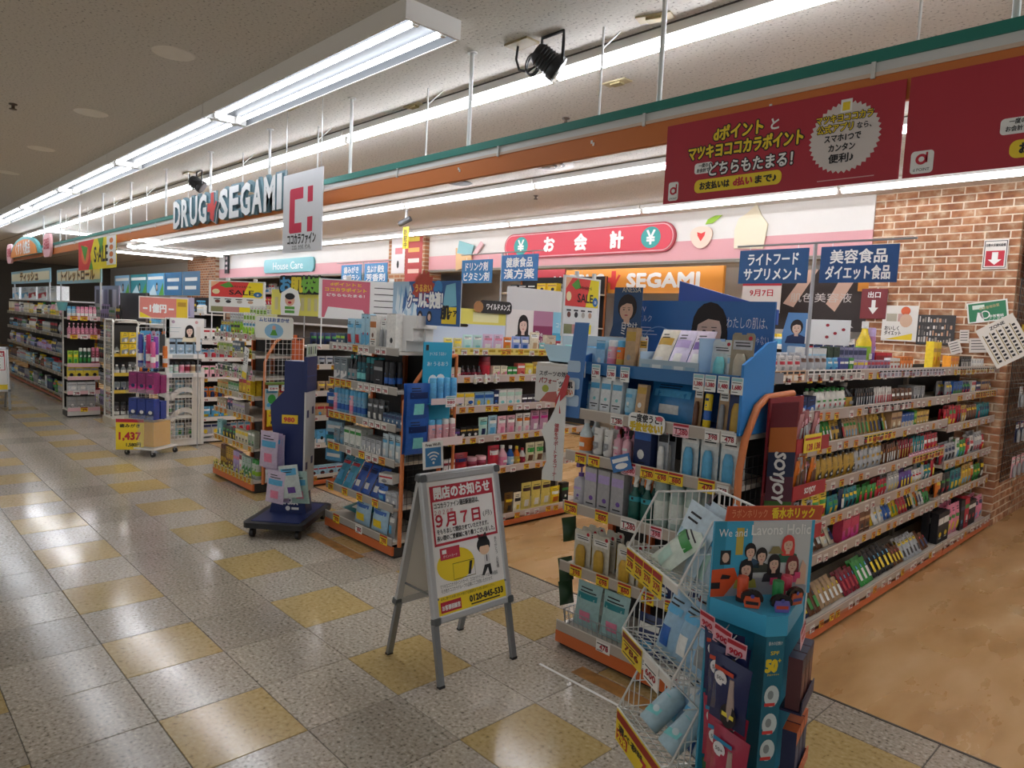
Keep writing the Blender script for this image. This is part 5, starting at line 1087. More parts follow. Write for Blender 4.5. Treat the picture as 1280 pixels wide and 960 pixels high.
# hanging display on the orange bar at the end rack's right corner
HB = Mx(-4.07, 2.86, 0, PI/2)
r = empty('guard_frame', HB, 'orange tube guard at the right corner of the blue can rack', 'guard rail')
b = MB(); b.path([(0, 0, .1), (0, 0, 1.15), (.1, 0, 1.3), (.24, 0, 1.47), (.46, 0, 1.48)], .015, mat('#d27a45', .45), 8); obj('tube', b, r)
b = MB(); b.path([(.46, 0, .1), (.46, 0, 1.48)], .012, mat('#d27a45', .45), 8); obj('rear_tube', b, r)
b = MB(); wire_panel(b, (.02, .02, .2), (.42, 0, 0), (0, 0, 1.0), 9, 20, .0016, m_black); obj('grid', b, r)['kind'] = 'stuff'
r = empty('hanging_display', HB @ Mx(.13, -.03, .84), 'turquoise card display of blue and pink bottles hung beside the A-board', 'display stand')
b = MB(); b.box(0, 0, .0, .26, .006, .74, mat('#2fa3c8', .45)); obj('back_card', b, r)
b = MB(); b.rect(.02, .68, .045, .72, -.001, m_ink); b.text('かくれる うるおい', .03, .13, .645, -.001, m_white, .0, 'c', width=.15); b.text('あ! うるおう', .035, .13, .57, -.001, m_white, .0, 'c', width=.19); b.disc(.09, .46, .04, .045, -.001, m_white, 12); b.disc(.16, .46, .045, .05, -.001, m_white, 12); obj('card_print', b, r)
for k, z in enumerate((.0, .30)):
    b = MB(); b.box(0, -.11, z, .30, .0, z+.006, mat('#d9a99f', .5) if not k else mat('#2fa3c8', .45)); b.box(0, -.114, z-.0, .30, -.11, z+(.06 if not k else .045), mat('#e9d6d4', .4)); obj('shelf', b, r)
for k, (z, c) in enumerate(((.007, '#dba6ac'), (.307, '#5ba6d6'))):
    for i in range(4): good('can', HB @ Mx(.175+.062*i, -.095, .84+z), .055, .055, .18, c, ('sky' if k or i < 2 else 'white'), c, '%s %s mist bottle from left on the turquoise hanging display' % (ORD[i], ('pink', 'blue')[k]), True, 40)
price_card(0, 0, 0, '980', .09, .08, '#ece9e6', 'white price card clipped to the turquoise hanging display').matrix_local = HB @ Mx(.30, -.15, 1.12)
for k, z in enumerate((1.03, .79)):
    for j in range(2): good('pouch', HB @ Mx(.05, -.06-.035*j, z), .2, .04, .26, '#2a5aa8', 'navy', 'aqua', '%s blue refill bag of the %s pair hanging at the orange guard' % (('rear', 'front')[j], ('upper', 'lower')[k]), True, 12)
# white pole-shaped promotion figure at the aisle end
r = empty('promo_cutout', Mx(-2.475, 2.70, .92, R(30)), 'white cut-out board with red upright lettering at the sunscreen rack edge', 'sign board')
b = MB(); b.prism([(-.055, 0), (.055, 0), (.055, .44), (.04, .47), (.02, .46), (-.005, .38), (-.03, .32), (-.055, .29), (-.07, .26), (-.045, .2), (-.035, .1), (-.055, .05)], 0, .004, mat('#e4e6e2', .5)); obj('panel', b, r)
b = MB()
for i, ch in enumerate('健康をサポートするコーナー'): b.text(ch if ch != 'ー' else '｜', .025, .012, .285-.0235*i, -.001, mat('#b5343c', .5), .02, 'c')
obj('lettering', b, r)
b = MB(); b.prism([(.03, 0), (.06, 0), (.05, .06), (.09, .1), (.11, .2), (.09, .21), (.05, .12), (.02, .06)], 0, .004, mat('#c03a3f', .4)); thing('red_hook', b, Mx(-2.51, 2.71, 1.28), 'small red hook above the white cut-out board', 'hook')
b = MB(); b.box(-.11, 0, 0, .11, .003, .19, mat('#e3e1dd', .5)); b.text('スポーツの効率', .03, 0, .14, -.001, m_ink, .02, 'c', width=.18); b.text('パフォーマンス', .035, 0, .1, -.001, mat('#a3393a', .5), .03, 'c', width=.18); b.poly([(-.08, .0), (.02, .0), (.02, .06), (-.04, .05)], -.001, mat('#c2685f', .5)); b.disc(-.05, .07, .02, .02, -.001, mat('#b0b84a', .5), 10)
thing('promo_card', b, Mx(-2.53, 2.74, 1.33, R(20)), 'grey sport promotion card hung below the pale blue card tray', 'card')

# ---------------------------------------------------------------- left gondola: insect spray end rack
LG = [.115, .43, .72, .92, 1.11, 1.32, 1.50]
g3e = gondola('end_rack', 'orange-based end rack with gold and green sprays, left of the navy wheeled stand', Mx(-7.42, 2.80, 0), .99, .42, LG, '#b7ad97', '#d06c38', m_o, 1.53, rail_h=.055, posts=[.03, .5, .98])
N4 = 'left end rack'
for l, k in ((0, 'yyyyyyyyyy'), (1, 'yyyy yyy y'), (2, 'ooo yyoo'), (3, 'yyyy wyy'), (4, 'pwpwpwpp'), (5, 'w wyw wy'), (6, 'wwpww pw')): trow(g3e, l, k, .03, .96, 1.05, 5)
put(g3e, N4, 0, .03, [(3, 'can', 'dark gold spray can', .05, .05, .22, '#7a5c2a', 'brown', 'gold'), (3, 'carton', 'gold picture box', .055, .04, .22, 'gold', 'brown', 'yellow'), (2, 'carton', 'lilac picture box', .07, .04, .21, 'lilac', 'pink', 'white'), (1, 'carton', 'crimson and white box', .06, .04, .2, 'white', 'crimson', 'pink'), (3, 'carton', 'pale green picture box', .065, .04, .19, '#b9cfc6', 'green', 'white'), (2, 'can', 'white spray can with green cap', .062, .062, .19, '#c9d2c6', 'green', 'lime')], True, .006, .06)
put(g3e, N4, 1, .03, [(1, 'carton', 'aqua picture box', .12, .05, .17, '#8fc7cf', 'teal', 'white'), (4, 'pouch', 'black and green sachet', .08, .03, .13, '#3f463f', 'green', 'yellow'), (4, 'carton', 'cream and yellow carton', .07, .04, .14, 'cream', 'yellow', 'black'), (2, 'carton', 'grey-green carton', .07, .05, .16, '#a3ad9c', 'white', 'green')], True, .006)
put(g3e, N4, 2, .02, [(3, 'carton', 'tan and white carton', .075, .04, .11, '#c9b89a', 'white', 'orange'), (2, 'pouch', 'navy sachet', .07, .03, .13, '#3c4872', 'pink', 'white'), (4, 'carton', 'pale grey carton', .07, .05, .12, '#c5c2bf', 'lilac', 'black')], True, .006)
put(g3e, N4, 3, .02, [(4, 'carton', 'yellow-tan small carton', .065, .04, .1, '#cdb877', 'orange', 'green'), (4, 'carton', 'mint small carton', .06, .04, .1, '#b5ccb4', 'green', 'white'), (2, 'carton', 'tall red and yellow carton', .085, .05, .165, '#e0b53a', 'red', 'yellow'), (1, 'carton', 'tall yellow carton', .085, .05, .165, 'yellow', 'orange', 'red')], True, .006, rows=2)
put(g3e, N4, 4, .02, [(5, 'carton', 'dark green small carton', .07, .04, .09, '#5b6c5e', 'white', 'green'), (5, 'carton', 'white medicine carton', .07, .04, .1, 'white', 'green', 'purple')], False, .006)
put(g3e, N4, 5, .02, [(5, 'carton', 'pale lime carton', .07, .04, .09, '#cfd8a8', 'lime', 'white'), (3, 'carton', 'blue-grey small carton', .06, .04, .12, '#8a9aa8', 'white', 'blue')], False, .006)
fill(g3e, N4, 6, .02, .97, ['blister', 'carton'], ['white', 'silver', 'pale', 'cream', 'lime', 'grey'], (.11, .15), (.06, .08), (.03, .04), 41, c2s=('green', 'lime', 'black', 'sky', 'white'), run=(2, 4))
put(g3e, N4, 6, .04, [(5, 'blister', 'silver upper carded pack', .065, .03, .22, 'silver', 'lime', 'white'), (4, 'blister', 'white upper carded pack', .065, .03, .23, 'white', 'black', 'lime'), (4, 'blister', 'lime upper carded pack', .065, .03, .22, '#dfe6b8', 'green', 'white')], False, .004, .12)
put(g3e, N4, 6, .3, [(5, 'blister', 'pale hanging pack', .075, .03, .3, '#dcdedb', 'sky', 'lime'), (3, 'blister', 'yellow hanging pack', .075, .03, .31, '#ece7a8', 'yellow', 'white')], False, .004, .22)
def talkers(g, lvl, n, cols, h=.06, seed=1):
    sh = [o for o in g.root.children if o.name.split('.')[0] == 'shelf'][lvl]; rr_ = random.Random(seed+lvl); fy = g.sb if lvl else 0
    for k in range(n):
        b = MB(); hh = h*rr_.uniform(.7, 1.2); b.prism(rrect(-.022, 0, .022, hh, .008, 3), 0, .0015, mat(cols[k % len(cols)], .5)); b.rect(-.016, hh*.3, .016, hh*.55, -.0006, m_ink); q = obj('shelf_talker', b, sh, Mx((k+.5)*g.L/n+rr_.uniform(-.02, .02), fy-.004, g.lv[lvl]+.012))
talkers(g3e, 0, 12, ['#d9d36a', '#cfc95c']); talkers(g3e, 6, 5, ['#cfd94a', '#e8e6da']); talkers(g3e, 5, 5, ['#cfd94a', '#dfe39a']); talkers(g3e, 4, 8, ['#e8e4e0', '#d9a9c0', '#c9d49a'])
# side of the end rack: orange guard, books and packs
GB = Mx(-6.36, 2.87, 0, PI/2)
r = empty('guard_frame', GB, 'orange tube guard with white grid at the right of the left end rack', 'guard rail')
b = MB(); b.path([(0, 0, .1), (0, 0, 1.27), (.03, 0, 1.34), (.1, 0, 1.46), (.16, 0, 1.5), (.38, 0, 1.5), (.38, 0, .1)], .014, mat('#d88350', .45), 8); obj('tube', b, r)
b = MB(); b.box(.27, .0, 1.08, .37, .01, 1.48, mat('#d2683a', .5)); obj('orange_panel', b, r)
b = MB(); wire_panel(b, (.0, -.012, 1.08), (.38, 0, 0), (0, 0, .42), 9, 8, .0018, m_wire); obj('grid', b, r)['kind'] = 'stuff'
b = MB(); b.box(0, .015, .1, .38, .03, 1.06, mat('#c9672f', .5)); obj('lower_panel', b, r)
b = MB(); b.box(.0, -.06, 1.06, .40, .0, 1.08, mat('#6f8a3c', .5)); obj('green_shelf', b, r)
for i in range(3): price_card(0, 0, 0, ('584', '582', '648')[i], .1, .055, '#eceae5', '%s white price card below the green shelf of the orange guard' % ('left', 'middle', 'right')[i]).matrix_local = GB @ Mx(.06+.13*i, -.064, 1.0)
for i, (c, c2, c3, t) in enumerate((('#b9cdd0', 'sky', 'green', 'pale blue'), ('#d8a25a', 'red', 'yellow', 'orange'), ('#d9b9a0', 'yellow', 'pink', 'cream'))):
    b = MB(); b.box(-.062, 0, 0, .062, .012, .2, nm(c, .4)); b.rect(-.06, 0, .06, .2, -.0003, nm(c, .4)); b.disc(0, .1, .04, .045, -.0008, nm(c3), 14); b.rect(-.055, .16, .055, .19, -.0008, nm(c2)); b.disc(-.03, .045, .02, .02, -.0008, nm(c2), 10); b.disc(.03, .05, .018, .022, -.0008, nm('white'), 10)
    thing('picture_book', b, GB @ Mx(.06+.13*i, -.03, .82), '%s picture book hung on the orange guard side' % t, 'book')
put_side = [(('pouch', 'yellow', 'orange', 'black'), .66, 3, .16, 'yellow pack'), (('pouch', '#e9dcc6', 'orange', 'black'), .38, 2, .24, 'white and orange pack'), (('pouch', 'yellow', 'gold', 'red'), .27, 2, .1, 'short yellow pack'), (('pouch', '#c8d2d4', 'red', 'sky'), .12, 2, .13, 'white and blue toy pack')]
for (k, c, c2, c3), z, n, h, t in put_side:
    for i in range(n): good(k, GB @ Mx(.07+.13*i if n == 3 else .09+.19*i, -.035, z), .12 if n == 3 else .17, .04, h, c, c2, c3, '%s %s on the orange guard side' % (('left', 'middle', 'right')[i] if n == 3 else ('left', 'right')[i], t), True, 6)
g3s = gondola('aisle_shelves', 'shelves running back behind the orange guard with small boxes', Mx(-6.38, 3.36, 0, PI/2), .75, .40, [.1, .42, .7, .95, 1.22, 1.42], '#d6d0c8', '#c9683a', '#cfc9be', 1.5, rail_h=.055, set_back=.03, ntag=6, tagmix='wwyo', seed=18, back='#3b3937')
for l in range(6): fill(g3s, 'shelves behind the orange guard', l, .02, .73, ['carton', 'pouch', 'carton'], [['pale', 'white', 'grey'], ['sky', 'white', 'navy'], ['tan', 'orange', 'white'], ['cream', 'tan', 'black'], ['black', 'white', 'silver'], ['white', 'yellow', 'navy']][l], (.1, .16), (.07, .11), (.04, .06), 50+l, run=(3, 7))
# signs standing on the gondolas
def swing(name, x, y, z, hd, w, h, c, label, fn, pole=True):
    """a framed sheet on a thin pole; hd = heading of its width"""
    r = empty(name, Mx(x, y, z, hd), label, 'sign'); b = MB(); b.box(0, -.003, 0, w, .003, h, mat(c, .45)); obj('sheet', b, r)
    b = MB()
    for q in ((0, 0, w, .008), (0, h-.008, w, h)): b.box(q[0]-.004, -.006, q[1], q[2]+.004, .006, q[3], m_white)
    b.box(-.006, -.006, 0, .004, .006, h, m_white); b.box(w-.004, -.006, 0, w+.006, .006, h, m_white); obj('frame', b, r)
    P2(r, 'print', lambda b: fn(b, -.0045, w, h))
    b = MB(); b.cyl((.02, .012, -.25), (.02, .012, h), .006, m_white, 6); obj('pole', b, r)
    b = MB(); b.box(w*.3, -.008, h, w*.36, .008, h+.03, m_white); b.box(w*.8, -.008, h, w*.86, .008, h+.03, m_white); obj('clips', b, r)['kind'] = 'stuff'
    return r
def sale(b, y, w, h):
    b.rect(w*.03, h*.5, w*.97, h*.97, y, m_sred); b.poly([(w*.6, h*.5), (w*.97, h*.5), (w*.97, h*.97), (w*.72, h*.97)], y-.0004, m_syel); b.poly([(w*.03, h*.78), (w*.2, h*.97), (w*.03, h*.97)], y-.0004, mat('#efb58c', .5)); b.poly([(w*.18, h*.85), (w*.36, h*.97), (w*.45, h*.82), (w*.3, h*.78)], y-.0006, m_leaf); b.disc(w*.12, h*.66, w*.07, h*.08, y-.0005, mat('#f3dfae', .5), 12)
    b.text('スペシャルセール', h*.07, w*.4, h*.8, y-.001, m_ink, .02, width=w*.36); b.text('SALE', h*.2, w*.36, h*.58, y-.001, m_ink, .02, width=w*.45); b.disc(w*.88, h*.6, w*.08, h*.08, y-.001, mat('#2f6fb0', .5), 14); b.text('25', h*.07, w*.88, h*.57, y-.0014, m_white, .03, 'c')
    for k, c in enumerate(('#7d4a3c', '#303038', '#b9b3a8', '#cfa88c')): b.disc(w*(.15+.2*k), h*.36, w*.05, h*.05, y, mat(c, .5), 10); b.rect(w*(.08+.2*k), h*.42, w*(.2+.2*k), h*.445, y, m_ink)
    b.rect(w*.03, h*.04, w*.55, h*.2, y, mat('#8b8a5c', .5)); b.rect(w*.55, h*.04, w*.8, h*.2, y, m_syel); b.rect(w*.25, h*.04, w*.55, h*.2, y-.0003, mat('#c58a86', .5))
swing('sale_sign', -2.66, 2.92, 1.683, R(97), .36, .34, '#efefeb', 'white framed SALE sign with red and yellow top, left of the sunscreen display', sale)
swing('sale_sign', -7.62, 2.82, 1.71, R(38+0), .62, .34, '#efefeb', 'white framed SALE sign standing above the left end rack', sale)
def f(b, y, w, h):
    b.rect(w*.03, h*.03, w*.58, h*.97, y, mat('#d46a7e', .5)); b.text('dポイントと', h*.09, w*.3, h*.84, y-.001, m_yel, .03, 'c', width=w*.36); b.text('ココカラポイント', h*.1, w*.3, h*.7, y-.001, m_yel, .04, 'c', width=w*.48); b.text('どちらもたまる！', h*.08, w*.3, h*.57, y-.001, m_white, .04, 'c', width=w*.44)
    b.poly([(w*.06, h*.03), (w*.56, h*.03), (w*.5, h*.25), (w*.1, h*.3)], y-.0006, m_white)
    for k in range(5): b.rect(w*.63, h*(.82-.16*k), w*.92, h*(.84-.16*k), y, m_ink)
swing('point_sign', -5.44, 2.92, 1.71, R(60), .72, .335, '#ecebe8', 'pink and white framed point-card sign behind the navy wheeled stand', f)
def f(b, y, w, h):
    r2 = random.Random(9); b.rect(-w/2, 0, w/2, h, y+.0003, mat('#2f5f9c', .5)); b.poly([(-w/2, 0), (-.1, 0), (-.2, h), (-w/2, h)], y, mat('#a9c7dc', .5))
    for k in range(14): b.poly([(-w/2+.02+.02*k+r2.uniform(0, .03), r2.uniform(.02, h*.8)), (-w/2+.1+.02*k, r2.uniform(.0, h*.7)), (-w/2+.06+.02*k, h*r2.uniform(.6, .95))], y-.0003-.00003*k, mat(r2.choice(['#dfeaf0', '#6fa3cc', '#3f6ea6', '#8fbad6']), .5))
    starburst(b, -.02, h*.82, .11, .14, y-.001, mat('#b5432f', .5), 14); b.text('うるおい', .06, -.02, h*.77, y-.0015, mat('#e8b34a', .5), .04, 'c', width=.2)
    outlined(b, 'クールに快適！', .12, .0, h*.42, y-.001, m_white, .05, 'c', width=.42, mo=mat('#1d3f86', .5)); b.disc(-.05, h*.2, .03, .04, y-.001, m_ink, 10); b.disc(.06, h*.2, .03, .04, y-.001, m_ink, 10); b.disc(-.05, h*.18, .018, .025, y-.0014, mat('#e4c6b4', .5), 10); b.disc(.06, h*.18, .018, .025, y-.0014, mat('#e4c6b4', .5), 10)
    b.disc(.15, h*.85, .05, .05, y-.001, mat('#3f8ac6', .5), 14); b.poly([(.2, h*.4), (.36, h*.45), (.34, h*.95), (.24, h*.9)], y-.0008, mat('#7fc1d6', .5)); b.rect(.2, h*.05, .36, h*.42, y-.001, m_yel); b.text('肌', .1, .24, h*.18, y-.0014, m_ink, .05, 'c'); b.text('ケア', .05, .32, h*.22, y-.0014, m_ink, .04, 'c')
stand_board('cool_poster', Mx(-4.02, 3.0, 1.70, R(0)) @ Mx(-.04, 0, 0), .80, .31, '#cfdde6', 'blue ice poster with white cool lettering above the blue can rack', f, 'poster', leg=.2)
def f(b, y, w, h): head(b, 0, h*.55, .085, y, '#d9b096', '#241a18', False, '#2b4a70', -.05); b.text('ANESSA', .04, .02, h*.9, y-.001, mat('#d8d2bd', .5), 0, 'c', width=.11); b.text('日やけ', .04, .02, h*.16, y-.002, m_white, .01, 'c', width=.09); b.text('ミュー', .045, .02, h*.04, y-.002, m_white, .01, 'c', width=.1)
stand_board('portrait_poster', Mx(-2.26, 2.98, 1.70, R(8)), .165, .255, '#2a4c74', 'small navy portrait poster between the SALE sign and the blue display', f, 'poster')
def bluesign(x, y, z, w, h, t1, t2, label, c='#2c68a0', rz=0, bold=.022):
    r = empty('category_sign', Mx(x, y, z, rz), label, 'sign'); b = MB(); b.box(0, -.004, 0, w, .004, h, mat(c, .45, noise=.08, nscale=9)); obj('panel', b, r)
    b = MB(); b.text(t1, h*.40, w/2, h*.56, -.006, m_white, bold, 'c', width=w*.74); b.text(t2, h*.40, w/2, h*.12, -.006, m_white, bold, 'c', width=w*.84); obj('lettering', b, r)
    b = MB(); b.cyl((w*.15, 0, h), (w*.15, 0, h+.03), .002, m_white, 4); b.cyl((w*.85, 0, h), (w*.85, 0, h+.03), .002, m_white, 4); obj('hangers', b, r)['kind'] = 'stuff'
    return r
def pole_set(x, y, z0, z1, xa, xb, label):
    r = empty('sign_pole', Mx(x, y, z0), label, 'pole'); b = MB(); b.cyl((0, .01, 0), (0, .01, z1-z0), .011, m_steel, 8); obj('upright', b, r)
    b = MB(); b.cyl((xa-x, .0, z1-z0), (xb-x, .0, z1-z0), .006, m_steel, 6); obj('crossbar', b, r)
bluesign(-2.20, 4.0, 2.05, .425, .2, 'ライトフード', 'サプリメント', 'dark blue sign for light foods and supplements, on the steel pole', '#24507f')
bluesign(-1.705, 4.0, 2.05, .405, .2, '美容食品', 'ダイエット食品', 'dark blue sign for beauty and diet foods, before the brick wall', '#1f4a7c')
pole_set(-1.745, 4.0, 1.52, 2.275, -2.22, -1.22, 'steel pole and crossbar carrying the two right-hand blue signs')
bluesign(-6.10, 5.0, 2.165, .505, .25, 'ドリンク剤', 'ビタミン剤', 'blue sign for drinks and vitamins, left of the red checkout sign', '#2f7ab5')
bluesign(-5.45, 5.0, 2.18, .53, .265, '健康食品', '漢方薬', 'blue sign for health foods, overlapping the red checkout sign', '#2f72b0')
pole_set(-5.46, 5.0, 0, 2.475, -6.12, -4.85, 'steel pole and crossbar carrying the vitamin and health food signs')
bluesign(-10.45, 6.0, 2.285, .62, .29, '歯みがき', '歯ブラシ', 'small blue sign left of the red and white posters', '#3f87bd')
bluesign(-9.74, 6.0, 2.28, .64, .3, '虫よけ 殺虫', '芳香剤', 'small blue sign just below the red and white posters', '#3f87bd')
pole_set(-9.8, 6.0, 0, 2.61, -10.6, -9.0, 'thin steel pole and crossbar carrying the two small blue signs')
# posters on the brick pillar
paper('pillar_poster', -11.62, 7.9, 3.0, .45, .75, '#e8e5e6', 'white poster on the far brick pillar', lambda b, y, w, h: (b.rect(-.1, .0, .15, .12, y, mat('#d87f86', .5)), b.disc(.0, -.2, .04, .08, y, m_ink, 8)), cat='poster')
paper('pillar_poster', -11.1, 7.9, 2.92, .55, .95, '#b53a36', 'red poster on the far brick pillar', lambda b, y, w, h: ([b.rect(-.18, .3-.2*k, .18, .38-.2*k, y, mat(('#e8d24a', '#e9a64a', '#efe6dc', '#e9c0b0')[k], .5)) for k in range(4)]), cat='poster')
# yellow board and cut-outs above the left end rack
stand_board('yellow_board', Mx(-6.40, 3.02, 1.72, R(38)) @ Mx(.25, 0, 0), .66, .24, '#e6df6a', 'washed-out yellow board behind the left SALE sign', lambda b, y, w, h: [b.rect(-w*.45+w*.1*k, h*.2, -w*.4+w*.1*k, h*.7, y, mat('#d6cf9a', .5)) for k in range(9)], leg=.2)
r = empty('sticker_sign', Mx(-6.35, 3.0, 1.95, R(20)), 'black-edged blue, yellow and green brush lettering above the left end rack', 'sign')
for k, (t, c) in enumerate((('お', '#4a9bd0'), ('肌', '#e9d53a'), ('快', '#7fc04a'), ('適', '#7fc04a'))):
    b = MB(); outlined(b, t, .15, .13*k, 0, -.002, mat(c, .5), .06, mo=m_ink, ob=.12); obj('letter', b, r)
    b = MB(); b.prism(rrect(.13*k-.01, -.03, .13*k+.15, .14, .03), 0, .004, m_ink); obj('backing', b, r)
r = empty('cartoon_card', Mx(-5.98, 2.92, 1.72, R(30)), 'white cut-out card of a boy in a green striped shirt', 'card')
b = MB(); b.prism([(-.09, 0), (.09, 0), (.11, .1), (.08, .22), (0, .25), (-.09, .2), (-.1, .1)], 0, .004, m_white); obj('card', b, r)
P2(r, 'print', lambda b: (b.rect(-.05, .02, .05, .08, -.001, m_leaf), b.rect(-.05, .045, .05, .055, -.0013, m_white), b.disc(0, .135, .05, .052, -.001, mat('#e9b79a', .5), 14), b.disc(0, .17, .052, .03, -.0013, m_ink, 12), b.disc(0, .115, .02, .012, -.0016, m_red, 8)))
r = empty('cartoon_card', Mx(-6.16, 2.86, 1.50, R(30)), 'white card with a round blue picture above the orange guard', 'card')
b = MB(); b.prism(rrect(-.2, 0, .2, .2, .03), 0, .004, mat('#efeee4', .5)); obj('card', b, r)
P2(r, 'print', lambda b: (b.text('ムヒはおまかせ', .04, 0, .155, -.001, mat('#3b5fa0', .5), .04, 'c', width=.32), b.disc(0, .07, .1, .068, -.001, mat('#8fbfdc', .5), 18), b.disc(0, .1, .02, .02, -.0014, mat('#e0a890', .5), 10), b.poly([(-.04, .03), (.04, .03), (.015, .08), (-.015, .08)], -.0014, m_leaf)))
r = empty('label_strip', Mx(-6.62, 2.78, 1.10, 0, 0, R(12)), 'tilted white strip with black writing and a yellow foot on the left end rack', 'card')
b = MB(); b.box(-.05, 0, 0, .05, .003, .3, m_white); obj('strip', b, r)
P2(r, 'print', lambda b: (b.rect(-.05, 0, .05, .06, -.001, m_yel), [b.text(c, .045, .02, .24-.045*i, -.001, m_ink, .02, 'c') for i, c in enumerate('アブと')], [b.text(c, .04, -.03, .2-.04*i, -.001, m_ink, .02, 'c') for i, c in enumerate('マダニ')]))
# ---------------------------------------------------------------- A-board signs
m_alu = mat('#bcbec0', .35, .35); m_aluD = mat('#83878a', .38, .4)
def a_board(M, label, front, scale=1.0, card=True):
    root = empty('a_board', M @ Matrix.Scale(scale, 4), label, 'sign board')
    T = R(13.1); L = 1.0115
    def leaf(name, X, fn):
        b = MB(); s0, s1, hw, fw = .295, L-.005, .255, .036
        b.box(-hw+fw, -.004, s0+fw, hw-fw, .008, s1-fw, mat('#e2e0da', .5)); o = obj(name, b, root, X)
        for nm_, q in (('frame_side', (-hw, s0, -hw+fw, s1)), ('frame_side', (hw-fw, s0, hw, s1)), ('frame_rail', (-hw+fw, s0, hw-fw, s0+fw)), ('frame_rail', (-hw+fw, s1-fw, hw-fw, s1))):
            b = MB(); x0, z0, x1, z1 = q
            b.rings([[(x0, .014, z0), (x1, .014, z0), (x1, .014, z1), (x0, .014, z1)], [(x0, -.006, z0), (x1, -.006, z0), (x1, -.006, z1), (x0, -.006, z1)], [(x0+.006, -.013, z0+.006), (x1-.006, -.013, z0+.006), (x1-.006, -.013, z1-.006), (x0+.006, -.013, z1-.006)]], m_alu, (1, 1), False); obj(nm_, b, o)
        for x in (-hw, hw-.03):
            for z in (s0, s1-.03):
                b = MB(); b.prism(rrect(x-.002, z-.002, x+.034, z+.034, .008, 3), -.016, .016, mat('#55595b', .4)); obj('corner_cap', b, o)
        if fn: b = MB(); fn(b, -.0052); obj('poster', b, o)
        return o
    leaf('front_panel', Mx(0, 0, 0, 0, -T), front)
    leaf('rear_panel', Mx(0, .463, 0, PI) @ Mx(0, 0, 0, 0, -T), None)
    for X in (Mx(0, 0, 0, 0, -T), Mx(0, .463, 0, PI) @ Mx(0, 0, 0, 0, -T)):
        for x in (-.238, .238):
            b = MB(); b.box(x-.016, .002, 0, x+.016, .022, .31, m_aluD); b.box(x-.017, .0, -.002, x+.017, .024, .012, m_black); obj('leg', b, root, X)
    b = MB(); b.cyl((-.25, .2315, .978), (.25, .2315, .978), .014, m_alu, 10); obj('hinge_bar', b, root)
    for x in (-.22, .22):
        b = MB(); b.box(x-.004, .08, .40, x+.004, .383, .408, m_aluD); obj('stay', b, root)
    return root
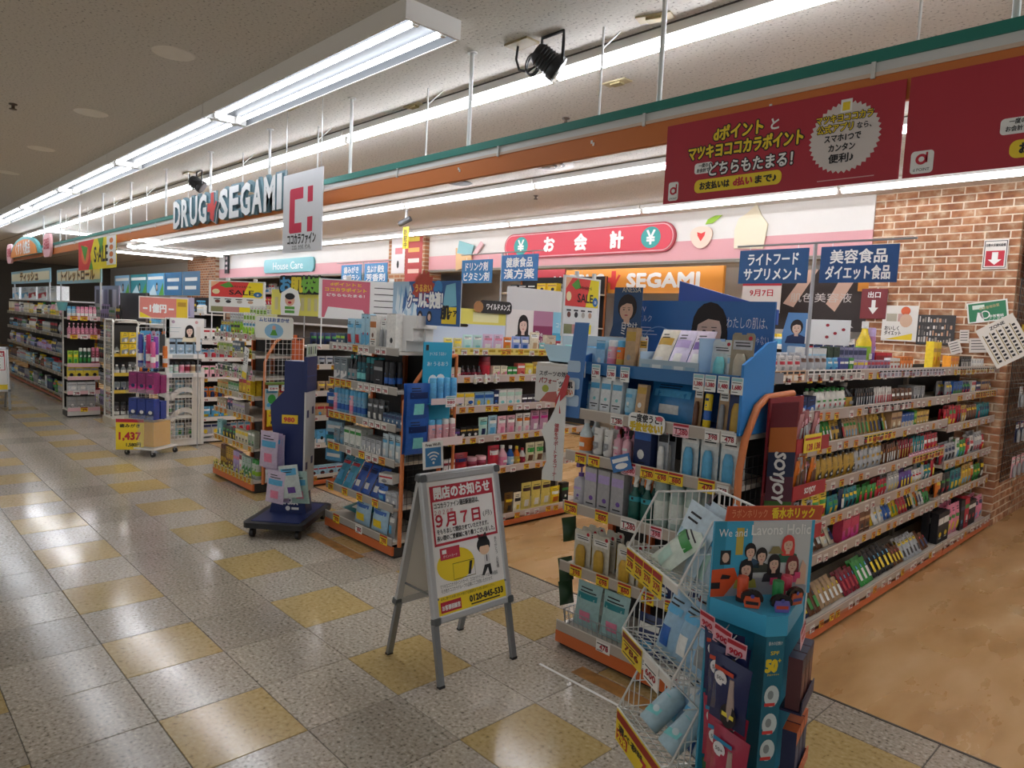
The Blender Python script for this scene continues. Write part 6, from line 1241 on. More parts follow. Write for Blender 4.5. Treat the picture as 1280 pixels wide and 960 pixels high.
def poster(b, y):
    x0, x1, z0, z1 = -.219, .219, .331, .9705; w = x1-x0; h = z1-z0
    X = lambda u: x0+w*u
    Z = lambda v: z1-h*v
    mr = mat('#b9263a', .5); b.rect(x0, z0, x1, z1, y, mat('#efedea', .5)); k = y-.0006; q = y-.0012
    b.rect(X(.03), Z(.155), X(.97), Z(.035), k, mr); b.text('閉店のお知らせ', .062, X(.5), Z(.128), q, m_white, .04, 'c', width=w*.84)
    for a, c, d, e in ((.03, .155, .055, .49), (.945, .155, .97, .49), (.03, .47, .97, .49)): b.rect(X(a), Z(e), X(d), Z(c), k, mr)
    b.text('ココカラファイン蓮田駅前店は、', .03, X(.07), Z(.205), q, m_ink, .02, width=w*.66); b.text('２０２６年', .028, X(.07), Z(.255), q, mr, .0, width=w*.27)
    b.text('９月７日', .075, X(.07), Z(.345), q, mr, .03, width=w*.66); b.text('(月)', .03, X(.77), Z(.325), q, m_ink, .0, width=w*.14)
    b.text('をもちまして閉店させていただきます。', .027, X(.08), Z(.40), q, m_ink, .02, width=w*.76); b.text('長い間のご愛顧誠に有り難うございました。', .027, X(.07), Z(.45), q, m_ink, .02, width=w*.86)
    b.disc(X(.3), Z(.65), w*.27, h*.125, k, m_yel, 24); b.rect(X(.09), Z(.6), X(.37), Z(.51), q, mat('#c2364a', .5)); b.text('ポイントカード', .016, X(.23), Z(.585), q-.0004, m_white, .0, 'c', width=w*.2); b.rect(X(.12), Z(.555), X(.18), Z(.525), q-.0004, m_white)
    for a, c, d, e in ((.25, .64, .57, .645), (.25, .76, .57, .765), (.25, .64, .255, .765), (.565, .64, .57, .765)): b.rect(X(a), Z(e), X(d), Z(c), q, mat('#6d621f', .5))
    b.poly([(X(.46), Z(.75)), (X(.5), Z(.75)), (X(.54), Z(.65)), (X(.5), Z(.65))], q, m_ink)
    # bowing boy
    xx, zz = X(.73), Z(.555); b.disc(xx, zz, .045, .042, k, m_ink, 16); b.poly([(xx-.03, zz+.03), (xx-.035, zz+.06), (xx, zz+.045), (xx+.02, zz+.065), (xx+.035, zz+.02)], k, m_ink); b.disc(xx+.003, zz-.022, .034, .028, q, mat('#eec9a8', .5), 14); b.poly([(xx-.04, zz-.005), (xx+.04, zz-.005), (xx+.02, zz+.012), (xx-.03, zz+.012)], q-.0003, m_ink)
    b.poly([(xx-.005, zz-.05), (xx+.03, zz-.05), (xx+.035, zz-.10), (xx-.005, zz-.10)], k, mat('#dcdad8', .5)); b.rect(xx+.01, zz-.085, xx+.016, zz-.052, q, m_ink); b.poly([(xx-.005, zz-.10), (xx+.035, zz-.10), (xx+.04, zz-.155), (xx+.022, zz-.155), (xx+.015, zz-.115), (xx-.012, zz-.15), (xx-.03, zz-.15)], k, m_ink)
    for i, ch in enumerate('ありがとう、お客様'): b.text(ch, .02, X(.92), Z(.535+.028*i), q, m_ink, .0, 'c')
    b.text('マツキヨココカラポイントカード、ココカラクラブカードは、ご利用店', .022, X(.05), Z(.805), q, m_ink, .0, width=w*.85); b.text('引き続きココカラグループの店舗にてご利用いただけます。', .022, X(.06), Z(.84), q, m_ink, .0, width=w*.76)
    b.rect(X(.0), Z(1), X(1), Z(.865), k, m_yel); b.rect(X(.03), Z(.985), X(.32), Z(.905), q, mr); b.text('お客様相談室', .026, X(.175), Z(.965), q-.0005, m_white, .03, 'c', width=w*.26); b.text('本件に関するお問い合わせ等は下記連絡先までお問い合わせください。', .016, X(.04), Z(.892), q, m_ink, .0, width=w*.8); b.text('0120-845-533', .042, X(.44), Z(.96), q, m_ink, .045, width=w*.52); b.rect(X(.46), Z(.985), X(.9), Z(.975), q, m_ink)
AF = Mx(-2.473, 2.253, 0, PI/2)
a_board(AF, 'silver A-board sign announcing the closing, standing on the tiles in front', poster)
b = MB(); b.box(-.062, 0, 0, .062, .003, .135, m_white); b.rect(-.048, .012, .048, .105, -.001, mat('#3f86bd', .5)); b.text('Free Wi-Fi', .02, 0, .112, -.001, m_ink, .02, 'c', width=.09)
b.disc(0, .03, .007, .007, -.0016, m_white, 10)
for k in range(3): b.ring(0, .03, .016+.016*k, .023+.016*k, -.0016, m_white, 12, R(48), R(132))
thing('wifi_card', b, Mx(-2.70, 2.085, 1.008, PI/2, R(-6)), 'small blue and white Free Wi-Fi card standing on top of the A-board', 'card')
def poster2(b, y):
    b.rect(-.219, .331, .219, .9705, y, mat('#efedea', .5)); b.rect(-.2, .86, .2, .95, y-.0006, m_red); b.text('閉店のお知らせ', .06, 0, .875, y-.0012, m_white, .04, 'c', width=.37)
    for q in ((-.2, .64, -.19, .86), (.19, .64, .2, .86), (-.2, .64, .2, .65)): b.rect(*q, y-.0006, m_red)
    for k in range(4): b.rect(-.16, .82-.05*k, .14, .835-.05*k, y-.0006, mat('#8d8a86', .5))
    b.disc(.05, .55, .05, .05, y-.0006, m_ink, 14); b.disc(.05, .53, .03, .03, y-.0012, mat('#eec9a8', .5), 10); b.rect(-.219, .331, .219, .41, y-.0006, m_yel)
a_board(Mx(-13.45, 1.66, 0, PI/2), 'second A-board closing notice at the far left edge of the floor', poster2)

# ---------------------------------------------------------------- navy wheeled stand
NF = Mx(-5.25, 2.60, 0, R(43))
r = empty('wheeled_stand', NF, 'navy blue card stand with a grey side on a black wheeled board', 'display stand')
m_navy = mat('#1c2b5e', .4); m_dark = mat('#1c1d20', .45)
b = MB(); P = rrect(-.24, -.36, .24, .36, .05, 4); b.add([(p[0], p[1], z) for z in (.085, .125) for p in P], [tuple(range(len(P)))[::-1], tuple(range(len(P), 2*len(P)))]+[(i, (i+1) % len(P), len(P)+(i+1) % len(P), len(P)+i) for i in range(len(P))], m_dark); obj('base_board', b, r)
b = MB(); b.box(-.19, -.3, .125, .19, .3, .13, m_navy); obj('base_sheet', b, r)
for x in (-.18, .18):
    for y in (-.29, .29):
        b = MB(); b.cyl((x-.014, y, .036), (x+.014, y, .036), .036, m_black, 12); obj('caster', b, r)
b = MB(); b.prism([(-.15, .13), (.15, .13), (.12, .42), (.12, 1.36), (-.05, 1.36), (-.05, 1.12), (-.16, 1.0), (-.15, .86), (-.08, .5)], -.04, .1, m_navy); obj('tower', b, r)
b = MB(); b.box(.123, -.06, .3, .137, .16, 1.22, mat('#c9c8c4', .5)); o = obj('side_panel', b, r)
for y, z in ((-.015, .94), (.1, .96), (-.02, .52), (.1, .55)):
    b = MB(); b.box(.137, y-.02, z-.03, .139, y+.02, z+.03, m_navy); obj('slot', b, o)
b = MB(); b.box(.115, -.065, 1.12, .142, .165, 1.40, m_navy); b.box(.142, -.06, 1.24, .143, .16, 1.25, mat('#33467f', .5)); obj('side_cap', b, r)
b = MB(); b.box(.13, -.055, 1.40, .14, .155, 1.50, mat('#b8c2b6', .5)); [b.box(.1405, -.045+.05*k, 1.42, .141, -.015+.05*k, 1.48, mat(('#5b7a4a', '#3f4a45', '#8da07a', '#5c6b60')[k], .5)) for k in range(4)]; obj('top_card', b, r)
b = MB(); b.text('洗顔', .1, .02, .21, -.042, m_white, .03, 'c', width=.13); b.disc(.0, .17, .02, .02, -.042, m_white, 10); b.rect(.03, .16, .09, .18, -.042, m_white); obj('front_print', b, r)
b = MB(); b.box(-.06, -.052, .86, .07, -.05, .93, mat('#e5c22f', .5)); b.text('980', .05, .0, .875, -.053, m_red, .04, 'c', width=.09); obj('price_strip', b, r)
for i, (x, y, z, c, t) in enumerate(((-.12, -.16, .52, '#cdbfd6', 'upper front'), (-.11, -.10, .50, '#b9aacb', 'upper middle'), (-.10, -.07, .48, '#c6b8d2', 'upper rear'), (-.05, -.20, .25, '#c9bcd2', 'lower left front'), (-.03, -.13, .24, '#b7a9c9', 'lower left rear'), (.10, -.20, .30, '#c9d6d6', 'lower right front'), (.14, -.13, .24, '#a9c6bf', 'lower right rear'))):
    q = good('pouch', NF @ Mx(x, y, z, .1*(i % 3-1), R(8), R((6, 4, 2, 8, 3, -8, -3)[i])), .15, .03, .30 if i < 3 else .27, c, 'sky', ('pink', 'black', 'purple')[i % 3], '%s cartoon refill pack hanging on the navy wheeled stand' % t, True, 20+i % 3)
# hanging strip between the stand and the blue can rack
r = empty('hanging_strip', Mx(-5.24, 3.0, .50, R(20)), 'tall strip of small blue packs hanging left of the blue can rack', 'display strip')
b = MB(); b.box(-.09, 0, 0, .09, .004, .62, mat('#3f5f7a', .4)); obj('strip', b, r)
for k in range(5):
    b = MB(); b.box(-.085, -.03, .02+.12*k, .085, 0, .11+.12*k, nm(('sky', 'teal', 'pale', 'red', 'blue')[k])); b.rect(-.07, .05+.12*k, .07, .08+.12*k, -.031, m_white); obj('pack', b, r)

# ---------------------------------------------------------------- clear wheeled stand with the 1,437 card
CF = Mx(-8.88, 2.63, 0, R(32))
r = empty('clear_stand', CF, 'clear wheeled stand of blue and magenta packs with a yellow price board', 'display stand')
m_clear = mat('#e6eeee', .1, alpha=.13); m_mag = mat('#a23a7a', .4)
b = MB(); b.cbox(0, 0, .09, .40, .40, .02, m_wire); obj('base', b, r)
for x in (-.18, .18):
    for y in (-.18, .18):
        b = MB(); b.cyl((x, y-.012, .03), (x, y+.012, .03), .03, m_black, 10); b.box(x-.012, y-.012, .03, x+.012, y+.012, .082, m_steel); obj('caster', b, r)
b = MB()
for s in (-1, 1): b.box(s*.18-.004, -.18, .1, s*.18+.004, .18, .42, m_clear)
b.box(-.18, -.184, .1, .18, -.178, .42, m_clear); b.box(-.18, .178, .1, .18, .184, .42, m_clear); obj('clear_box', b, r)
b = MB(); b.box(-.05, -.15, .11, .16, .12, .40, mat('#e0a92a', .4)); obj('yellow_insert', b, r)
for z, s in ((.425, .2), (.73, .19), (1.03, .17)):
    b = MB(); b.cbox(0, 0, z, s*2, s*2, .008, m_clear); b.box(-s, -s-.004, z, s, -s, z+.06, m_clear); obj('tray', b, r)
b = MB(); b.cyl((0, 0, .1), (0, 0, 1.32), .012, m_clear, 8); obj('post', b, r)
b = MB(); b.cbox(0, 0, 0, .30, .004, .36, m_yel); b.rect(-.15, .14, .15, .18, -.003, m_red); b.text('歯みがき', .045, 0, .085, -.003, m_ink, .03, 'c', width=.22); b.text('1,437', .12, 0, -.06, -.003, m_red, .04, 'c', width=.24); b.text('1,580円', .055, .04, -.14, -.003, m_ink, .03, 'c', width=.16); o = obj('price_board', b, r, Mx(-.11, -.215, .25, R(25)))
pk = [(.432, '#2b3f8c', 'navy', 'white', 'navy blue'), (.737, '#8f2f6c', 'magenta', 'navy', 'magenta')]
for z, c, c2, c3, t in pk:
    for i in range(3):
        for j in range(2): good('carton', CF @ Mx(-.12+.12*i, -.12+.11*j, z), .11, .09, .24-.03*j, c, c2, c3, '%s %s box, %s row on the clear wheeled stand' % (ORD[i], t, ('front', 'rear')[j]), True, 5)
for i, (x, y, c, h, t) in enumerate(((-.08, -.09, '#4a52a8', .38, 'blue'), (-.02, -.03, '#3f6cc0', .36, 'deep blue'), (.04, -.10, '#c22f6a', .38, 'crimson pink'), (.09, -.04, '#8a4ab0', .36, 'purple'), (.12, -.12, '#e06a9c', .3, 'rose'), (.13, .06, 'orange', .25, 'orange'))):
    good('can', CF @ Mx(x, y, 1.035), .055, .055, h, c, c, 'white', 'tall %s stick pack on top of the clear wheeled stand' % t, True, 3)
for i in range(3): good('blister', CF @ Mx(-.12+.03*i, .05+.03*i, 1.035), .11, .04, .42, ('sky', 'rose', 'pale')[i], ('blue', 'crimson', 'navy')[i], 'white', 'carded pack at the back of the clear wheeled stand, %s' % ('sky blue', 'pale pink', 'pale blue')[i], False, 3)

# ---------------------------------------------------------------- white rack left of the left end rack
WF = Mx(-9.14, 2.88, 0, PI/2)
WL = [.12, .93, 1.16]
r = empty('white_rack', WF, 'white steel rack with grid side and curved openings behind the clear stand', 'shelving')
b = MB()
for x in (0, .42): b.box(x-.02, -.02, .02, x+.02, .02, 1.0 if x else 1.6, m_wire)
obj('posts', b, r)['kind'] = 'stuff'
b = MB(); b.box(0, -.01, .02, .42, .05, .1, m_wire); obj('plinth', b, r)
for z in (.36, .62):
    b = MB(); b.box(0, -.01, z, .42, .35, z+.035, m_wire); b.ring(.21, z-.06, .14, .2, -.012, m_wire, 12, .2, PI-.2); obj('arched_shelf', b, r)
b = MB(); b.box(.30, .0, .1, .42, .012, .92, m_wire); obj('side_strip', b, r)
b = MB(); wire_panel(b, (0, -.02, .1), (.34, 0, 0), (0, 0, .8), 8, 16, .003, m_wire); obj('grid', b, r)['kind'] = 'stuff'
for z in (.91, 1.145):
    b = MB(); b.box(-.02, -.03, z, .44, .3, z+.02, m_wire); b.box(-.02, -.034, z-.03, .44, -.03, z+.03, m_white); b.rect(.05, z-.02, .3, z+.02, -.0345, mat('#b9c2c4', .5)); obj('shelf', b, r)
b = MB(); b.box(0, .3, .1, .42, .32, 1.4, mat('#4a4846', .6)); obj('back', b, r)
for i in range(4): good('carton', WF @ Mx(.05+.105*i, .02, 1.167), .085, .05, .19, '#a9c6da', 'black', 'white', '%s pale blue bottle box from left on the white rack' % ORD[i], True, 2)
for i in range(6): good('jar', WF @ Mx(.04+.068*i, .02, .932), .06, .06, .14, ('clear', 'mint', 'rose', 'rose', 'cream', 'clear')[i], 'black', ('mint', 'white', 'pink', 'crimson', 'tan', 'grey')[i], '%s small jar from left on the lower white rack shelf' % ORD[i], True, 2)
for l, z in enumerate((.11, .4, .66)):
    for i in range(3): good('pouch', WF @ Mx(.09+.12*i, .18, z), .11, .06, .17, ('grey', 'pale', 'silver')[i], 'white', 'green', '%s soft pack behind the white rack grid, %s level' % (ORD[i], ('lowest', 'middle', 'upper')[l]), False, 4)
def f(b, y, w, h): head(b, w*.12, h*.36, .08, y, '#eccfc0', '#1d191b', True, '#e6dfc4'); b.rect(-w*.45, h*.5, -w*.1, h*.52, y, mat('#9fb9c4', .5)); b.rect(-w*.45, h*.3, -w*.15, h*.32, y, mat('#b9c6cc', .5)); b.disc(-w*.3, h*.8, .02, .02, y, mat('#b9a0b4', .5), 8); b.disc(w*.3, h*.8, .02, .02, y, mat('#d9b0b4', .5), 8)
stand_board('shelf_card', WF @ Mx(.2, -.02, 1.37), .46, .25, '#eef1f0', 'white card with a dark-haired woman above the pale blue bottles', f, 'card')
def f(b, y, w, h): b.rect(-w*.48, h*.05, w*.25, h*.95, y, mat('#dd8579', .5)); b.text('1億円', h*.42, -w*.12, h*.32, y-.001, m_white, .04, 'c', width=w*.34); b.rect(-w*.42, h*.42, -w*.33, h*.5, y-.001, m_white); b.rect(w*.09, h*.42, w*.2, h*.5, y-.001, m_white); b.rect(w*.25, h*.05, w*.48, h*.95, y, mat('#e8c832', .5)); b.rect(w*.28, h*.6, w*.45, h*.8, y-.001, mat('#b9902a', .5)); b.poly([(-w*.48, h*.05), (-w*.25, h*.05), (-w*.48, h*.3)], y-.001, m_syel)
stand_board('campaign_sign', Mx(-9.62, 2.99, 1.59, R(84)), .58, .28, '#e9dcd4', 'salmon pink and yellow 1億円 campaign sign above the white rack', f, 'sign', leg=1.59)
stand_board('shelf_poster', Mx(-10.0, 3.34, 1.62, R(80)), .3, .27, '#b9b4cf', 'lilac and white product poster right of the campaign sign', lambda b, y, w, h: [b.poly([(-.12+.08*k, .02), (-.06+.08*k, .02), (-.08+.08*k, .22)], y, mat(('#6a6fae', '#e6e6ee', '#8f86c4')[k], .5)) for k in range(3)], 'poster', leg=1.62)
g4s = gondola('aisle_shelves', 'white shelves running back beside the white rack', Mx(-9.25, 3.33, 0, PI/2), .85, .4, [.1, .32, .58, .84, 1.1, 1.32], '#e6e4df', '#e6e4df', '#e6e4df', 1.5, rail_h=.055, ntag=5, tagmix='wwwy', seed=22)
for l in range(6): fill(g4s, 'white shelves by white rack', l, .02, .83, ['pouch', 'carton', 'blister'], [['black', 'silver'], ['sky', 'navy', 'white'], ['orange', 'tan', 'white'], ['white', 'rose', 'grey'], ['tan', 'grey', 'silver'], ['white', 'tan', 'orange']][l], (.12, .19), (.09, .13), (.04, .06), 70+l, run=(3, 6))
bp = stand_board('shelf_sign', Mx(-9.0, 3.2, 1.22, R(84)), .05, .3, '#eceae6', 'thin white upright strip right of the white rack', None, 'sign', leg=1.22)

# ---------------------------------------------------------------- black racks and the pink bottle stand further left
KF = Mx(-11.2, 2.80, 0, PI/2)
r = empty('wire_rack', KF, 'white-edged black wire rack with yellow packs, left of the clear stand', 'rack')
b = MB(); b.path([(0, 0, .1), (0, 0, 1.48), (.03, 0, 1.53), (.3, 0, 1.53), (.33, 0, 1.48), (.33, 0, .1)], .012, m_wire, 6); obj('front_loop', b, r)
b = MB(); b.path([(0, .45, .1), (0, .45, 1.48), (0, .42, 1.53), (0, .03, 1.53), (0, 0, 1.48)], .012, m_wire, 6); obj('side_loop', b, r)
b = MB(); wire_panel(b, (0, .0, .1), (0, .45, 0), (0, 0, 1.38), 9, 26, .0022, m_wire); obj('side_grid', b, r)['kind'] = 'stuff'
b = MB(); b.box(-.02, -.04, .0, .40, .48, .1, mat('#cfc6b2', .5)); obj('plinth', b, r)
b = MB(); b.box(.02, .2, .1, .40, .22, 1.45, mat('#2b2a2a', .6)); obj('back_panel', b, r)
for z in (.1, .47, .72, 1.0):
    b = MB(); b.box(.01, -.01, z, .38, .2, z+.012, m_wire); b.box(.01, -.014, z, .38, -.01, z+.05, mat('#e0c24a', .5) if z > .2 else m_wire); obj('shelf', b, r)
for l, (z, k, c, c2, h) in enumerate(((.113, 'can', '#5b5658', 'black', .22), (.484, 'carton', '#9aa3a6', 'navy', .15), (.734, 'bottle', '#8a8f8c', 'white', .15), (1.014, 'bottle', '#8a8f8c', 'black', .15))):
    for i in range(4): good(k, KF @ Mx(.06+.085*i, .05, z), .07, .06, h, c, c2, 'white', '%s grey article on the %s shelf of the black wire rack' % (ORD[i], ORD[l]), False, 1)
for l in range(2):
    for i in range(3): good('carton', KF @ Mx(.13+.1*i, -.06, 1.03+.17*l), .092, .06, .16, 'yellow', 'grey', 'white', '%s yellow box of the %s row hung on the black wire rack' % (ORD[i], ('lower', 'upper')[l]), False, 4)
for i, (z, c) in enumerate(((.15, 'orange'), (.52, 'orange'))): good('pouch', KF @ Mx(.27, -.05, z), .16, .06, .24, '#c9d4da', c, 'sky', '%s orange-topped refill pack at the right of the black wire rack' % ('lower', 'upper')[i], False, 5)
r = empty('wire_rack', Mx(-10.5, 2.92, 0, PI/2), 'tall white hooped rack of blue cards behind the yellow packs', 'rack')
b = MB(); b.path([(0, 0, .0), (0, 0, 1.45), (.04, 0, 1.5), (.4, 0, 1.5), (.44, 0, 1.45), (.44, 0, .0)], .011, m_wire, 6); obj('loop', b, r)
b = MB(); wire_panel(b, (0, .01, .3), (.44, 0, 0), (0, 0, 1.15), 8, 18, .002, m_wire); obj('grid', b, r)['kind'] = 'stuff'
for l in range(3):
    for i in range(3): good('blister', Mx(-10.46, 2.92, 0, PI/2) @ Mx(.08+.14*i, -.03, .55+.3*l), .12, .04, .26, ('blue', 'orange', 'sky')[(i+l) % 3], 'navy', 'white', '%s card in the %s row of the white hooped rack' % (ORD[i], ('lowest', 'middle', 'upper')[l]), False, 6)
PF = Mx(-12.28, 2.45, 0, PI/2)
PL = [.12, .38, .60, .80, 1.24, 1.52]
g5 = gondola('bottle_stand', 'narrow wheeled stand of pink bottles and yellow boxes near the left shelves', PF, .44, .34, PL, '#e3b8bd', '#cfcac4', '#e0dcd6', 1.7, rail_h=.06, posts=[.0], back='#2e2b2b', seed=31)
N6 = 'pink bottle stand'
for l, k in ((0, ' y '), (1, 'ww'), (4, 'ywy'), (5, 'yyw')): trow(g5, l, k, .02, .42, 1.6)
put(g5, N6, 5, .01, [(2, 'can', 'sky blue tall can', .055, .055, .17, 'pale', 'sky', 'white'), (5, 'can', 'pink tall can', .05, .05, .17, 'rose', 'pink', 'white')], True, .005)
put(g5, N6, 4, .01, [(7, 'pump', 'pink pump bottle', .052, .05, .20, '#c97f92', 'pink', 'rose')], True, .006)
put(g5, N6, 3, .01, [(2, 'pouch', 'lime pouch', .07, .04, .22, 'lime', 'yellow', 'green'), (3, 'can', 'dark green bottle can', .05, .05, .26, '#2f6a4a', 'white', 'green'), (2, 'can', 'rose red can', .05, .05, .27, '#b5566a', 'pink', 'white')], True, .006)
put(g5, N6, 2, .01, [(4, 'carton', 'yellow product box', .1, .07, .17, '#dcc63c', 'grey', 'black')], True, .004)
put(g5, N6, 1, .01, [(3, 'carton', 'white diamond-print box', .12, .07, .16, '#d5d9da', 'grey', 'white')], True, .006, .04)
put(g5, N6, 0, .01, [(3, 'carton', 'silver-grey box', .12, .08, .19, '#a9aaa8', 'grey', 'white')], True, .006, .05)
b = MB(); b.cyl((0, 0, 0), (0, 0, .13), .05, mat('#7cc6cc', .4), 10, .075); thing('paper_cup', b, Mx(-12.45, 2.42, 1.62), 'turquoise cup topping the post by the pink bottles', 'decoration')
# long far-left run
LL = [.10, .48, .82, 1.16, 1.48]
g6 = gondola('wall_shelves', 'long dim shelf run along the far left behind the second A-board', Mx(-19.8, 2.76, 0), 6.1, .42, LL, '#8f8674', '#a5542e', '#a5542e', 1.74, rail_h=.06, ntag=2, tagmix='wwy', seed=33, back='#3a3836')
N7 = 'long left run'
PALS = [['grey', 'green', 'silver', 'navy'], ['grey', 'silver', 'brown', 'pale'], ['grey', 'navy', 'silver', 'lilac'], ['white', 'silver', 'black', 'sky'], ['white', 'cream', 'silver', 'rose', 'black']]
for l in range(5): fill(g6, N7, l, .02, 6.0, ['pump', 'bottle', 'carton', 'pouch'], PALS[l], (.19, .26), (.08, .13), (.05, .08), 80+l, run=(2, 6), dense=.008)
for i, (x, c) in enumerate(((-19.3, 'sky'), (-18.2, 'sky'), (-17.4, 'red'), (-16.4, 'red'), (-15.5, 'white'))):
    good('carton', Mx(x, 2.95, 1.78), .8, .2, .26, '#d9dde0', c, 'white', 'large %s tissue carton on the upper ledge of the long left run, %s' % (c if c != 'sky' else 'blue', ORD[i]), True, 4)
b = MB(); b.box(0, -.05, 0, 6.1, .3, .02, m_wire); thing('upper_ledge', b, Mx(-19.8, 2.86, 1.755), 'pale ledge above the long left run carrying tissue cartons', 'shelf')
r = empty('category_board', Mx(-17.05, 2.74, 2.1), 'pale blue-edged board with brown tissue lettering at the far left', 'sign'); b = MB(); b.box(-2.0, 0, 0, 2.0, .02, .26, mat('#8fbccb', .5)); b.rect(-1.95, .05, 1.95, .21, -.001, mat('#e6dfc0', .5)); obj('panel', b, r)
b = MB(); outlined(b, 'ティッシュ', .2, 0, .06, -.002, mat('#3a2a18', .5), .05, 'c', width=1.9, mo=mat('#d9b36a', .5)); obj('lettering', b, r)
b = MB(); [b.box(x, .02, -.35, x+.03, .04, 0, m_steel) for x in (-1.8, 1.8)]; obj('supports', b, r)['kind'] = 'stuff'
r = empty('category_board', Mx(-13.05, 2.74, 2.06), 'pale blue-edged board with brown toilet roll lettering behind the pink bottles', 'sign'); b = MB(); b.box(-1.45, 0, 0, 1.45, .02, .24, mat('#8fbccb', .5)); b.rect(-1.4, .05, 1.4, .2, -.001, mat('#e6dfc0', .5)); obj('panel', b, r)
b = MB(); outlined(b, 'トイレットロール', .18, 0, .06, -.002, mat('#3a2a18', .5), .05, 'c', width=2.2, mo=mat('#d9b36a', .5)); obj('lettering', b, r)
b = MB(); [b.box(x, .02, -.4, x+.03, .04, 0, m_steel) for x in (-1.3, 1.3)]; obj('supports', b, r)['kind'] = 'stuff'
g7 = gondola('end_rack', 'end rack of dark haircare goods behind the pink bottle stand', Mx(-13.6, 3.0, 0), 1.85, .42, [.1, .5, .85, 1.2, 1.5], '#a79c90', '#a5542e', '#6b6560', 1.95, rail_h=.06, ntag=2, seed=35)
for l in range(5): fill(g7, 'haircare end rack', l, .02, 1.8, ['pump', 'carton', 'pouch'], [['lilac', 'grey', 'white'], ['silver', 'lilac'], ['crimson', 'brown', 'black'], ['crimson', 'brown', 'navy'], ['lilac', 'silver', 'black', 'white']][l], (.2, .26), (.09, .13), (.05, .08), 90+l, run=(2, 5))
b = MB(); b.box(-.7, 0, 0, .7, .02, .42, mat('#8f8fa8', .5)); [b.rect(-.6+.25*k, .05, -.42+.25*k, .36, -.001, mat(('#4a4658', '#d9d0e0', '#6b6488', '#2f2c38', '#c9c4d6')[k], .5)) for k in range(5)]; thing('haircare_poster', b, Mx(-12.6, 3.05, 1.62), 'grey-lilac haircare poster board behind the pink bottles', 'poster')
g8 = gondola('cross_shelves', 'shelf run across the far left under the blue posters', Mx(-21.0, 5.3, 0), 6.4, .42, [.1, .5, .9, 1.3, 1.65], '#d6d2cc', '#c9683a', '#cfc9be', 2.0, rail_h=.06, ntag=2, seed=36)
for l in range(3, 5): fill(g8, 'cross run under the posters', l, .05, 6.3, ['pump', 'carton', 'bottle'], [['silver', 'tan', 'sky'], ['white', 'rose', 'brown', 'black']][l-3], (.2, .3), (.1, .15), (.06, .08), 100+l, run=(3, 8))
for i, (x, w, c, c2, t) in enumerate(((-20.3, 1.3, '#7fb2d6', 'navy', 'sky blue'), (-18.9, 1.3, '#2f8f9a', 'white', 'teal'), (-17.6, 1.2, '#5fa9d6', 'black', 'blue ice'), (-16.4, 1.1, '#2d6fa0', 'white', 'deep blue'), (-15.3, 1.0, '#3a6f96', 'white', 'slate blue'))):
    def f(b, y, ww, h, c2=c2, i=i):
        if i < 3: head(b, .1, .2, .1, y, '#e6c7b8', '#1c1718'); b.rect(-ww*.45, h*.72, ww*.45, h*.86, y, m_white); b.poly([(-ww*.45, 0), (ww*.1, 0), (-ww*.1, h*.5)], y, mat('#cfe6ee', .5)); b.poly([(ww*.2, .0), (ww*.48, .0), (ww*.45, h*.6)], y, m_leaf)
        else: b.rect(-ww*.35, h*.6, ww*.35, h*.75, y, m_white); b.rect(-ww*.35, h*.25, ww*.3, h*.4, y, m_white)
    stand_board('shelf_poster', Mx(x, 5.28, 2.02), w, .5, c, '%s product poster on top of the far cross run' % t, f, 'poster', leg=.37)
# ---------------------------------------------------------------- recess behind the counter
b = MB()
for z in (.0,): b.box(-20.5, 9.3, .0, -12.2, 9.9, 1.95, mat('#4e443c', .6))
thing('back_cabinet', b, Mx(), 'dark cabinet block at the back of the left recess', 'cabinet')
g9 = gondola('recess_shelves', 'white shelves with small goods in the recess under the pink band', Mx(-20.5, 8.75, 0), 8.2, .45, [.3, .9, 1.5, 1.95, 2.3], '#d9d5ce', '#cfcac2', '#cfcac2', 2.55, rail_h=.05, ntag=0, back='#6d6259', end_posts=True)
for l in (3, 4): fill(g9, 'white shelves in the recess', l, .1, 8.0, ['carton', 'pouch', 'bottle'], ['sky', 'white', 'silver', 'yellow', 'red', 'navy'], (.16, .26), (.12, .2), (.08, .12), 110+l, run=(1, 4), dense=.03)
r = empty('counter', Mx(-7, 9.72, 0), 'long pale checkout counter in the recess below the red sign', 'counter'); b = MB(); b.box(-3.4, 0, 0, 3.2, .5, .95, mat('#d8cdb8', .5)); obj('body', b, r); b = MB(); b.box(-3.45, -.05, .95, 3.25, .55, .99, mat('#e8e2d6', .4)); obj('worktop', b, r)
g10 = gondola('recess_shelves', 'wooden wall shelf with bags and boxes left of the counter sign', Mx(-9.35, 8.6, 0), 2.0, .5, [.5, 1.2, 1.75, 2.3], '#c9b48c', '#b98a5c', '#b06a3a', 2.6, rail_h=.035, ntag=0, back='#2c2a2b')
put(g10, 'wooden wall shelf', 3, .2, [(3, 'carton', 'black and white box', .17, .1, .14, 'black', 'white', 'grey'), (2, 'carton', 'yellow box', .2, .12, .16, 'yellow', 'gold', 'black'), (2, 'pouch', 'grey speckled bag', .25, .12, .15, 'grey', 'black', 'white')], gap=.05)
put(g10, 'wooden wall shelf', 2, .2, [(3, 'carton', 'dark crate', .35, .2, .3, 'black', 'grey', 'silver'), (2, 'carton', 'crimson box', .25, .2, .25, 'crimson', 'red', 'white')], gap=.05)
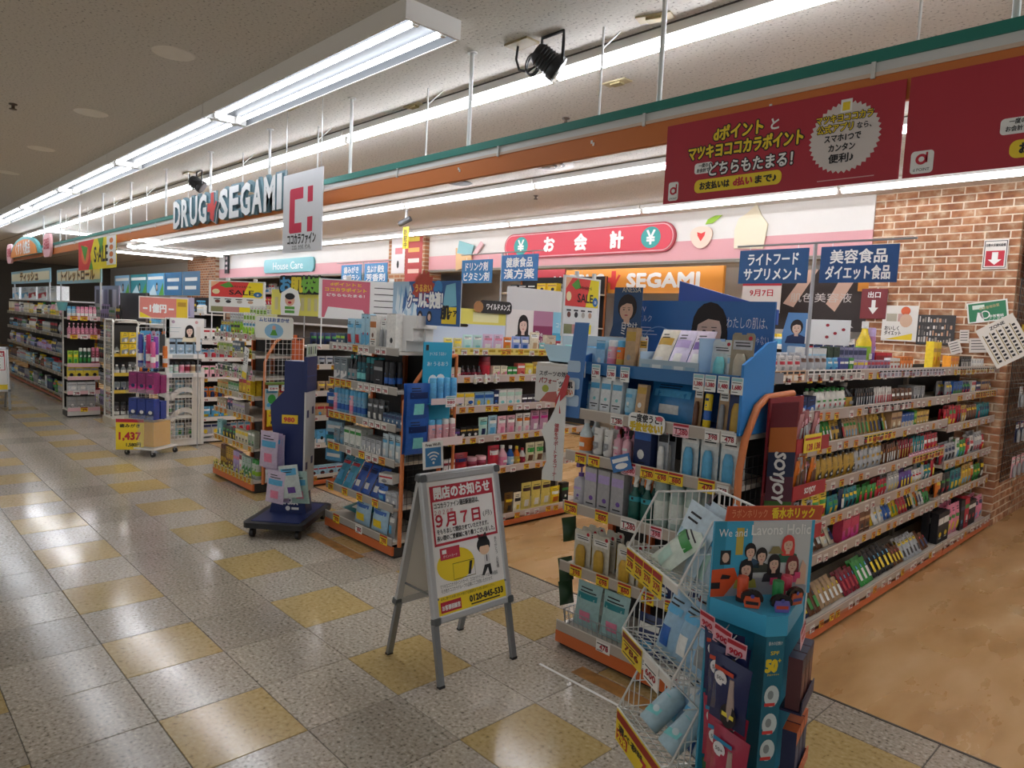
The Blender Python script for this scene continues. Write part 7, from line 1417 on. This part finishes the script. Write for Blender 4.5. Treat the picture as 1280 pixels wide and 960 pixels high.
def notice(x, z, label):
    paper('closing_notice', x, 8.9, z, .55, .5, '#efeae6', label, lambda b, y, w, h: (b.rect(-w/2, h*.22, w/2, h*.5, y, m_red), b.text('閉店のお知らせ', .06, 0, h*.3, y-.001, m_white, .03, 'c', width=w*.85), b.text('9月7日', .1, 0, -.02, y-.001, m_red, .02, 'c', width=w*.6), b.rect(-w*.4, -.15, w*.4, -.13, y, m_ink)))
    b = MB(); b.cyl((0, 0, .25), (0, 0, 2.82-z), .002, m_steel, 4); obj('cord', b, bpy.data.objects['closing_notice' if z < 2.29 else 'closing_notice.001'])
notice(-7.72, 2.28, 'small closing notice hung left of the SALE sign behind it'); notice(-4.55, 2.3, 'small closing notice hung right of the orange counter sign')
b = MB(); b.box(-.45, 0, -.3, .45, .02, .3, mat('#c93a44', .5)); b.text('¥', .3, .28, -.1, -.002, m_white, .03, 'c'); thing('red_sign', b, Mx(-8.85, 9.22, 2.5), 'red panel left of the orange counter sign in the recess', 'sign')
r = empty('beauty_poster', Mx(-3.93, 9.3, 1.9), 'dark brown beauty poster with bare arms behind the right-hand blue sign', 'poster'); b = MB(); b.box(-.62, 0, -.05, .62, .02, .75, mat('#3a2f2c', .5)); obj('panel', b, r)
P2(r, 'print', lambda b: (b.poly([(-.5, .3), (-.2, .75), (-.05, .75), (-.35, .25)], -.001, mat('#dcb9a4', .5)), b.poly([(.2, .2), (.5, .75), (.3, .75), (.08, .3)], -.001, mat('#dcb9a4', .5)), b.text('肌色美容液', .13, 0, .33, -.002, mat('#d9d2cc', .5), .0, 'c', width=.8), b.text('ELIXIR', .13, .15, .0, -.002, mat('#d9d2cc', .5), .0, 'c', width=.6)))
b = MB(); b.disc(0, 0, .24, .24, -.003, mat('#d6403f', .5), 24); b.text('くすり', .16, 0, -.06, -.005, m_white, .04, 'c', width=.36); b.box(-.2, 0, -.2, .2, .01, .2, m_red); thing('medicine_sign', b, Mx(-3.05, 9.1, 2.12), 'round red medicine sign below the beauty foods sign', 'sign')
b = MB(); b.box(-.5, 0, 0, .5, .04, .34, mat('#e59a3c', .5)); thing('orange_fascia', b, Mx(-2.95, 9.25, 2.36), 'orange fascia strip behind the steel sign pole', 'sign board')
b = MB(); b.box(-.13, 0, 0, .13, .012, .32, mat('#7d2a30', .5)); b.poly([(-.02, .2), (.02, .2), (.02, .12), (.05, .12), (0, .05), (-.05, .12), (-.02, .12)], -.001, m_white); b.text('出口', .07, 0, .23, -.001, m_white, .02, 'c'); thing('exit_tag', b, Mx(-2.80, 7.98, 1.98), 'small dark red tag with a white arrow beside the bricks', 'sign')
r = empty('back_door', Mx(-3.25, 10.47, 0), 'pale doorway with a red lintel box at the back of the recess', 'door'); b = MB(); b.box(-.5, -.02, 0, .5, .02, 2.05, mat('#d9d3ca', .5)); obj('leaf', b, r); b = MB(); b.box(-.3, -.05, 1.2, .25, -.02, 1.75, mat('#a9a79f', .3)); obj('window', b, r); b = MB(); b.box(-.35, -.2, 1.85, .25, -.03, 2.05, mat('#c03c3a', .5)); obj('red_box', b, r)
g11 = gondola('counter_shelves', 'low shelves of cosmetics in the recess behind the snack shelves', Mx(-4.9, 8.55, 0), 1.9, .4, [.4, .9, 1.35, 1.62], '#d9d5ce', '#d9d5ce', '#d9d5ce', 1.7, rail_h=.04)
for l in (2, 3): fill(g11, 'low cosmetics shelves', l, .05, 1.8, ['pouch', 'jar', 'carton'], ['white', 'red', 'black', 'lime', 'pale'], (.12, .2), (.1, .14), (.06, .08), 120+l)
r = empty('idol_cutout', Mx(-2.06, 4.55, 1.56, R(12)), 'small cut-out of a man in navy standing behind the snack packets', 'card'); b = MB(); b.prism([(-.08, 0), (.08, 0), (.09, .2), (.06, .34), (-.06, .34), (-.09, .2)], 0, .004, mat('#5f8fc4', .5)); obj('card', b, r)
P2(r, 'print', lambda b: (head(b, .0, .24, .06, -.001, '#e0bfa8', '#2a201c', False, '#24345c'), b.rr(-.05, .02, .05, .12, .01, -.001, mat('#c9daea', .5))))
b = MB(); b.box(-.14, 0, 0, .14, .004, .16, m_white); [b.disc(.0+.05*(k % 3), .05+.025*k, .012, .01, -.001, mat('#a8303c', .5), 8) for k in range(4)]; thing('white_card', b, Mx(-1.86, 4.55, 1.70), 'white card with dark red dots above the upper white boxes', 'card')
# a little more stock on the corner: goods behind the cutouts
b = MB(); b.box(-.1, 0, 0, .1, .005, .055, mat('#8b8f96', .4)); thing('rail_blank', b, Mx(-1.60, 3.33, 1.50, PI/2), 'blank grey rail cover at the near end of the top snack rail', 'rail cover')
# ---------------------------------------------------------------- white wire rack in the foreground
RF = Mx(-1.507, 2.080, 0, R(-29.7))
RW, RB, RK = .397, .104, .257
r = empty('wire_rack', RF, 'white three-tier wire rack of soap and wipes in the foreground', 'rack')
ZT = [.936, .626, .316]
m_w = mat('#e4e2dc', .35)
def side(x):
    b = MB(); pts = []
    for z in ZT: pts += [(x, RB, z+.206), (x, 0, z)]
    pts += [(x, RB, ZT[2]-.104)]
    b.path(pts, .0042, m_w, 6)
    b.path([(x, RB, ZT[0]+.206), (x, RB+RK, ZT[0]+.206)], .0042, m_w, 6)
    b.path([(x, RB+RK, .06), (x, RB+RK, ZT[0]+.206)], .0048, m_w, 6)
    return b
for x in (0, RW): obj('side_frame', side(x), r)
def side_grid(x):
    b = MB()
    for z in ZT:
        for k in range(1, 5):
            y = RB*k/5; b.cyl((x, y, z-.104*k/5), (x, y, z+.206*k/5), .0022, m_w, 4)
        for k in range(1, 9):
            y = RB+RK*k/9; b.cyl((x, y, z-.104), (x, y, z+.206), .0022, m_w, 4)
        for q in (-.1, 0, .1): b.cyl((x, RB*(.0 if q == 0 else .45), z+q), (x, RB+RK, z+q), .0022, m_w, 4)
    return b
for x in (0, RW): obj('side_grid', side_grid(x), r)['kind'] = 'stuff'
b = MB(); wire_panel(b, (0, RB+RK, .1), (RW, 0, 0), (0, 0, ZT[0]+.106), 11, 20, .0022, m_w); obj('back_grid', b, r)['kind'] = 'stuff'
for z in ZT:
    b = MB(); b.cyl((0, 0, z), (RW, 0, z), .0048, m_w, 8); b.box(0, -.004, z-.028, RW, -.001, z+.002, mat('#d8d4cc', .4)); t = obj('front_strip', b, r)
    b = MB(); wire_panel(b, (0, .004, z-.004), (RW, 0, 0), (0, RB+RK-.01, -.10), 11, 8, .0022, m_w); obj('basket_floor', b, r)['kind'] = 'stuff'
b = MB(); b.cyl((0, RB+RK, ZT[0]+.206), (RW, RB+RK, ZT[0]+.206), .0048, m_w, 8); obj('top_rail', b, r)
b = MB()
for x in (0, RW): b.path([(x, RB+RK, .06), (x, RB, .05), (x, .0, .05)], .006, m_w, 6)
b.cyl((0, .0, .05), (RW, .0, .05), .005, m_w, 6)
for x in (0, RW):
    for y in (.0, RB+RK-.02): b.cyl((x-.01, y, .024), (x+.01, y, .024), .024, m_black, 10)
obj('base_frame', b, r)['kind'] = 'stuff'
def rtag(x, z, w, h, t, c, label, line=None, red='#a8262c'):
    b = MB(); b.box(-w/2, 0, 0, w/2, .0015, h, mat(c, .5)); b.rect(-w/2+.002, h*.72, w/2-.002, h*.96, -.0006, mat(red, .5) if c != '#ece9e2' else mat('#e3ddd6', .5)); b.text(t, h*.36, .0, h*.28, -.001, mat(red, .6), .04, 'c', width=w*.72); b.rect(-w*.42, h*.6, w*.36, h*.65, -.0008, m_ink); b.rect(-w*.42, h*.1, w*.2, h*.15, -.0008, m_ink)
    return thing('price_card', b, RF @ Mx(x, -.007, z), label, 'price card')
for i, t in enumerate(('278', '278', '370', '370')): rtag(.042+.073*i, ZT[0]-.085, .071, .085, t, '#e8c92e', '%s yellow price card from left on the top strip of the white wire rack' % ORD[i])
rtag(.10, ZT[1]-.085, .17, .085, '786', '#e8c92e', 'long yellow price card on the middle strip of the white wire rack', red='#7a2a20'); rtag(.26, ZT[1]-.085, .11, .085, '600', '#ece9e2', 'white price card reading 600 on the middle strip of the white wire rack')
b = MB(); b.box(-.19, 0, 0, .19, .002, .12, mat('#e8c92e', .5)); b.rect(-.185, .085, .185, .115, -.001, mat('#9c2620', .5)); b.text('選べる', .03, -.09, .05, -.001, m_ink, .03, 'c', width=.15); b.rect(-.18, .01, -.08, .05, -.001, mat('#b5402a', .5)); b.text('298', .04, -.13, .014, -.0015, m_yel, .03, 'c', width=.08); b.text('本体価格', .025, .0, .055, -.001, m_ink, .02, 'c', width=.09); b.text('700', .075, .1, .01, -.001, m_red, .04, 'c', width=.15)
thing('price_card', b, RF @ Mx(.20, -.008, ZT[2]-.115), 'large yellow and red price board on the lowest strip of the wire rack', 'price card')
# stock of the rack
def rk(kind, x, y, z, w, d, h, c, c2, c3, label, rx=0, rz=0, ry=0, sd=0): good(kind, RF @ Mx(x, y, z, rz, rx, ry), w, d, h, c, c2, c3, label, True, sd)
for i in range(4): rk('pouch', .13+.065*i, .12+.045*i, ZT[0]-.10+.008*i, .18, .05, .30, '#c6d8e2', ('pale', 'sky', 'mint', 'sky')[i], ('white', 'mint', 'sky', 'aqua')[i], '%s tall floral refill bag in the top basket of the white rack' % ORD[i], R(-18), R(10), R(9), 30+i)
rk('pouch', .10, .06, ZT[0]-.05, .15, .05, .22, '#d3dfd0', 'green', 'mint', 'small green-topped refill bag at the front of the top basket', R(-38), 0, R(24), 33)
for i in range(3): rk('pouch', .11+.09*i, .11+.02*i, ZT[1]-.06, .105, .055, .235, '#9fc3dc', 'sky', ('blue', 'white', 'grey')[i], '%s pale blue refill pack in the middle basket of the white rack' % ORD[i], R(-20), R(10), 0, 36)
for i in range(4): rk('pump', .08+.08*i, .25, ZT[1]-.085, .06, .055, .27, '#c4d4da', 'sky', ('crimson' if i < 1 else 'white'), '%s clear pump bottle behind the middle basket packs' % ORD[i], R(-4), 0, 0, 4)
for i in range(2): rk('pump', .11+.15*i, .07+.0*i, ZT[2]-.01, .085, .065, .25, '#a9c3cc', 'aqua', 'clear', '%s large clear pump bottle lying in the lowest basket' % ('left', 'right')[i], R(-48), R(18), R(12), 5)
for i in range(3): rk('pouch', .08+.12*i, .17+.01*i, ZT[2]-.05, .14, .05, .25, ('#9fbfda', '#2f62b0', '#3a70b8')[i], ('white', 'sky', 'white')[i], ('sky', 'white', 'navy')[i], '%s refill pack at the back of the lowest basket' % ('left pale', 'middle royal blue', 'right blue')[i], R(-22), R(6), R(8), 39)

for i in range(3): rk('pouch', .10+.10*i, .24, ZT[0]-.10, .15, .06, .27, '#bfd2e0', 'sky', ('mint', 'white', 'lilac')[i], '%s pale refill bag at the back of the top basket' % ORD[i], R(-8), 0, R(4), 50+i)
for i in range(3): rk('pouch', .09+.11*i, .27, ZT[1]-.09, .12, .05, .26, '#b4cede', 'white', ('sky', 'blue', 'grey')[i], '%s clear-blue refill bag at the back of the middle basket' % ORD[i], R(-6), 0, R(-4), 60+i)
for i in range(2): rk('pump', .20+.12*i, .17, ZT[2]-.02, .07, .06, .24, '#b4c8ce', 'sky', 'white', '%s small pump bottle wedged behind the lying bottles' % ('left', 'right')[i], R(-25), R(8), 0, 6)
# ---------------------------------------------------------------- blue cosmetics floor display
DF = Mx(-1.070, 1.908, 0, R(58.8))
r = empty('cosmetics_display', DF, 'tall blue cardboard cosmetics stand with orange and navy packs in the foreground', 'display stand')
m_db = mat('#2a8fb0', .4); m_dt = mat('#3fa9cf', .4); m_dl = mat('#176f86', .4)
PL5 = [(0, 0), (.095, -.165), (.165, -.165), (.334, 0)]
def slab(b, pts, z0, z1, m, mt=None):
    n = len(pts); v = [(p[0], p[1], z) for z in (z0, z1) for p in pts]
    b.add(v, [(i, (i+1) % n, n+(i+1) % n, n+i) for i in range(n)]+[tuple(range(n))[::-1]], m); b.add(v[n:], [tuple(range(n))], mt or m)
b = MB(); slab(b, PL5, .87, .93, m_dt, m_dt); obj('deck', b, r)
b = MB(); slab(b, [(0, -.004), (.334, -.004), (.334, .008), (0, .008)], 0, .93, m_db); obj('back_board', b, r)
b = MB(); slab(b, [(.10, -.165), (.16, -.165), (.16, -.10), (.10, -.10)], 0, .87, m_dl); obj('pillar', b, r)
b = MB(); slab(b, [(0, 0), (.095, -.165), (.165, -.165), (.334, 0)], 0, .06, m_db); obj('plinth', b, r)
b = MB()
y = -.166; b.text('香水の日焼け', .012, .13, .845, y, m_white, 0, 'c', width=.045); b.text('SPF', .016, .13, .815, y, m_yel, .02, 'c', width=.028); b.text('50', .05, .122, .765, y, m_yel, .06, 'c', width=.042); b.text('+', .02, .147, .79, y, m_yel, .03, 'c'); b.text('PA++++', .009, .13, .752, y, m_yel, .01, 'c', width=.038)
for k, z in enumerate((.69, .605, .525)):
    b.disc(.13, z, .024, .033, y-.0005, mat('#d7e4e4', .5), 18); b.disc(.126, z+.004, .01, .014, y-.001, mat('#8f9a9c', .5), 10); b.rect(.108, z-.03, .142, z-.02, y-.0012, m_sred)
for k in range(4): b.poly([(.104, .44-.028*k), (.156, .45-.028*k), (.156, .462-.028*k), (.104, .452-.028*k)], y-.0005, m_yel)
b.rect(.101, .02, .159, .345, y-.0004, mat('#c9482f', .5)); [b.rect(.11, .30-.02*k, .15, .305-.02*k, y-.0009, mat('#e8b08a', .5)) for k in range(3)]; b.disc(.13, .2, .018, .028, y-.0009, mat('#e3d3c4', .5), 12)
obj('pillar_print', b, r)
# header with the group photograph
b = MB(); b.prism([(0, .93), (.334, .93), (.334, 1.165), (0, 1.165)], -.006, .002, mat('#c9cccb', .5), m_dt); b.box(.334, -.006, .93, .345, .05, 1.165, m_dt); hdr = obj('header', b, r)
b = MB(); y = -.0068
b.rect(0, .93, .13, 1.165, y, m_dt); b.rect(0, 1.0, .04, 1.165, y-.0003, m_db); b.rect(.075, 1.06, .1, 1.145, y-.0006, mat('#c9b04a', .5)); b.rect(.025, 1.03, .06, 1.075, y-.0006, m_ink); b.disc(.043, 1.052, .012, .016, y-.0009, mat('#d9b9a4', .5), 10)
b.text('We and', .035, .015, 1.118, y-.001, m_white, 0, width=.095); b.text('Lavons Holic', .046, .125, 1.122, y-.001, m_white, .01, width=.205)
b.poly([(0, .93), (.33, .93), (.33, .955), (.24, .985), (.12, .985), (.06, .97)], y-.0006, mat('#9b9ca2', .5)); b.poly([(0, .93), (.045, .93), (.09, .985), (.075, 1.02), (0, 1.015)], y-.0009, mat('#e0592c', .5)); b.poly([(.03, .985), (.06, .985), (.065, .995), (.035, 1.0)], y-.0012, m_ink); b.rect(.0, .955, .03, .975, y-.0012, m_ink)
for (x, z, s, hr, su) in ((.125, 1.075, .019, '#1a1719', '#34506a'), (.165, 1.06, .019, '#1d1a1b', '#3d4238'), (.255, 1.095, .021, '#e0453f', '#23614a'), (.115, 1.02, .022, '#171517', '#a8a54a'), (.21, 1.035, .021, '#1b1719', '#2b2a33'), (.275, 1.03, .021, '#7a2a30', '#d94a78')): head(b, x, z-.006, s*1.6, y-.0015, '#e2bba4', hr, s > .0195, su)
b.poly([(.185, 1.062), (.24, 1.062), (.228, 1.075), (.222, 1.085), (.2, 1.085), (.195, 1.073)], y-.004, mat('#8c8152', .5)); b.poly([(.29, .96), (.325, .96), (.325, 1.02), (.31, 1.04)], y-.002, mat('#dfb69c', .5)); b.rect(.2, .962, .225, .985, y-.003, mat('#e0487c', .5)); b.rect(.285, .98, .305, 1.0, y-.003, mat('#e0487c', .5))
obj('header_print', b, hdr)
b = MB(); b.prism([(.03, 1.168), (.36, 1.168), (.365, 1.214), (.035, 1.214)], -.012, -.009, mat('#d2562c', .5)); b.prism([(.033, 1.171), (.357, 1.171), (.361, 1.211), (.038, 1.211)], -.0125, -.012, mat('#c24d28', .5)); b.text('ラボンホリック', .03, .05, 1.18, -.0135, mat('#e8a070', .5), 0, width=.12); b.text('香水ホリック', .036, .185, 1.178, -.0135, m_yel, .03, width=.15); obj('title_strip', b, hdr)
# testers on the deck
def dk(name, fn, x, y, z, label, rz=0, cat='bottle'):
    b = MB(); fn(b); return thing(name, b, DF @ Mx(x, y, z, rz), label, cat)
def tester(cap):
    def f(b):
        b.lathe([(.0185, 0), (.0185, .012)], 14, mat('#20191c', .3)); b.lathe([(.0155, .012), (.0165, .04)], 14, mat(cap, .35, noise=.15)); b.lathe([(.0165, .04), (.0165, .072), (.015, .076)], 14, mat(cap, .3)); b.rect(-.013, .02, .013, .034, -.0182, m_white); b.rect(-.009, .025, .009, .029, -.0188, m_ink)
    return f
dk('tester_bottle', tester('#d9552f'), .085, -.045, .9305, 'orange-capped tester bottle at the left of the blue stand deck'); dk('tester_bottle', tester('#2f8f4f'), .175, -.09, .9305, 'green-capped tester bottle in the middle of the blue stand deck'); dk('tester_bottle', tester('#d8415c'), .23, -.05, .9305, 'pinkish red capped tester bottle at the right of the blue stand deck')
def badge(c1, c2):
    def f(b):
        P = [(.032*math.cos(a), .02+.024*math.sin(a)) for a in [R(-20)+R(220)*i/12 for i in range(13)]]; b.prism(P, 0, .012, mat('#1b171b', .25)); b.prism([(-.02, -.008), (.02, -.008), (.024, .01), (.02, .026), (-.02, .026), (-.024, .01)], -.004, 0, mat(c1, .45)); b.rect(-.018, .002, .018, .012, -.0045, mat(c2, .5)); b.disc(0, .027, .006, .006, -.0045, mat('#4a4f9c', .5), 10)
    return f
dk('tester_badge', badge('#d9582f', '#1d1b20'), .085, -.10, .939, 'round black tester badge with an orange label on the deck', R(-25), 'badge'); dk('tester_badge', badge('#6a62b0', '#c9482f'), .158, -.140, .939, 'round black tester badge with a purple label at the deck front', R(-10), 'badge'); dk('tester_badge', badge('#c2562f', '#3c4a8c'), .24, -.09, .939, 'rust and navy tester badge beside the right tester', R(15), 'badge')
# left face: hooks with hanging pouches
LFR = DF @ Mx(.0, .0, 0, math.atan2(-.165, .095))
def pouch_pack(M, c, c2, c3, label):
    root = thing('hanging_pouch', (lambda b: (pillow(.125, .05, .19, mat(c, .18), b, 5, 6), b)[1])(MB()), M, label, 'packet')
    b = MB(); b.disc(-.02, .135, .021, .021, -.0225, mat('#e3dfe0', .4), 14); b.text('50+', .016, -.02, .129, -.0235, m_ink, .0, 'c', width=.026); b.rect(-.045, .153, .02, .165, -.021, mat(c3, .5)); obj('sun_badge', b, root)
    b = MB(); b.rings([ell(.02, .014, .03, 8, 2, .022, -.02), ell(.024, .018, .07, 8, 2, .022, -.022), ell(.014, .012, .145, 8, 2, .015, -.018)], mat('#b9a39a', .2, alpha=.9)); obj('bottle_inside', b, root)
    b = MB(); b.disc(.02, .045, .027, .034, -.0265, mat(c2, .4), 16); b.rect(.0, .04, .04, .052, -.0275, mat('#e8d24a', .5) if c2 != '#2f6a9a' else m_white); b.disc(.02, .075, .008, .008, -.0275, mat('#4a4f9c', .5), 8); obj('name_badge', b, root)
    b = MB(); b.rect(-.006, .19, .006, .196, -.002, m_ink); b.path([(0, .004, .193), (0, .03, .2)], .002, m_steel, 5); obj('hook_hole', b, root)
    return root
for row, (z, c, c2, c3, t) in enumerate(((.715, '#232a55', '#1e1a22', '#c9482f', 'navy'), (.52, '#a8324c', '#2f6a9a', '#2f86b0', 'crimson'), (.325, '#245c38', '#c9482f', '#d9c23a', 'dark green'))):
    for k in range(4): pouch_pack(LFR @ Mx(.075+.022*k+.025, -.03-.03*k-(.02 if row == 0 else .0)+.02*(row == 2), z-.010*k-.04-.02*row, R(6-5*k), 0, R((-3, 2, -2, 3)[k])), c, c2, c3, '%s %s sun-care pouch from back on the left face of the blue stand' % (ORD[k], t))
for k in range(3):
    b = MB(); b.box(-.03, 0, 0, .03, .0015, .062, mat('#e9b4bf', .5)); b.rect(-.028, .045, .028, .059, -.0008, mat('#b52a3a', .5)); b.text('900', .024, .0, .017, -.001, m_red, .04, 'c', width=.042); b.rect(-.024, .006, .02, .01, -.001, m_ink)
    thing('price_card', b, LFR @ Mx(.036+.064*k, -.055-.03*k, .845-.010*k, R(-14+8*k), R(10), R((5, 12, 7)[k])), 'pink price card reading 900 on the blue stand, %s from left' % ORD[k], 'price card')
# right face: stepped cradles of boxes
RFR = DF @ Mx(.165, -.165, 0, math.atan2(.165, .169))
for row, (z, c, cb, t) in enumerate(((.645, '#232548', '#5b3236', 'navy'), (.425, '#c9632f', '#232d52', 'orange'), (.20, '#2f5c46', '#2a2a30', 'green'))):
    b = MB(); b.box(.0, -.055, z, .185, .005, z+.006, mat(c, .45)); b.box(.0, -.057, z, .185, -.054, z+.04, mat(c, .45)); b.box(.183, -.055, z, .187, .005, z+.03, mat(c, .45)); obj('cradle', b, r, DF.inverted() @ RFR)
    for k in range(3):
        root = thing('cosmetics_box', (lambda b: (b.box(-.026, -.04, 0, .026, .0, .155, mat(cb, .4)), b)[1])(MB()), RFR @ Mx(.034+.058*k, -.008, z+.007), '%s box from left in the %s cradle of the blue stand' % (ORD[k], t), 'box')
        b = MB(); b.rect(-.026, .115, .026, .155, -.0406, mat(c, .4)); b.rect(-.014, .02, .014, .1, -.0406, mat('#7a4640' if row == 0 else '#3a4468', .4)); b.box(-.026, -.04, .155, .026, .0, .1555, mat(c, .4)); obj('print', b, root)
b = MB(); b.box(-.032, 0, 0, .032, .0015, .065, mat('#e9b4bf', .5)); b.rect(-.03, .05, .03, .063, -.0008, mat('#b52a3a', .5)); b.text('860', .024, .0, .02, -.001, m_red, .04, 'c', width=.045); thing('price_card', b, RFR @ Mx(.06, -.035, .835, 0, 0, R(-18)), 'pink price card tilted on the right face of the blue stand', 'price card')
# white wire ladder rack just behind the blue stand
b = MB(); b.path([(0, 0, .05), (0, 0, 1.0), (0, .01, 1.03), (0, .12, 1.03)], .004, m_w, 6)
for k in range(11): b.cyl((0, 0, .1+.085*k), (0, .14, .1+.085*k), .002, m_w, 4)
b.path([(0, .14, .05), (0, .14, 1.03)], .003, m_w, 6); thing('wire_ladder', b, Mx(-.985, 2.42, 0, R(25)), 'thin white wire ladder rack behind the blue cosmetics stand', 'rack')
